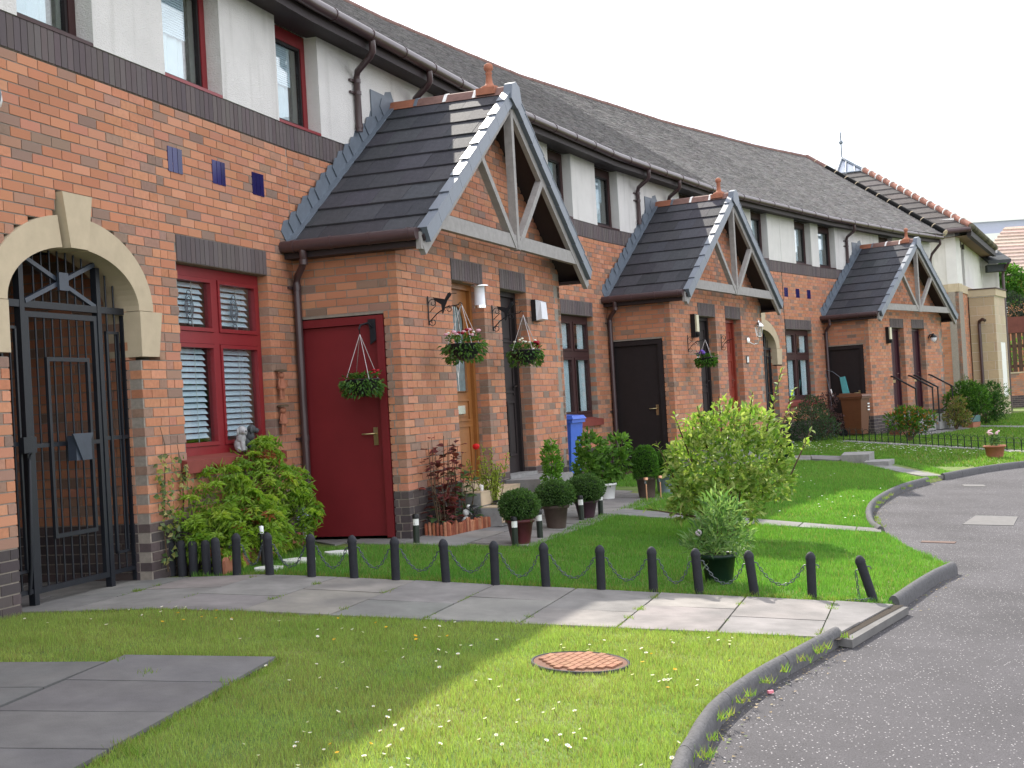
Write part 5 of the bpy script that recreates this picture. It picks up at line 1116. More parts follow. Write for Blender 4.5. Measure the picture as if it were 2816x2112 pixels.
# ------------------------------------------------------------------ steps at the near porch
g = thing('tiled_steps', 'beige tiled double step under the golden oak door', 'steps', F0.p(1.8, .2, 0))
for v0, z0, z1, nm in ((.24, .19, .335, 'tread'), (.46, .0, .18, 'lower_tread')):
    b = MB(); b.box(F0, 1.22, 2.42, -.0 + .002, v0, z0 - .19 if z0 else -.02, z1 - .012); b.build('riser_core', CONC, g)
    for i in range(4):
        a = 1.22 + i * .30; b = MB(); b.box(F0, a + .003, a + .297, .004, v0 + .012, z1 - .012, z1); b.build('tread_tile', TILEB, g); b = MB(); b.box(F0, a + .003, a + .297, v0 + .0, v0 + .008, max(z0, .01) + .004, z1 - .014); b.build('riser_tile', TILEB, g)
b = MB(); b.box(F0, 2.62, 3.85, .004, .42, -.02, .36); tag(b.build('concrete_step', CONC, None, loc=F0.p(3.2, .2, 0)), 'pale concrete doorstep at the near-black front door', 'step')
for m, h in ((1, HC), (2, HD)):
    f = (F1, F2)[m - 1]
    for a, c, w in ((1.2, 2.4, 'left'), (2.66, 3.86, 'right')):
        b = MB(); b.box(f, a, c, .004, .35, -.02, .34); b.box(f, a, c, .35, .62, -.02, .17); o = b.build('doorstep', CONC, None, loc=f.p((a + c) / 2, .2, 0)); tag(o, ('doorstep below the ' + {(1, 'left'): 'near-black door with the purple flower basket', (1, 'right'): 'red-brown front door', (2, 'left'): 'left plum door between handrails', (2, 'right'): 'right plum door between handrails'}[(m, w)]), 'step')
# ------------------------------------------------------------------ log-roll edging
g = thing('log_roll', 'rust-brown log-roll edging round the rose bed by the porch', 'edging', PF[0].p(1.0, 1.35, 0))
A_ = [PF[0].xy(.26, 1.12), PF[0].xy(.30, 1.34), PF[0].xy(1.15, 1.42), PF[0].xy(1.80, 1.44)]; lr = MB(); LGM = None
for (a, c), step_ in zip(zip(A_[:-1], A_[1:]), (.034, .034, .03)):
    m = int(np.hypot(*(c - a)) / step_)
    for i in range(m):
        p = a + (c - a) * (i + .5) / m; hh = (.135 if step_ > .031 else .12) + random.uniform(-.02, .02); b = MB(); z = zg(*p); b.lathe((*p, z), [(.016, -.03), (.017, hh - .02), (.013, hh - .004), (.004, hh)], 7, 0, jit(random.choice([(.28, .085, .045), (.33, .12, .06), (.22, .07, .04), (.36, .16, .09)]), .15)); b.build('log', LOG, g, col=True)
# ------------------------------------------------------------------ solar post lights
root = thing('solar_light', 'x', 'solar light', (0, 0, 0), 'dark solar post lights with white collars')
b = MB(); b.lathe((0, 0, 0), [(.030, -.03), (.030, .175)], 14, cap=False); b.build('post', M('dark_green_plastic', (.02, .028, .022), .35, .1, 12, spec=.5), root)
b = MB(); b.lathe((0, 0, 0), [(.028, .175), (.028, .235)], 14, cap=False); b.build('diffuser', WHITE, root)
b = MB(); b.lathe((0, 0, 0), [(.031, .235), (.031, .27), (.026, .278), (.001, .279)], 14, cap=False); b.build('cap', BLKP, root)
SP = [((-.96, 12.392), 'beside the dark porch foot'), ((-.055, 12.33), 'in front of the plum pot'), ((.185, 12.90), 'between first and second clipped balls'), ((.404, 13.70), 'in front of the middle clipped ball'), ((.663, 14.46), 'just left of the violet pot'), ((.905, 15.02), 'right of the violet pot, at the lawn corner')]
for i, (p, w) in enumerate(SP):
    o = root if i == 0 else clone(root, (0, 0, 0)); o.location = (*p, zg(*p)); o['label'] = 'dark solar post light with white collar ' + w; o.rotation_euler = (R(random.uniform(-2, 2)), R(random.uniform(-2, 2)), random.random())
# ------------------------------------------------------------------ clipped balls in pots
BOXC = [(.06, .125, .035), (.075, .15, .042), (.05, .10, .03), (.095, .17, .05)]
def clipped(p, r0, r1, h, mat, rx, rz, label, cols=BOXC, cone=False, n=4200):
    z = zg(*p) + .012; g = thing('clipped_shrub', label, 'potted shrub', (*p, z), None); pot(g, (*p, z), r0, r1, h, mat)
    d = rdir(n); k = rng.uniform(.84, 1.05, (n, 1)) * (1 + .05 * np.sin(d[:, :1] * 7 + d[:, 1:2] * 5 + p[0] * 9) + .035 * np.sin(d[:, 1:2] * 11 + d[:, 2:3] * 9 + p[1])); c = np.array([*p, z + h - .02 + rz * .93])
    if cone:
        hz = rng.uniform(0, 1, n); a = rng.uniform(0, 2 * PI, n); rr = rx * np.sqrt(np.clip(1 - (np.abs(hz - .38) / .64) ** 2.4, 0, 1)) * rng.uniform(.85, 1.06, n); pos = np.array([*p, z + h - .03]) + np.stack([rr * np.cos(a), rr * np.sin(a), hz * 2 * rz], -1); d = np.stack([np.cos(a), np.sin(a), .5 + 0 * a], -1)
    else: pos = c + d * np.array([rx, rx, rz]) * k
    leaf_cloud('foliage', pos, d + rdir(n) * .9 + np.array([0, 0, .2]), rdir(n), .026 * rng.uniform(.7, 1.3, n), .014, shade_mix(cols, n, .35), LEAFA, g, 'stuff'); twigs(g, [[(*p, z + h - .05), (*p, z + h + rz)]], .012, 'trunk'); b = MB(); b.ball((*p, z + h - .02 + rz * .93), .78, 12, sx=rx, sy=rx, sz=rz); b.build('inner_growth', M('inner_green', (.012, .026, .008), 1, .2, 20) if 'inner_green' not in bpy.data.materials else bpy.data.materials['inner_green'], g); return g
clipped((0.0, 12.47), .085, .125, .225, BARE, .178, .148, 'clipped ball shrub in a glossy plum pot, nearest of the three balls')
clipped((.37, 13.72), .095, .128, .235, POTB, .196, .135, 'clipped ball shrub in a brown pot, middle of the three balls')
clipped((.73, 14.72), .085, .125, .19, POTV, .205, .152, 'clipped ball shrub in a violet pot, farthest of the three balls')
GRN = [(.06, .16, .022), (.075, .19, .026), (.045, .12, .018), (.10, .22, .035)]
clipped((1.63, 17.1), .10, .125, .27, POTB, .155, .21, 'upright clipped conifer in a brown pot by the copper stakes', GRN, True)
clipped((1.93, 17.65), .10, .115, .25, POTS, .135, .17, 'shorter clipped conifer in a blue-grey pot behind the brown pot', GRN, True)
COPP = M('copper_tube', (.62, .33, .2), .4, .1, 20, metal=.5)
root = thing('copper_stake_light', 'x', 'solar light', (0, 0, 0), 'copper stake lights')
b = MB(); b.tube([(0, 0, -.02), (0, 0, .22)], .009, 8); b.build('stake', COPP, root); b = MB(); b.lathe((0, 0, .22), [(.011, 0), (.022, .05)], 10, cap=False); b.build('lens', CLEAR, root); b = MB(); b.lathe((0, 0, .27), [(.027, 0), (.027, .03), (.001, .032)], 10); b.build('cap', COPP, root)
for i, (p, w) in enumerate([((1.59, 16.72), 'in front of the brown conifer pot'), ((1.80, 17.05), 'in front of the blue-grey conifer pot'), ((2.06, 17.95), 'right of the two conifer pots'), ((.86, 16.3), 'behind the farthest clipped ball, left one'), ((.98, 16.45), 'behind the farthest clipped ball, right one')]):
    o = root if i == 0 else clone(root, (0, 0, 0)); o.location = (*p, zg(*p)); o['label'] = 'copper stake light ' + w
# ------------------------------------------------------------------ rose bed: roses, yellow shrub, figures, globe lights
g = thing('rose_bush', 'rose bush with dark red leaves and one scarlet bloom beside the porch wall', 'rose bush', PF[0].p(.6, 1.25, 0)); RL1 = leafmesh('rose_leaf_shape', .095, .072); st = []
for i in range(24):
    u0 = .30 + random.random() * .85; tp = np.array(PF[0].p(u0 + random.uniform(-.25, .25), 1.22 + random.uniform(-.05, .12), random.uniform(.5, .95) * (1 if u0 < .8 else .8))); a = np.array(PF[0].p(u0, 1.25, 0)); st.append([a, (a + tp) / 2 + rng.normal(size=3) * .03, tp])
    for j in range(12):
        t = random.uniform(.2, 1.0); q = a + (tp - a) * t + rng.normal(size=3) * np.array([.055, .055, .03]); dark = (u0 < .75 and t > .25) or random.random() < .25; c = jit(random.choice([(.14, .035, .038), (.18, .045, .045), (.10, .026, .03)]) if dark else random.choice([(.05, .11, .04), (.07, .13, .05)]), .2)
        d = rng.normal(size=3); d[2] = abs(d[2]) * .3 - .2; inst(RL1, 'rose_leaf', g, orient(q, d, (random.uniform(-.4, .4), random.uniform(-.4, .4), 1), random.uniform(.7, 1.25)), c)
twigs(g, st, .007); q = np.array(PF[0].p(1.28, 1.30, .80)); b = MB(); b.ball(q, .036, 12, sz=.9)
for k in range(7): an = k * .9; b.ball(q + (.017 * math.cos(an), .017 * math.sin(an), .006), .022, 8)
b.build('bloom', petal((.62, .012, .012)), g); twigs(g, [[PF[0].p(1.1, 1.28, .1), PF[0].p(1.2, 1.3, .5), tuple(q)]], .006)
g = thing('yellow_shrub', 'loose yellow-green small-leaved shrub in front of the golden oak door', 'shrub', PF[0].p(1.6, 1.33, 0)); p0 = np.array(PF[0].p(1.58, 1.34, 0)); st = []; pp = []; dd_ = []
for i in range(22):
    tp = p0 + np.array([rng.normal() * .13, rng.normal() * .10, rng.uniform(.45, .78)]); st.append([p0, (p0 + tp) / 2 + rng.normal(size=3) * .02, tp])
    for k in range(60): t = rng.uniform(.3, 1.02); pp.append(p0 + (tp - p0) * t + rng.normal(size=3) * .012); dd_.append(rng.normal(size=3) + (0, 0, .4))
n = len(pp); leaf_cloud('foliage', np.array(pp), np.array(dd_), rdir(n) + (0, 0, .7), .036 * rng.uniform(.6, 1.2, n), .016, shade_mix([(.27, .34, .05), (.33, .38, .07), (.20, .28, .04)], n), LEAFA, g, 'stuff'); twigs(g, st, .006)
CAST = M('white_stone', (.72, .71, .69), .8, .08, 15)
def figure(c, h, label, mat, cat='statue', turn=0.):
    """standing draped figure: one continuous skinned body, with hair and a cloth band as children"""
    g = thing('garden_statue', label, cat, c); s = h / 1.0; J = [(0, 0, .50), (0, .01, .62), (0, 0, .76), (0, .0, .83), (0, -.015, .875), (0, -.01, .94), (.06, 0, .47), (.065, -.03, .27), (.06, .0, .05), (.062, -.05, .02), (-.06, 0, .47), (-.06, .02, .27), (-.06, .02, .05), (-.064, -.04, .02), (.115, 0, .77), (.16, -.02, .62), (.10, -.10, .55), (-.115, 0, .77), (-.17, -.01, .64), (-.19, -.07, .52)]
    E_ = [(0, 1), (1, 2), (2, 3), (3, 4), (4, 5), (0, 6), (6, 7), (7, 8), (8, 9), (0, 10), (10, 11), (11, 12), (12, 13), (2, 14), (14, 15), (15, 16), (2, 17), (17, 18), (18, 19)]; rad = [.095, .08, .10, .035, .055, .045, .07, .048, .03, .022, .07, .048, .03, .022, .042, .032, .022, .042, .032, .022]
    me = bpy.data.meshes.new('body'); me.from_pydata([(x * s, y * s, z * s) for x, y, z in J], E_, []); me.materials.append(mat); o = bpy.data.objects.new('body', me); COL.objects.link(o); o.parent = g; o.rotation_euler = (0, 0, turn); m_ = o.modifiers.new('skin', 'SKIN')
    for v, r_ in zip(me.skin_vertices[0].data, rad): v.radius = (r_ * s, r_ * s)
    me.skin_vertices[0].data[0].use_root = True; o.modifiers.new('sub', 'SUBSURF').render_levels = 2
    ct, sn_ = math.cos(turn), math.sin(turn); P = lambda x, y, z: (c[0] + (x * ct - y * sn_) * s, c[1] + (x * sn_ + y * ct) * s, c[2] + z * s)
    b = MB(); b.ball(P(0, .005, .945), .062 * s, 10, sz=.9); b.build('hair', mat, g); b = MB(); b.lathe(P(0, 0, -.02), [(.13 * s, 0), (.13 * s, .035 * s), (.11 * s, .045 * s)], 14); b.build('plinth', mat, g); b = MB(); b.lathe(P(0, 0, .30), [(.11 * s, 0), (.105 * s, .12 * s), (.09 * s, .24 * s)], 12, cap=False); b.build('drape', mat, g); return g
q = PF[0].xy(1.42, 1.28); figure((*q, zg(*q) + .02), .40, 'white classical figure standing among the roses by the tiled steps', CAST, turn=.6)
q = PF[0].xy(.90, 1.30); b = MB(); c = (*q, zg(*q)); b.ball(tuple(np.array(c) + (0, 0, .08)), .05, 10, sz=1.3); b.ball(tuple(np.array(c) + (0, 0, .18)), .035, 10); b.ball(tuple(np.array(c) + (.03, -.02, .24)), .022, 8); b.lathe(c, [(.06, 0), (.05, .03)], 10); tag(b.build('white_ornament', CAST, None, loc=c), 'small white rounded ornament half hidden under the red-leaved rose', 'garden ornament')
root = thing('globe_light', 'x', 'solar light', (0, 0, 0), 'clear globe stake lights')
b = MB(); b.tube([(0, 0, 0), (0, 0, .16)], .013, 8); b.build('stake', BLKP, root); b = MB(); b.lathe((0, 0, .15), [(.012, 0), (.04, .02), (.055, .06), (.052, .09)], 14, cap=False); b.build('globe', glass('globe_plastic', .1, (.8, .82, .84)), root); b = MB(); b.lathe((0, 0, .238), [(.066, 0), (.05, .014), (.02, .022), (.001, .023)], 14); b.build('cap', BLKP, root)
for i, ((u, v), w) in enumerate([((.92, 1.38), 'under the rose bush'), ((1.52, 1.42), 'right of the white figure'), ((2.05, 1.62), 'in front of the beige tiled steps')]):
    o = root if i == 0 else clone(root, (0, 0, 0)); p = PF[0].xy(u, v); o.location = (*p, zg(*p)); o['label'] = 'clear globe light on a black stake ' + w
# small figure, stake by the pieris
q = (-2.02, 12.62); figure((*q, .08), .30, 'small bluish-white statue beside the red store door, behind the shrub', M('blue_white_resin', (.46, .55, .66), .6, .15, 20), turn=-.4); b = MB(); b.tube([(-1.98, 12.2, 0), (-1.98, 12.2, .19)], .008, 6); tag(b.build('rusty_stake', RIDGE, None, loc=(-1.98, 12.2, 0)), 'short rusty stake standing at the corner of the terracotta edging', 'stake')
b = MB(); b.lathe((-2.13, 11.1, 0), [(.016, 0), (.016, .27)], 10); g = thing('stake_light', 'pale-topped stake light between shrub and second chain post', 'solar light', (-2.13, 11.1, 0)); b.build('stake', BLKP, g); b = MB(); b.lathe((-2.13, 11.1, .27), [(.018, 0), (.018, .06), (.001, .065)], 10); b.build('lens', FROST, g)
# white stepping stones
for i, (p, r_) in enumerate([((-1.578, 11.633), .125), ((-1.86, 11.194), .14), ((-2.02, 10.72), .12)]):
    z = zg(*p); b = MB(); an = np.linspace(0, 2 * PI, 22)[:-1]; rr = [r_ * (1 + .06 * math.sin(3 * a + i) + .04 * math.sin(5 * a)) for a in an]; b.add([(p[0] + q * math.cos(a), p[1] + q * .9 * math.sin(a), z - .01) for q, a in zip(rr, an)] + [(p[0] + q * .97 * math.cos(a), p[1] + q * .87 * math.sin(a), z + .034) for q, a in zip(rr, an)], [tuple(range(21, 42))] + [(j, (j + 1) % 21, (j + 1) % 21 + 21, j + 21) for j in range(21)]); tag(b.build('stepping_stone', M('white_flag', (.6, .6, .58), .9, .15, 20, .3, 80), None, loc=(*p, z)), ['white stepping stone nearest the red store door', 'middle white stepping stone behind the third chain post', 'white stepping stone close behind the second chain post'][i], 'stepping stone', 'white stepping stones')
# tall potted plant between the steps
p = F0.xy(2.45, .62); z = zg(*p) + .012; g = thing('potted_upright_shrub', 'slim bright green shrub in a dark pot between the two front doors', 'potted shrub', (*p, z)); pot(g, (*p, z), .085, .11, .26, M('slate_pot', (.05, .055, .06), .6, .15, 12)); c = np.array([*p, z]); S_ = [(*(c + (0, 0, .42)), .10), (*(c + (.01, 0, .56)), .105), (*(c + (-.01, 0, .68)), .09), (*(c + (0, 0, .78)), .05)]; foliage('foliage', S_, 900, .055, .025, [(.09, .22, .025), (.12, .26, .03), (.15, .29, .045)], g); twigs(g, [[tuple(c + (0, 0, .2)), tuple(c + (0, 0, .7))], [tuple(c + (.06, .02, .2)), tuple(c + (.10, .02, .9))]], .007)
p = F0.xy(2.2, .75); b = MB(); z = zg(*p) + .02; b.lathe((*p, z), [(.004, 0), (.015, .01), (.012, .30), (.02, .32), (.10, .33), (.105, .345), (.001, .34)], 16); tag(b.build('bird_dish', BLKP, None, loc=(*p, z)), 'small black dish on a stem between the clipped ball and the concrete step', 'bird bath')
# leafy shrub in a white pot and the blue bin
p = np.array(F0.xy(4.75, .55)); z = zg(*p); g = thing('broadleaf_shrub', 'two-headed broad-leaved shrub in a white pot at the far corner of the porch', 'potted shrub', (*p, z)); pot(g, (*p, z), .11, .14, .2, WHITE); c = np.array([*p, z]); S_ = [(*(c + (-.14, .0, .48)), .20), (*(c + (-.1, 0, .72)), .16), (*(c + (.2, .08, .50)), .19), (*(c + (.2, .05, .70)), .15), (*(c + (.05, 0, .38)), .2)]
S_ = [(*(c + (-.22, -.06, .42)), .18), (*(c + (-.15, -.05, .66)), .16), (*(c + (.17, .06, .46)), .17), (*(c + (.19, .06, .66)), .15), (*(c + (-.02, 0, .34)), .19), (*(c + (-.17, -.05, .82)), .07)]; foliage('foliage', S_, 1100, .085, .06, [(.09, .20, .03), (.12, .24, .038), (.07, .16, .03), (.14, .27, .05)], g, j=.3); twigs(g, [[tuple(c + (0, 0, .15)), tuple(c + (x, 0, .4)), tuple(c + (x * 1.4, 0, .75))] for x in (-.15, -.05, .1, .18)], .009)
BLUE_ = M('blue_bin_plastic', (.035, .115, .55), .45, .08, 8, spec=.5); BRWB = M('brown_bin_plastic', (.12, .045, .02), .5, .1, 8)
def bin_(fr, u, v, label, mat, w=.48, d=.52, h=1.0):
    q = fr.xy(u, v); z = zg(*q); g = thing('wheelie_bin', label, 'wheelie bin', (*q, z)); b = MB(); e = .06
    b.hexa([fr.p(u - w / 2 + e, v + d / 2 - e, z + .06), fr.p(u + w / 2 - e, v + d / 2 - e, z + .06), fr.p(u + w / 2 - e, v - d / 2 + e, z + .06), fr.p(u - w / 2 + e, v - d / 2 + e, z + .06), fr.p(u - w / 2, v + d / 2, z + h - .06), fr.p(u + w / 2, v + d / 2, z + h - .06), fr.p(u + w / 2, v - d / 2, z + h - .06), fr.p(u - w / 2, v - d / 2, z + h - .06)]); b.box(fr, u - w / 2 - .02, u + w / 2 + .02, v - d / 2 - .02, v + d / 2 + .03, z + h - .10, z + h - .055); b.build('body', mat, g)
    b = MB(); b.hexa([fr.p(u - w / 2 - .03, v + d / 2 + .05, z + h - .05), fr.p(u + w / 2 + .03, v + d / 2 + .05, z + h - .05), fr.p(u + w / 2 + .03, v - d / 2 - .04, z + h - .05), fr.p(u - w / 2 - .03, v - d / 2 - .04, z + h - .05), fr.p(u - w / 2, v + d / 2 + .02, z + h), fr.p(u + w / 2, v + d / 2 + .02, z + h), fr.p(u + w / 2, v - d / 2 - .02, z + h + .04), fr.p(u - w / 2, v - d / 2 - .02, z + h + .04)]); b.build('lid', mat, g)
    b = MB(); b.tube([fr.p(u - w / 2, v - d / 2 - .08, z + h - .02), fr.p(u + w / 2, v - d / 2 - .08, z + h - .02)], .018, 8); b.build('handle', mat, g)
    for s in (-1, 1):
        b = MB(); b.tube([fr.p(u + s * (w / 2 - .05), v - d / 2 + .02, z + .1), fr.p(u + s * (w / 2 + .0), v - d / 2 + .02, z + .1)], .1, 14); b.build('wheel', BLKP, g)
    return g
# marks on the plaques (unreadable in the photograph): small grey strokes
GM = M('grey_mark', (.25, .26, .28), .6, 0)
for f, u, h in ((F0, 3.85, HB), (F1, 1.22, HC)):
    b = MB()
    for z in (.03, -.005, -.04): b.box(f, u - .02, u + .02, .012, .014, 1.80 + z - .007, 1.80 + z + .007)
    b.build('plaque_mark', GM, h)
bin_(FC, 1.80, .31, 'blue wheelie bin against the wall behind the broad-leaved shrub', BLUE_)
g = bin_(FF, -.62, .92, 'brown wheelie bin with white strips in front of the farthest store door', BRWB, .52, .5, .98)
b = MB()
for k in range(3): b.box(FF, -.62 - .52 / 2 + .36, -.62 + .22, .92 + .25, .92 + .256, .60 + k * .07, .63 + k * .07)
b.build('label_strip', WHITE, g)
b = MB(); q = FC.xy(3.9, .45); f_ = Fr(q, FC.t + .5); z = zg(*q); b.hexa([f_.p(-.35, .2, z), f_.p(.35, .2, z), f_.p(.35, -.2, z), f_.p(-.35, -.2, z), f_.p(-.35, .2, z + .05), f_.p(.35, .2, z + .03), f_.p(.35, -.2, z + .10), f_.p(-.35, -.2, z + .14)]); tag(b.build('wooden_ramp', M('brown_board', (.085, .045, .035), .8, .2, 12), None, loc=(*q, z)), 'low brown board lying by the downpipe under the middle window', 'board')
# tools behind the brown bin
S2 = Fr(PF[2].xy(0, 0), PF[2].t - PI / 2); q = S2.p(.42, .12, 0)
g = thing('garden_tool', 'teal sheathed tool with a bent wire leaning behind the brown bin', 'garden tool', q)
b = MB(); b.hexa([S2.p(.46, .20, .9), S2.p(.62, .20, .9), S2.p(.62, .14, .9), S2.p(.46, .14, .9), S2.p(.36, .12, 1.40), S2.p(.48, .12, 1.42), S2.p(.48, .07, 1.42), S2.p(.36, .07, 1.40)]); b.build('teal_sheath', M('teal_plastic', (.09, .33, .35), .5, .1, 10), g)
b = MB(); b.tube([S2.p(.37, .10, 1.40), S2.p(.18, .10, 1.55), S2.p(.02, .10, 1.60), S2.p(.0, .10, 1.57), S2.p(.08, .14, 1.2), S2.p(.16, .2, .6), S2.p(.2, .25, 0)], .008, 6); b.build('wire', LEAD, g)
b = MB(); b.tube([S2.p(.16, .22, 1.13), S2.p(.22, .26, .96)], .018, 6); b.build('white_grip', WHITE, g)
# ------------------------------------------------------------------ big shrub on the middle lawn
BS_ = [(2.05, 13.15, 0.55, 0.50), (1.76, 13.0, 0.52, 0.37), (2.36, 13.2, 0.54, 0.40), (2.10, 13.1, 0.80, 0.33), (2.40, 13.2, 0.80, 0.28), (2.05, 13.0, 0.22, 0.37), (2.72, 13.2, 0.58, 0.11), (1.65, 12.9, 0.26, 0.24), (1.48, 12.95, .12, .12), (1.80, 13.1, .83, .2), (2.62, 13.2, .30, .2)]
BS = [(2.03 + (a - 2.05) * .86, b_, c_, r_ * .88) for a, b_, c_, r_ in BS_]
g = thing('pale_leaved_shrub', 'large rounded shrub with glossy pale yellow-green leaves standing on the middle lawn', 'shrub', (2.05, 13.1, zg(2.05, 13.1)))
LFS = leafmesh('shrub_leaf_shape', .082, .04); PAL = [(.22, .31, .07), (.29, .37, .10), (.17, .27, .05), (.36, .41, .15), (.13, .23, .045)]
foliage('foliage', BS, 3600, .078, .042, PAL, g, up=.25, r0=.55, j=.25)
p, d = blob_pts(BS, 900, .88, 1.10); vis = [i for i in range(len(p)) if (d[i] @ np.array([-.15, -.95, .25])) > -.35][:235]
for i in vis: inst(LFS, 'leaf', g, orient(p[i], d[i] * .8 + rdir(1)[0] * .8 + (0, 0, .25), tuple(rdir(1)[0] * .6 + (0, 0, .8)), random.uniform(.8, 1.25)), jit(random.choice(PAL), .2))
foliage('stray_leaves', [(a_, b_, c_, d_ * 1.1) for a_, b_, c_, d_ in BS], 300, .08, .04, PAL, g, up=.3, r0=.9)
sp = [[(2.05 + random.uniform(-.05, .05), 13.1, zg(2.05, 13.1)), ((x + 2.05) / 2, (y + 13.1) / 2, z * .5), (x, y, z)] for x, y, z, r in BS]
for (x, y, z, ln) in ((2.5, 13.2, .92, .52), (2.62, 13.2, .85, .4), (2.8, 13.2, .6, .25), (1.45, 13.0, .55, .25), (2.65, 13.2, .75, .3), (1.6, 13.0, .85, .2), (1.4, 12.9, .1, .2), (2.3, 13.1, 1.0, .2), (2.0, 13.05, 1.0, .18), (1.8, 13.0, .95, .15)):
    dr = np.array([(x - 2.05) * .35, 0, .5 if z > .5 else .05]); dr /= np.linalg.norm(dr); a = np.array([x, y, z]); e = a + dr * ln; sp.append([a - dr * .3, a, e])
    for k in range(int(ln / .022)): t = k * .022 / ln; inst(LFS, 'leaf', g, orient(a + (e - a) * t, dr * .7 + rdir(1)[0] * .9, (0, 0, 1), random.uniform(.6, 1.0)), jit(random.choice(PAL[:4]), .2))
twigs(g, sp, .010)
p = (1.50, 10.33); z = zg(*p); g = thing('potted_flowering_plant', 'leafy plant with one pale pom-pom bloom in a bottle-green pot behind the chain', 'potted plant', (*p, z)); pot(g, (*p, z), .10, .138, .225, POTG)
c = np.array([*p, z]); S_ = [(*(c + (0, 0, .40)), .18), (*(c + (-.13, 0, .31)), .13), (*(c + (.14, 0, .34)), .14), (*(c + (.03, 0, .54)), .14), (*(c + (-.04, -.05, .26)), .11), (*(c + (.12, .02, .50)), .10)]; n = 900
pp, d_ = blob_pts(S_, n, .3, 1.1); n = len(pp); leaf_cloud('foliage', pp, d_ * .7 + rdir(n) * .5 + (0, 0, .45), d_ + (0, 0, .8), .085 * rng.uniform(.6, 1.2, n), .018 * rng.uniform(.8, 1.3, n), shade_mix([(.13, .24, .08), (.18, .29, .11), (.09, .18, .06), (.23, .33, .14)], n), LEAFA, g, 'stuff')
twigs(g, [[tuple(c + (0, 0, .18)), tuple(c + (x, y, .35)), tuple(c + (x * 1.5, y, .5))] for x, y in ((-.08, 0), (.08, .02), (0, -.05), (.04, .05))], .006); q = c + (-.15, -.09, .40); twigs(g, [[tuple(c + (0, 0, .2)), tuple(c + (-.12, -.04, .28)), tuple(q)]], .004); b = MB()
for k in range(60): v = rdir(1)[0]; b.ball(tuple(q + v * .017), .0095, 6)
b.build('bloom', petal((.62, .55, .62)), g)
# ------------------------------------------------------------------ far gardens
def bush(name, label, c, S_, n, L, W_, cols, stem=True, cat='shrub'):
    z = zg(*c); g = thing(name, label, cat, (*c, z)); S2_ = [(c[0] + x, c[1] + y, z + h, r) for x, y, h, r in S_]; foliage('foliage', S2_, n, L, W_, cols, g, j=.35)
    if stem: twigs(g, [[(*c, z), (c[0] + x * .5, c[1] + y * .5, z + h * .55), (c[0] + x, c[1] + y, z + h)] for x, y, h, r in S_], .016)
    return g
DK = [(.045, .085, .045), (.06, .105, .055), (.035, .065, .035)]
bush('blue_green_shrub', 'dark blue-green rounded shrub under the far brown window', (6.55, 29.75), [(0, 0, .45, .42), (-.3, .1, .35, .3), (.3, 0, .3, .32), (.05, .1, .75, .28), (-.1, 0, .2, .4)], 2200, .07, .03, DK)
bush('purple_shrub', 'dull purple-leaved shrub left of the brown bin', (7.0, 30.6), [(0, 0, .55, .3), (.15, .05, .85, .24), (-.2, 0, .75, .25), (.25, 0, .35, .26)], 1300, .06, .03, [(.075, .035, .045), (.095, .045, .05), (.055, .03, .035)])
bush('red_tipped_shrub', 'small bright shrub with orange-tipped leaves just behind the hooped fence', (8.63, 29.5), [(0, 0, .40, .24), (-.3, 0, .48, .2), (.3, 0, .42, .22), (.48, 0, .5, .15), (0, .05, .58, .2), (-.15, 0, .62, .14), (.2, 0, .6, .14)], 1500, .10, .035, [(.06, .15, .02), (.09, .19, .025), (.05, .12, .016), (.08, .17, .02), (.30, .13, .03)])
bush('laurel_shrub', 'tall glossy green shrub on a short trunk beside the far path', (11.76, 34.95), [(0, 0, .72, .34), (-.3, 0, .66, .28), (.3, 0, .74, .3), (.1, 0, .95, .24), (-.15, 0, .92, .22), (.42, 0, .55, .22), (-.05, 0, .48, .26)], 1900, .12, .045, [(.05, .13, .02), (.07, .16, .025), (.035, .095, .015), (.09, .19, .03)])
bush('dark_laurel', 'darker dense green shrub behind the tall glossy one at the far path', (12.65, 36.2), [(0, 0, .6, .36), (.2, 0, .85, .26), (-.2, 0, .8, .28), (.28, 0, .4, .28), (.05, 0, .3, .3)], 1700, .10, .04, [(.03, .085, .018), (.045, .11, .022), (.025, .06, .014)])
bush('pale_shrub', 'pale grey-green shrub at the foot of the beige stone bay', (13.6, 38.0), [(0, 0, .5, .3), (.2, 0, .8, .22), (-.1, 0, .9, .2), (.15, 0, .3, .3)], 1000, .09, .03, [(.12, .19, .07), (.16, .22, .09), (.09, .15, .05)])
bush('wispy_plant', 'tall wispy grey-green plant between handrail and teal trough', tuple(F2.xy(5.25, .45)), [(0, 0, .35, .18), (.05, 0, .7, .16), (-.05, 0, 1.0, .14), (0, 0, 1.2, .09)], 900, .10, .015, [(.12, .17, .09), (.15, .2, .11), (.09, .13, .07)])
bush('rhododendron', 'bronze and yellow-green shrub between the plum doors and handrails', tuple(F2.xy(3.2, .85)), [(0, 0, .45, .22), (.1, 0, .68, .16), (-.12, 0, .3, .2), (.2, 0, .3, .2)], 700, .10, .04, [(.17, .18, .05), (.12, .16, .04), (.2, .14, .06)])
def lowpot(label, c, r0, r1, h, mat, flowers=None):
    z = zg(*c); g = thing('plant_pot', label, 'plant pot', (*c, z)); pot(g, (*c, z), r0, r1, h, mat, rim=.02)
    if flowers:
        cc = np.array([*c, z + h]); S_ = [(*(cc + (0, 0, .06)), .07), (*(cc + (.02, 0, .16)), .06), (*(cc + (-.02, 0, .12)), .05)]; foliage('foliage', S_, 260, .06, .028, [(.09, .17, .07), (.13, .21, .09)], g)
        b = MB()
        for k in range(13): v = rdir(1)[0]; b.ball(tuple(cc + (v[0] * .10, v[1] * .08, .24 + v[2] * .06)), random.uniform(.02, .032), 7, sz=.7)
        b.build('flowers', flowers, g)
    return g
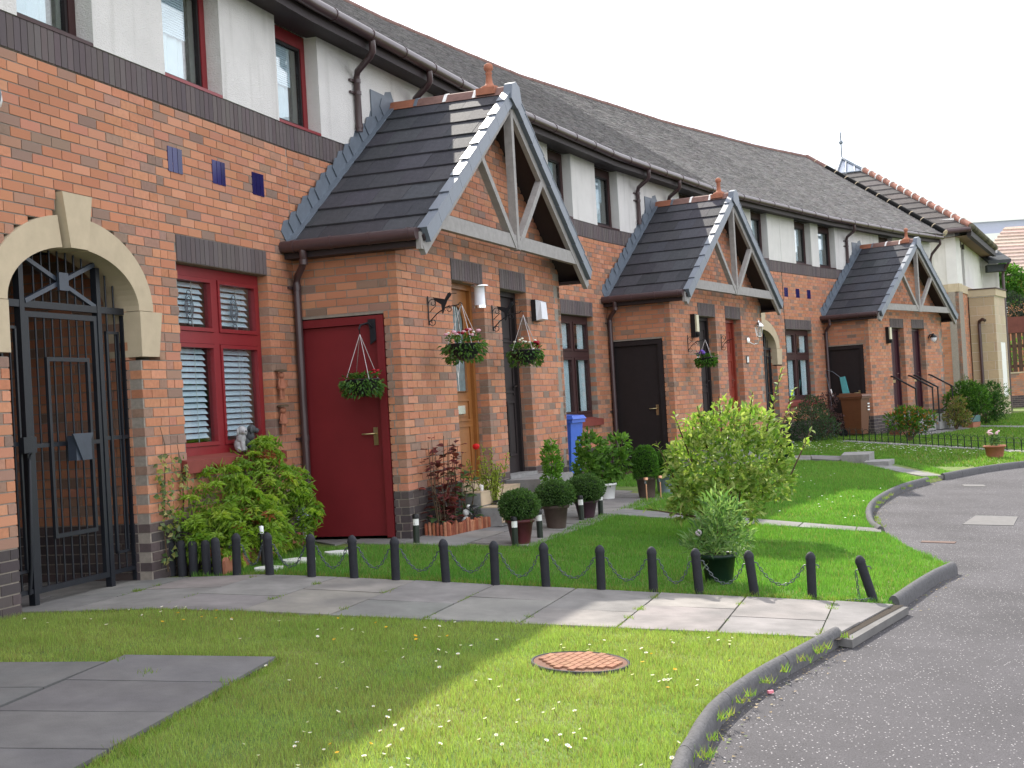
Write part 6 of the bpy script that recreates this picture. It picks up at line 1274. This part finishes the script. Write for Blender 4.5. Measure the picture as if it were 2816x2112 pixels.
lowpot('terracotta pot of white and pink flowers on the lawn edge before the hooped fence', (8.93, 25.15), .14, .185, .235, TERR, petal((.75, .55, .64)))
lowpot('wide brown pot at the dark brick foot of the farthest porch', tuple(F2.xy(1.0, .45)), .16, .2, .32, POTB)
lowpot('bottle-green pot half hidden at the right edge of the pale shrub', (4.75, 23.9), .13, .17, .35, POTG)
for c, s, h, mat, lab in ((F2.xy(5.25, .5), (.95, .32), .26, M('teal_trough', (.10, .19, .19), .7, .2, 12), 'long grey-teal planting trough at the end of the farthest porch'), (F2.xy(4.35, .85), (.6, .3), .14, TERR, 'low terracotta trough beside the handrails'), (F2.xy(.4, .45), (.6, .3), .13, M('brick_red_trough', (.20, .07, .05), .8, .2, 12), 'low brick-red trough at the dark foot of the farthest porch')):
    f_ = Fr(c, F2.t); z = zg(*c); b = MB(); a, e = s[0] / 2, s[1] / 2; b.hexa([f_.p(-a * .92, e * .9, z), f_.p(a * .92, e * .9, z), f_.p(a * .92, -e * .9, z), f_.p(-a * .92, -e * .9, z), f_.p(-a, e, z + h), f_.p(a, e, z + h), f_.p(a, -e, z + h), f_.p(-a, -e, z + h)]); g = thing('planting_trough', lab, 'planter', (*c, z)); b.build('trough', mat, g); b = MB(); b.box(f_, -a * .93, a * .93, -e * .85, e * .85, z + h - .01, z + h + .004); b.build('potting_soil', SOIL, g)
# handrails
for i, (u, lab) in enumerate(((1.2, 'leftmost black handrail at the left plum door'), (2.36, 'black handrail right of the left plum door'), (2.74, 'black handrail left of the right plum door'), (3.80, 'rightmost black handrail at the right plum door'))):
    c = F2.xy(u, .55); z = zg(*c); g = thing('handrail', lab, 'handrail', (*c, z), 'handrails at the plum doors'); b = MB(); b.tube([F2.p(u, .01, 1.36), F2.p(u, .08, 1.34), F2.p(u, .62, 1.02)], .022, 8); b.build('rail', BLKP, g); b = MB(); b.tube([F2.p(u, .60, z), F2.p(u, .60, 1.03)], .02, 8); b.build('post', BLKP, g)
# hooped wire fence
g = thing('hoop_fence', 'low dark hooped wire fence curving along the far lawn edge', 'fence', (8.5, 28.6, -.1)); HP = smooth([(7.1, 29.75), (7.68, 29.3), (8.42, 28.55), (9.17, 27.65), (10.06, 26.75), (11.2, 25.75)], 12); d = [0]
for a, c in zip(HP[:-1], HP[1:]): d.append(d[-1] + np.hypot(*(c - a)))
HPA = np.array(HP); at_ = lambda s: np.array([np.interp(s, d, HPA[:, 0]), np.interp(s, d, HPA[:, 1])]); n_ = int(d[-1] / .15); FEN = M('fence_green', (.016, .028, .02), .5, .1, 12)
for i in range(n_):
    a, c = at_(i * .15), at_(i * .15 + .15); m = (a + c) / 2; z = zg(*m); b = MB(); w = (c - a) / 2; b.tube([(*(m - w * .92), z), (*(m - w * .92), z + .20)] + [(*(m - w * .92 * math.cos(t)), z + .20 + .075 * math.sin(t)) for t in np.linspace(.3, PI - .3, 6)] + [(*(m + w * .92), z + .20), (*(m + w * .92), z)], .0055, 5); b.build('hoop', FEN, g)
    b = MB(); b.tube([(*c, z), (*c, z + .30)], .0055, 5); b.build('spike', FEN, g)
b = MB()
for zz in (.04, .17): b.tube([(*p, zg(*p) + zz) for p in HP], .005, 5)
b.build('rail_wire', FEN, g)
# ------------------------------------------------------------------ corner pavilion at the end of the row
g = thing('corner_pavilion', 'end building with faceted slate roof, glazed peak and beige stone bay', 'house', (13.4, 40, 0)); bw2 = Brickwork(g)
A, B, C_, D_ = (12.6, 40.75), (13.42, 40.0), (16.28, 46.0), (17.1, 45.9)
fL, fR, fD = fac(A, B), fac(B, C_), fac(C_, D_)
w = MB(); 
for f in (fL, fR): w.box(f, 0, f.L, -.3, -.006, -.2, 3.8)
wl_ = w.build('wall', MORT, g)
bw2.courses(wl_, fL, 0, fL.L, 0, 3.8, core=False); bw2.courses(wl_, fR, 0, fR.L, 0, 3.8, core=False); bw2.finish(120)
b = MB(); b.box(fL, -.1, fL.L, -.3, .03, 3.8, 4.04); b.box(fR, 0, fR.L, -.3, .034, 3.8, 4.043); b.build('stone_band', STONE, g)
b = MB(); b.box(fL, -.1, fL.L, -.3, .0, 4.04, 6.0); b.box(fR, 0, 1.2, -.3, .0, 4.043, 5.9); b.box(fR, 1.85, fR.L, -.3, .0, 4.043, 5.9); b.box(fR, 1.2, 1.85, -.3, 0, 5.35, 5.9); b.box(fD, 0, .55, -.3, .0, 4.05, 5.6); b.build('rendered_wall', RENDER, g)
b = MB(); b.box(fR, 1.2, 1.85, -.2, -.14, 4.05, 5.35); wn = b.build('arched_window', PLUM, g); b = MB(); b.box(fR, 1.27, 1.78, -.14, -.13, 4.1, 5.2); b.build('pane', GLASS, wn); b = MB(); b.strip(fR, [(1.525 + .325 * math.cos(t), 5.2 + .3 * math.sin(t)) for t in np.linspace(0, PI, 12)], [(1.525 + .47 * math.cos(t), 5.2 + .44 * math.sin(t)) for t in np.linspace(0, PI, 12)], -.05, .012); b.build('window_arch', M('arch_brick', (.085, .07, .075), .8, .1, 20), g)
b = MB(); b.box(fD, 0, .55, -.3, -.01, -.2, 3.75); b.box(fD, 0, .55, -.3, .03, 3.75, 4.05); b.build('end_wall', M('dark_brick_band', (.09, .075, .07), .8, .2, 20), g)
P1, P2, P3 = (14.36, 41.9), (15.08, 41.7), (15.95, 43.2); f1, f2 = fac(P1, P2), fac(P2, P3); ash = MB()
bay = MB(); bay.box(f1, 0, f1.L, -.3, -.006, -.2, 3.72); bay.box(f2, 0, f2.L, -.3, -.006, -.2, 3.72); bo = bay.build('stone_bay', WHITEM, g); ASH = unit_box('ashlar_shape', M('ashlar', src='obj', rough=.9, noise=.08, ns=5, bump=.1, bs=90))
for f, hole in ((f1, None), (f2, (.7, 1.45))):
    for k in range(13):
        z0, z1 = k * .285, k * .285 + .279; x = -.22 * (k % 2)
        while x < f.L:
            a, c = max(x, 0), min(x + .44, f.L); x += .446
            if c - a < .03: continue
            for (p_, q_) in ([(a, c)] if hole is None or not (.55 < z0 < 2.25) or c <= hole[0] or a >= hole[1] else [(a, min(c, hole[0])), (max(a, hole[1]), c)]):
                if q_ - p_ > .03: inst(ASH, 'ashlar_block', bo, frmat(f, (p_ + q_) / 2, -.05, (z0 + z1) / 2, q_ - p_, .1, z1 - z0), jit((.40, .31, .20) if f is f1 else (.45, .37, .27), .06))  # right face lighter than the front: its light is painted into the block colour
b = MB(); b.box(f2, .72, 1.02, -.05, -.03, .6, 2.5); b.box(f2, 1.13, 1.43, -.05, -.03, .6, 2.5); b.build('slit_window', BRNP, g)
b = MB(); b.box(f1, -.1, f1.L + .03, -.3, .05, 3.72, 3.93); b.box(f2, 0, f2.L + .05, -.3, .054, 3.72, 3.933); b.build('bay_cornice', STONE, g)
b = MB(); b.add([(*P1, 3.95), (*P2, 3.95), (*P3, 3.95), (15.0, 43.9, 4.0)], [(0, 1, 2, 3)]); b.box(f1, -.12, f1.L + .06, -.3, .08, 3.933, 3.965); b.box(f2, 0, f2.L + .08, -.3, .084, 3.936, 3.968); b.build('bay_roof', BRNP, g)
b = MB(); b.tube([f1.p(.42, .3, 2.95), f1.p(.36, .2, 3.0), f1.p(.27, .08, 2.95), f1.p(.26, .07, 2.85), f1.p(.27, .07, 0)], .05, 8); b.build('downpipe', PLAS, g)
Eo, L0, AP, RE = np.array((13.70, 39.4, 5.62)), np.array((12.0, 39.75, 5.62)), np.array((11.73, 46.0, 8.92)), np.array((16.53, 45.3, 5.5))
LB = np.array((9.5, 41.5, 5.62)); n_ = 15; tr = MB(); 
for i in range(n_ - 3):
    f0, f1_ = i / n_, (i + 1.06) / n_
    a, c, e, h_ = LB + (AP - LB) * f0, Eo + (AP - Eo) * f0, Eo + (AP - Eo) * f1_, LB + (AP - LB) * f1_; m = max(1, int(np.linalg.norm(c - a) / .7)); up_ = np.array([0, 0, .045])
    for j in range(m):
        s0, s1 = j / m, (j + .985) / m; p0, p1, q1, q0 = a + (c - a) * s0, a + (c - a) * s1, h_ + (e - h_) * s1, h_ + (e - h_) * s0; b = MB(); b.add([p0 + up_, p1 + up_, q1 + up_ * .25, q0 + up_ * .25, p0, p1], [(0, 1, 2, 3), (4, 5, 1, 0)], 0, jit((.09, .082, .08), .12)); b.build('slate', SLATEA, g, col=True)
b = MB(); k = (n_ - 3) / n_; b.add([LB, Eo, Eo + (AP - Eo) * k, LB + (AP - LB) * k], [(0, 1, 2, 3)]); b.add([Eo, RE, AP], [(0, 1, 2)]); b.add([RE, (14, 50, 5.6), AP], [(0, 1, 2)]); b.add([LB, AP, (9, 49, 5.6)], [(0, 1, 2)]); b.build('roof_deck', SOFF, g)
HIPC = M('hip_clay', (.25, .115, .085), .85, .3, 6)
for i in range(14):
    a, c = Eo + (AP - Eo) * (i / n_ * .86), Eo + (AP - Eo) * ((i + .97) / n_ * .86); b = MB(); b.tube([a + (0, 0, .05), c + (0, 0, .05)], .09, 8); b.build('hip_tile', HIPC, g); b = MB(); b.tube([c + (0, 0, .065), c + (AP - Eo) * .004 + (0, 0, .065)], .112, 8); b.build('hip_joint', WHITEM, g)
LANT = M('lantern_glazing', (.30, .33, .40), .15, .05, 5, spec=.6); la, lb_ = LB + (AP - LB) * .72, Eo + (AP - Eo) * k; la = LB + (AP - LB) * k
b = MB(); b.add([la + (0, 0, .03), lb_ + (0, 0, .03), AP + (0, 0, .03)], [(0, 1, 2)]); gl = b.build('glazed_peak', LANT, g)
for p_, q_ in ((la, AP), (lb_, AP), (la, lb_), (la + (lb_ - la) * .33, AP + (lb_ - AP) * .2), (la + (lb_ - la) * .66, AP + (lb_ - AP) * .55)):
    b = MB(); b.tube([p_ + (0, 0, .05), q_ + (0, 0, .05)], .05 if q_ is AP else .025, 6); b.build('glazing_bar', LEAD, gl)
b = MB(); b.tube([AP, AP + (0, 0, .95)], .022, 6); b.ball(tuple(AP + (0, 0, .6)), .075, 8); b.build('weather_finial', LEAD, g)
gv = np.array((0, 0, -.02)); b = MB(); b.tube([LB + (0, -.05, -.05), Eo + (0, -.05, -.05)], .075, 10); b.build('gutter', PLAS, g); b = MB()
for i in range(24): a = Eo + (RE - Eo) * i / 24; b.ball(tuple(a + (.02, 0, .02)), .11, 6, 0, jit((.10, .09, .06), .5))
b.build('mossy_eave', TILE, g, col=True); b = MB(); b.hexa([Eo + (0, 0, -.25), RE + (0, 0, -.25), RE + (-.1, .05, -.25), Eo + (-.1, .1, -.25), Eo + (0, 0, -.05), RE + (0, 0, -.05), RE + (-.1, .05, -.05), Eo + (-.1, .1, -.05)]); b.build('fascia', DKP, g)
b = MB(); b.add([Eo + (0, 0, -.22), RE + (0, 0, -.22), (*C_, 5.3), (*B, 5.42), (*A, 5.42), LB + (0, .3, -.22)], [(0, 1, 2, 3), (0, 3, 4, 5)]); b.build('soffit', M('brown_soffit', (.20, .13, .09), .8, .1, 8), g)
b = MB(); f_ = Fr((16.4, 45.6), -.15); b.hexa([f_.p(-.1, .4, 5.0), f_.p(.62, .4, 5.0), f_.p(.3, -1.5, 5.7), f_.p(-.3, -1.5, 5.7), f_.p(-.1, .4, 5.12), f_.p(.64, .4, 5.12), f_.p(.3, -1.5, 5.85), f_.p(-.3, -1.5, 5.85)], 0, (.07, .075, .08)); b.box(f_, -.1, .5, -.2, .2, 4.75, 4.99, 0, (.07, .075, .08)); b.build('side_roof', SLATEA, g, col=True)
b = MB(); b.tube([f_.p(.55, .38, 5.0), f_.p(.42, .1, 4.75), f_.p(.40, .1, 4.6), f_.p(.40, .1, 0)], .05, 8); b.build('side_downpipe', PLAS, g)
# ------------------------------------------------------------------ background right
WFx = Fr((0, 0), 0)
g = thing('office_block', 'pale grey flat-roofed office block far behind the roofs', 'office', (60, 120, 0)); b = MB(); fo = Fr((38, 121), -.08); b.box(fo, 0, 70, -12, 0, -1, 13.1); b.build('wall', M('grey_cladding', (.40, .45, .50), .6, .04, 3), g)
b = MB(); b.box(fo, -.3, 70.5, -12.2, .3, 13.2, 14.0); b.build('roof_edge', WHITE, g); b = MB(); b.box(fo, 2, 70, -11, -1, 14.0, 15.2); b.build('plant_room', M('lilac_cladding', (.36, .38, .46), .6, .04, 3), g); b = MB(); b.box(fo, 1.8, 70, -11.2, -.8, 15.2, 15.8); b.build('roof_rim', WHITE, g)
for r_, z in enumerate((11.2, 7.9, 4.6)):
    for i in range(12):
        b = MB(); u = 3.2 + i * 2.9 + (.0); b.box(fo, u, u + 1.55, -.1, .04, z - .2, z + .75); wn = b.build('window', BLKP, g); b = MB(); b.box(fo, u + .06, u + 1.49, .04, .06, z - .14, z + .69); b.build('pane', M('office_glass', (.10, .12, .2), .1, 0, spec=.7) if 'office_glass' not in bpy.data.materials else bpy.data.materials['office_glass'], wn)
g = thing('distant_house', 'orange brick house with sandy tiled hip roof behind the garden fence', 'house', (29, 71, 0)); fh = Fr((24.2, 70), .05); b = MB(); b.box(fh, 0, 14, -8, 0, 0, 6.3); b.build('wall', M('far_brick', (.40, .17, .09), .9, .2, 6), g)
rt = MB()
for i in range(14):
    t0_, t1_ = i / 14, (i + 1.05) / 14; rr_ = lambda t, s: (fh.p(-.5 + 4.2 * t, .5 - 4.5 * t, 6.4 + 3.0 * t + s), fh.p(14.5 - 4.2 * t, .5 - 4.5 * t, 6.4 + 3.0 * t + s)); a, c = rr_(t0_, .07); e, h_ = rr_(t1_, .0); a2, c2 = rr_(t0_, -.06); rt.add([a, c, h_, e, a2, c2], [(0, 1, 2, 3), (4, 5, 1, 0)], 0, jit((.40, .30, .25), .1))
rt.build('roof', TILE, g, col=True); b = MB(); b.box(fh, -.6, 14.6, .4, .6, 6.15, 6.4); b.build('fascia', BRNP, g)
for u in (.3, 3.2, 6.6, 9.5):
    for z in (4.6, 1.5):
        b = MB(); b.box(fh, u, u + 1.5, -.1, .05, z - .1, z + 1.4); wn = b.build('window', WHITE, g); b = MB(); b.box(fh, u + .1, u + 1.4, .05, .07, z, z + 1.3); b.build('pane', M('house_glass', (.30, .36, .42), .1, 0, spec=.7) if 'house_glass' not in bpy.data.materials else bpy.data.materials['house_glass'], wn)
g = bush('round_tree', 'round bright green tree between the bay and the orange brick house', (21.6, 57.8), [(0, 0, 5.35, .62), (-.45, 0, 5.6, .5), (.35, 0, 5.1, .5), (-.3, 0, 4.9, .5), (-.55, 0, 6.2, .35), (.1, 0, 4.7, .45)], 2600, .17, .10, [(.06, .16, .02), (.09, .20, .03), (.04, .11, .016)], True, 'tree')
bush('dark_conifer', 'low dark spreading conifer just above the garden fence', (20.6, 55), [(0, 0, 4.0, .55), (-.6, 0, 4.1, .4), (.5, 0, 3.9, .4)], 900, .25, .05, [(.02, .03, .028), (.03, .04, .035)], True, 'tree')
fw = Fr((17.4, 50.2), .1); g = thing('garden_wall', 'low red-brown brick wall below the timber fence at the right', 'wall', fw.p(3, 0, 0)); b = MB(); b.box(fw, 0, 14, -.25, -.006, -.3, 1.28); wl_ = b.build('core', MORT, g); bw3 = Brickwork(g); bw3.courses(wl_, fw, 0, 8, 0, 1.275, core=False, pb=.5); bw3.finish(60); b = MB(); b.box(fw, 0, 14, -.28, .02, 1.28, 1.33); b.build('coping', STONE, g)
g = thing('timber_fence', 'dark brown timber paling fence standing above the low brick wall', 'fence', fw.p(3, -.1, 1.3)); BT = M('brown_timber', (.075, .042, .028), .85, .25, 8)
for i in range(34):
    u = .1 + i * .22; b = MB(); b.box(fw, u, u + .15, -.10, -.07, 1.34, 3.32 if i % 2 else 3.30); b.build('paling', BT, g)
b = MB(); b.box(fw, 0, 8, -.14, -.10, 1.5, 1.6); b.box(fw, 0, 8, -.14, -.10, 2.25, 2.36); b.box(fw, 0, 8, -.14, -.05, 2.78, 2.86); b.build('fence_rail', BT, g)
b = MB(); b.box(fw, 0, 8, -.065, -.04, 2.80, 3.40); b.build('top_board', M('red_brown_board', (.14, .045, .035), .8, .2, 6), g)
bush('hedge_shrub', 'light green leafy hedge glimpsed through the timber fence', (20.0, 52.5), [(i * .8 - 2.4, 0, 1.9 + .2 * (i % 2), .6) for i in range(7)], 1600, .14, .09, [(.07, .16, .03), (.10, .20, .04)], True, 'hedge')
# ------------------------------------------------------------------ daisies and buttercups in the near lawn
def flowerhead(name, col, r, yc):
    b = MB(); n = 9; b.tube([(0, 0, 0), (.002, 0, .028)], .0012, 4, 0)
    for k in range(n): a = 2 * PI * k / n; b.add([(0, 0, .029), (r * math.cos(a - .3), r * math.sin(a - .3), .033), (r * 1.1 * math.cos(a), r * 1.1 * math.sin(a), .034), (r * math.cos(a + .3), r * math.sin(a + .3), .033)], [(0, 1, 2, 3)], 1)
    b.ball((0, 0, .031), r * .36, 6, 2, sz=.6); return mesh_of(b, name, [STEM, col, yc])
DSY = flowerhead('daisy_shape', PETW, .0085, PETY); BUT = flowerhead('buttercup_shape', PETY, .0095, PETY)
def scatter(mesh, name, n, label, group, spots, cat, sp=.22):
    k = 0
    while k < n:
        c = random.choice(spots); x, y = c[0] + random.gauss(0, sp * c[2]), c[1] + random.gauss(0, sp * c[2])
        if not onlawn(np.array([x]), np.array([y]))[0] or not near(x, y): continue
        o = bpy.data.objects.new(name, mesh); COL.objects.link(o); o.location = (x, y, zg(x, y)); o.rotation_euler = (random.uniform(-.5, .1), random.uniform(-.4, .4), random.random() * 6); s = random.uniform(.75, 1.25); o.scale = (s, s, random.uniform(.8, 1.3)); tag(o, label, cat, group); k += 1
DS = [(-2.5, 8.4, 1.6), (-1.9, 8.2, 1.8), (-1.3, 8.0, 1.6), (-.7, 8.0, 1.5), (-.3, 7.6, 1.2), (-.9, 7.2, 1.2), (-.5, 6.6, 1.4), (-.8, 6.0, 1.2), (-.3, 5.9, 1.2), (.1, 6.2, 1.2), (.6, 7.7, 1.0), (1.0, 7.9, .8), (-1.2, 5.6, .9), (-.4, 5.4, 1.2), (.25, 5.6, .8), (-1.1, 6.6, .8), (.75, 6.9, .5)]
scatter(DSY, 'daisy', 120, 'small white daisy in the near lawn', 'daisies in the near lawn', DS, 'daisy')
scatter(BUT, 'buttercup', 22, 'small yellow buttercup in the near lawn', 'buttercups in the near lawn', [(-2.0, 8.3, 1.0), (-1.2, 8.1, 1.2), (-.6, 7.9, .8), (.85, 7.2, .7), (-.75, 5.6, .2)], 'buttercup')
nf = 240; V = []; Cc = []
cand = [(8.0 + random.gauss(0, .9), 27.2 + random.gauss(0, .8)) for _ in range(110)] + [(5.8 + random.gauss(0, 1.0), 27.6 + random.gauss(0, .9)) for _ in range(160)] + [(random.uniform(2.5, 5), random.uniform(14.5, 22)) for _ in range(50)]
for x, y in cand:
    if not onlawn(np.array([x]), np.array([y]))[0]: continue
    z = zg(x, y) + .05; r_ = .022 if y > 23 else .014
    for k in range(4): a0_, a1_ = k * PI / 2, k * PI / 2 + PI / 2; V.append([(x, y, z + .004), (x + r_ * math.cos(a0_), y + r_ * math.sin(a0_), z), (x + r_ * math.cos(a1_), y + r_ * math.sin(a1_), z)]); Cc.append((.8, .8, .77))
tri_cloud('far_daisies', np.array(V, float), np.array(Cc), PETA, 'stuff')
# grass tufts in the slab joints, litter along the kerb
V = []; Cc = []; e0_p = np.array((-1.36, 7.34))
def tuft(x, y, m, h, w):
    z = zg(x, y)
    for _ in range(m): a = random.random() * 6.28; p_ = np.array([x + random.gauss(0, w), y + random.gauss(0, w), z]); V.append([p_ + (-.003, 0, 0), p_ + (.003, 0, 0), p_ + (math.cos(a) * h * .6, math.sin(a) * h * .6, h * random.uniform(.5, 1.2))]); Cc.append(jit(random.choice([(.12, .22, .035), (.17, .26, .05), (.2, .2, .07)]), .3))
for b0_, t0_ in JP:
    for _ in range(5):
        f = random.random(); q = b0_ + (t0_ - b0_) * f
        if random.random() < .6: tuft(q[0], q[1], 22, .035, .018)
        for k in range(int(random.random() * 14)): f2 = min(1, f + k * .012); q2 = b0_ + (t0_ - b0_) * f2; tuft(q2[0], q2[1], 5, .022, .008)
for K_ in (K1, K3):
    for a, c in zip(K_[:-1], K_[1:]):
        for _ in range(2):
            if random.random() < .45: q = a + (c - a) * random.random(); dv = (c - a) / np.hypot(*(c - a)); q = q + np.array([dv[1], -dv[0]]) * .075; tuft(q[0], q[1], 16, .045, .02)
nE = [Bm + dx * (-5.6 + k * .02) for k in range(470)]
for q in nE:
    if random.random() < .5: tuft(q[0] + random.gauss(0, .01), q[1] - .03 + random.gauss(0, .012), 7, .03, .012)
fE = [Tm + dxt * (-4.2 + k * .02) for k in range(420)]
for q in fE:
    if random.random() < .6 and q[0] > -2.2: tuft(q[0] + random.gauss(0, .01), q[1] + .04 + random.gauss(0, .015), 9, .045, .014)
for k in range(150):
    q = e0_p + ed * 2.4 * k / 150
    if random.random() < .7: tuft(q[0] + .03 + random.gauss(0, .012), q[1] + random.gauss(0, .01), 8, .035, .012)
    if k < 60: q = e0_p + wd * .85 * k / 60; tuft(q[0], q[1] + .03, 7, .03, .012)
for p_ in [(-1.95, 6.9), (-1.5, 6.72), (-1.62, 5.5), (-2.2, 7.2), (-1.7, 5.6)]: tuft(*p_, 40, .045, .03)
tri_cloud('joint_weeds', np.array([[tuple(x) for x in t] for t in V], float), np.array(Cc), GRASS, 'stuff')

# grit and fallen leaves lying in the gutter line of the road
V = []; Cc = []
for K_, dens in ((K1, 60), (K2, 40), (K3, 45)):
    for a, c in zip(K_[:-1], K_[1:]):
        L_s = np.hypot(*(c - a)); dv = (c - a) / L_s
        for _ in range(int(L_s * dens)):
            q = a + (c - a) * random.random() + np.array([dv[1], -dv[0]]) * (.05 + abs(random.gauss(0, .07))); z = zg(*q) - .05; r_ = random.uniform(.004, .013); an = random.random() * 6.28
            V.append([(q[0] + r_ * math.cos(an + k * 2.1), q[1] + r_ * math.sin(an + k * 2.1), z + random.uniform(0, .006)) for k in range(3)]); Cc.append(jit(random.choice([(.20, .15, .08), (.12, .09, .05), (.26, .21, .13), (.08, .07, .06), (.13, .17, .05)]), .3))
tri_cloud('gutter_litter', np.array(V, float), np.array(Cc), M('litter', src='attr', rough=.9, noise=0), 'stuff')
b = MB(); b.box(Fr((1.22, 6.95), .4), 0, .03, 0, .015, zg(1.22, 6.95) - .05, zg(1.22, 6.95) - .035); tag(b.build('pink_wrapper', petal((.75, .3, .38)), None, loc=(1.22, 6.95, zg(1.22, 6.95) - .05)), 'tiny pink scrap of litter in the gutter beside the kerb', 'litter')
for _b in BW.values(): _b.finish()
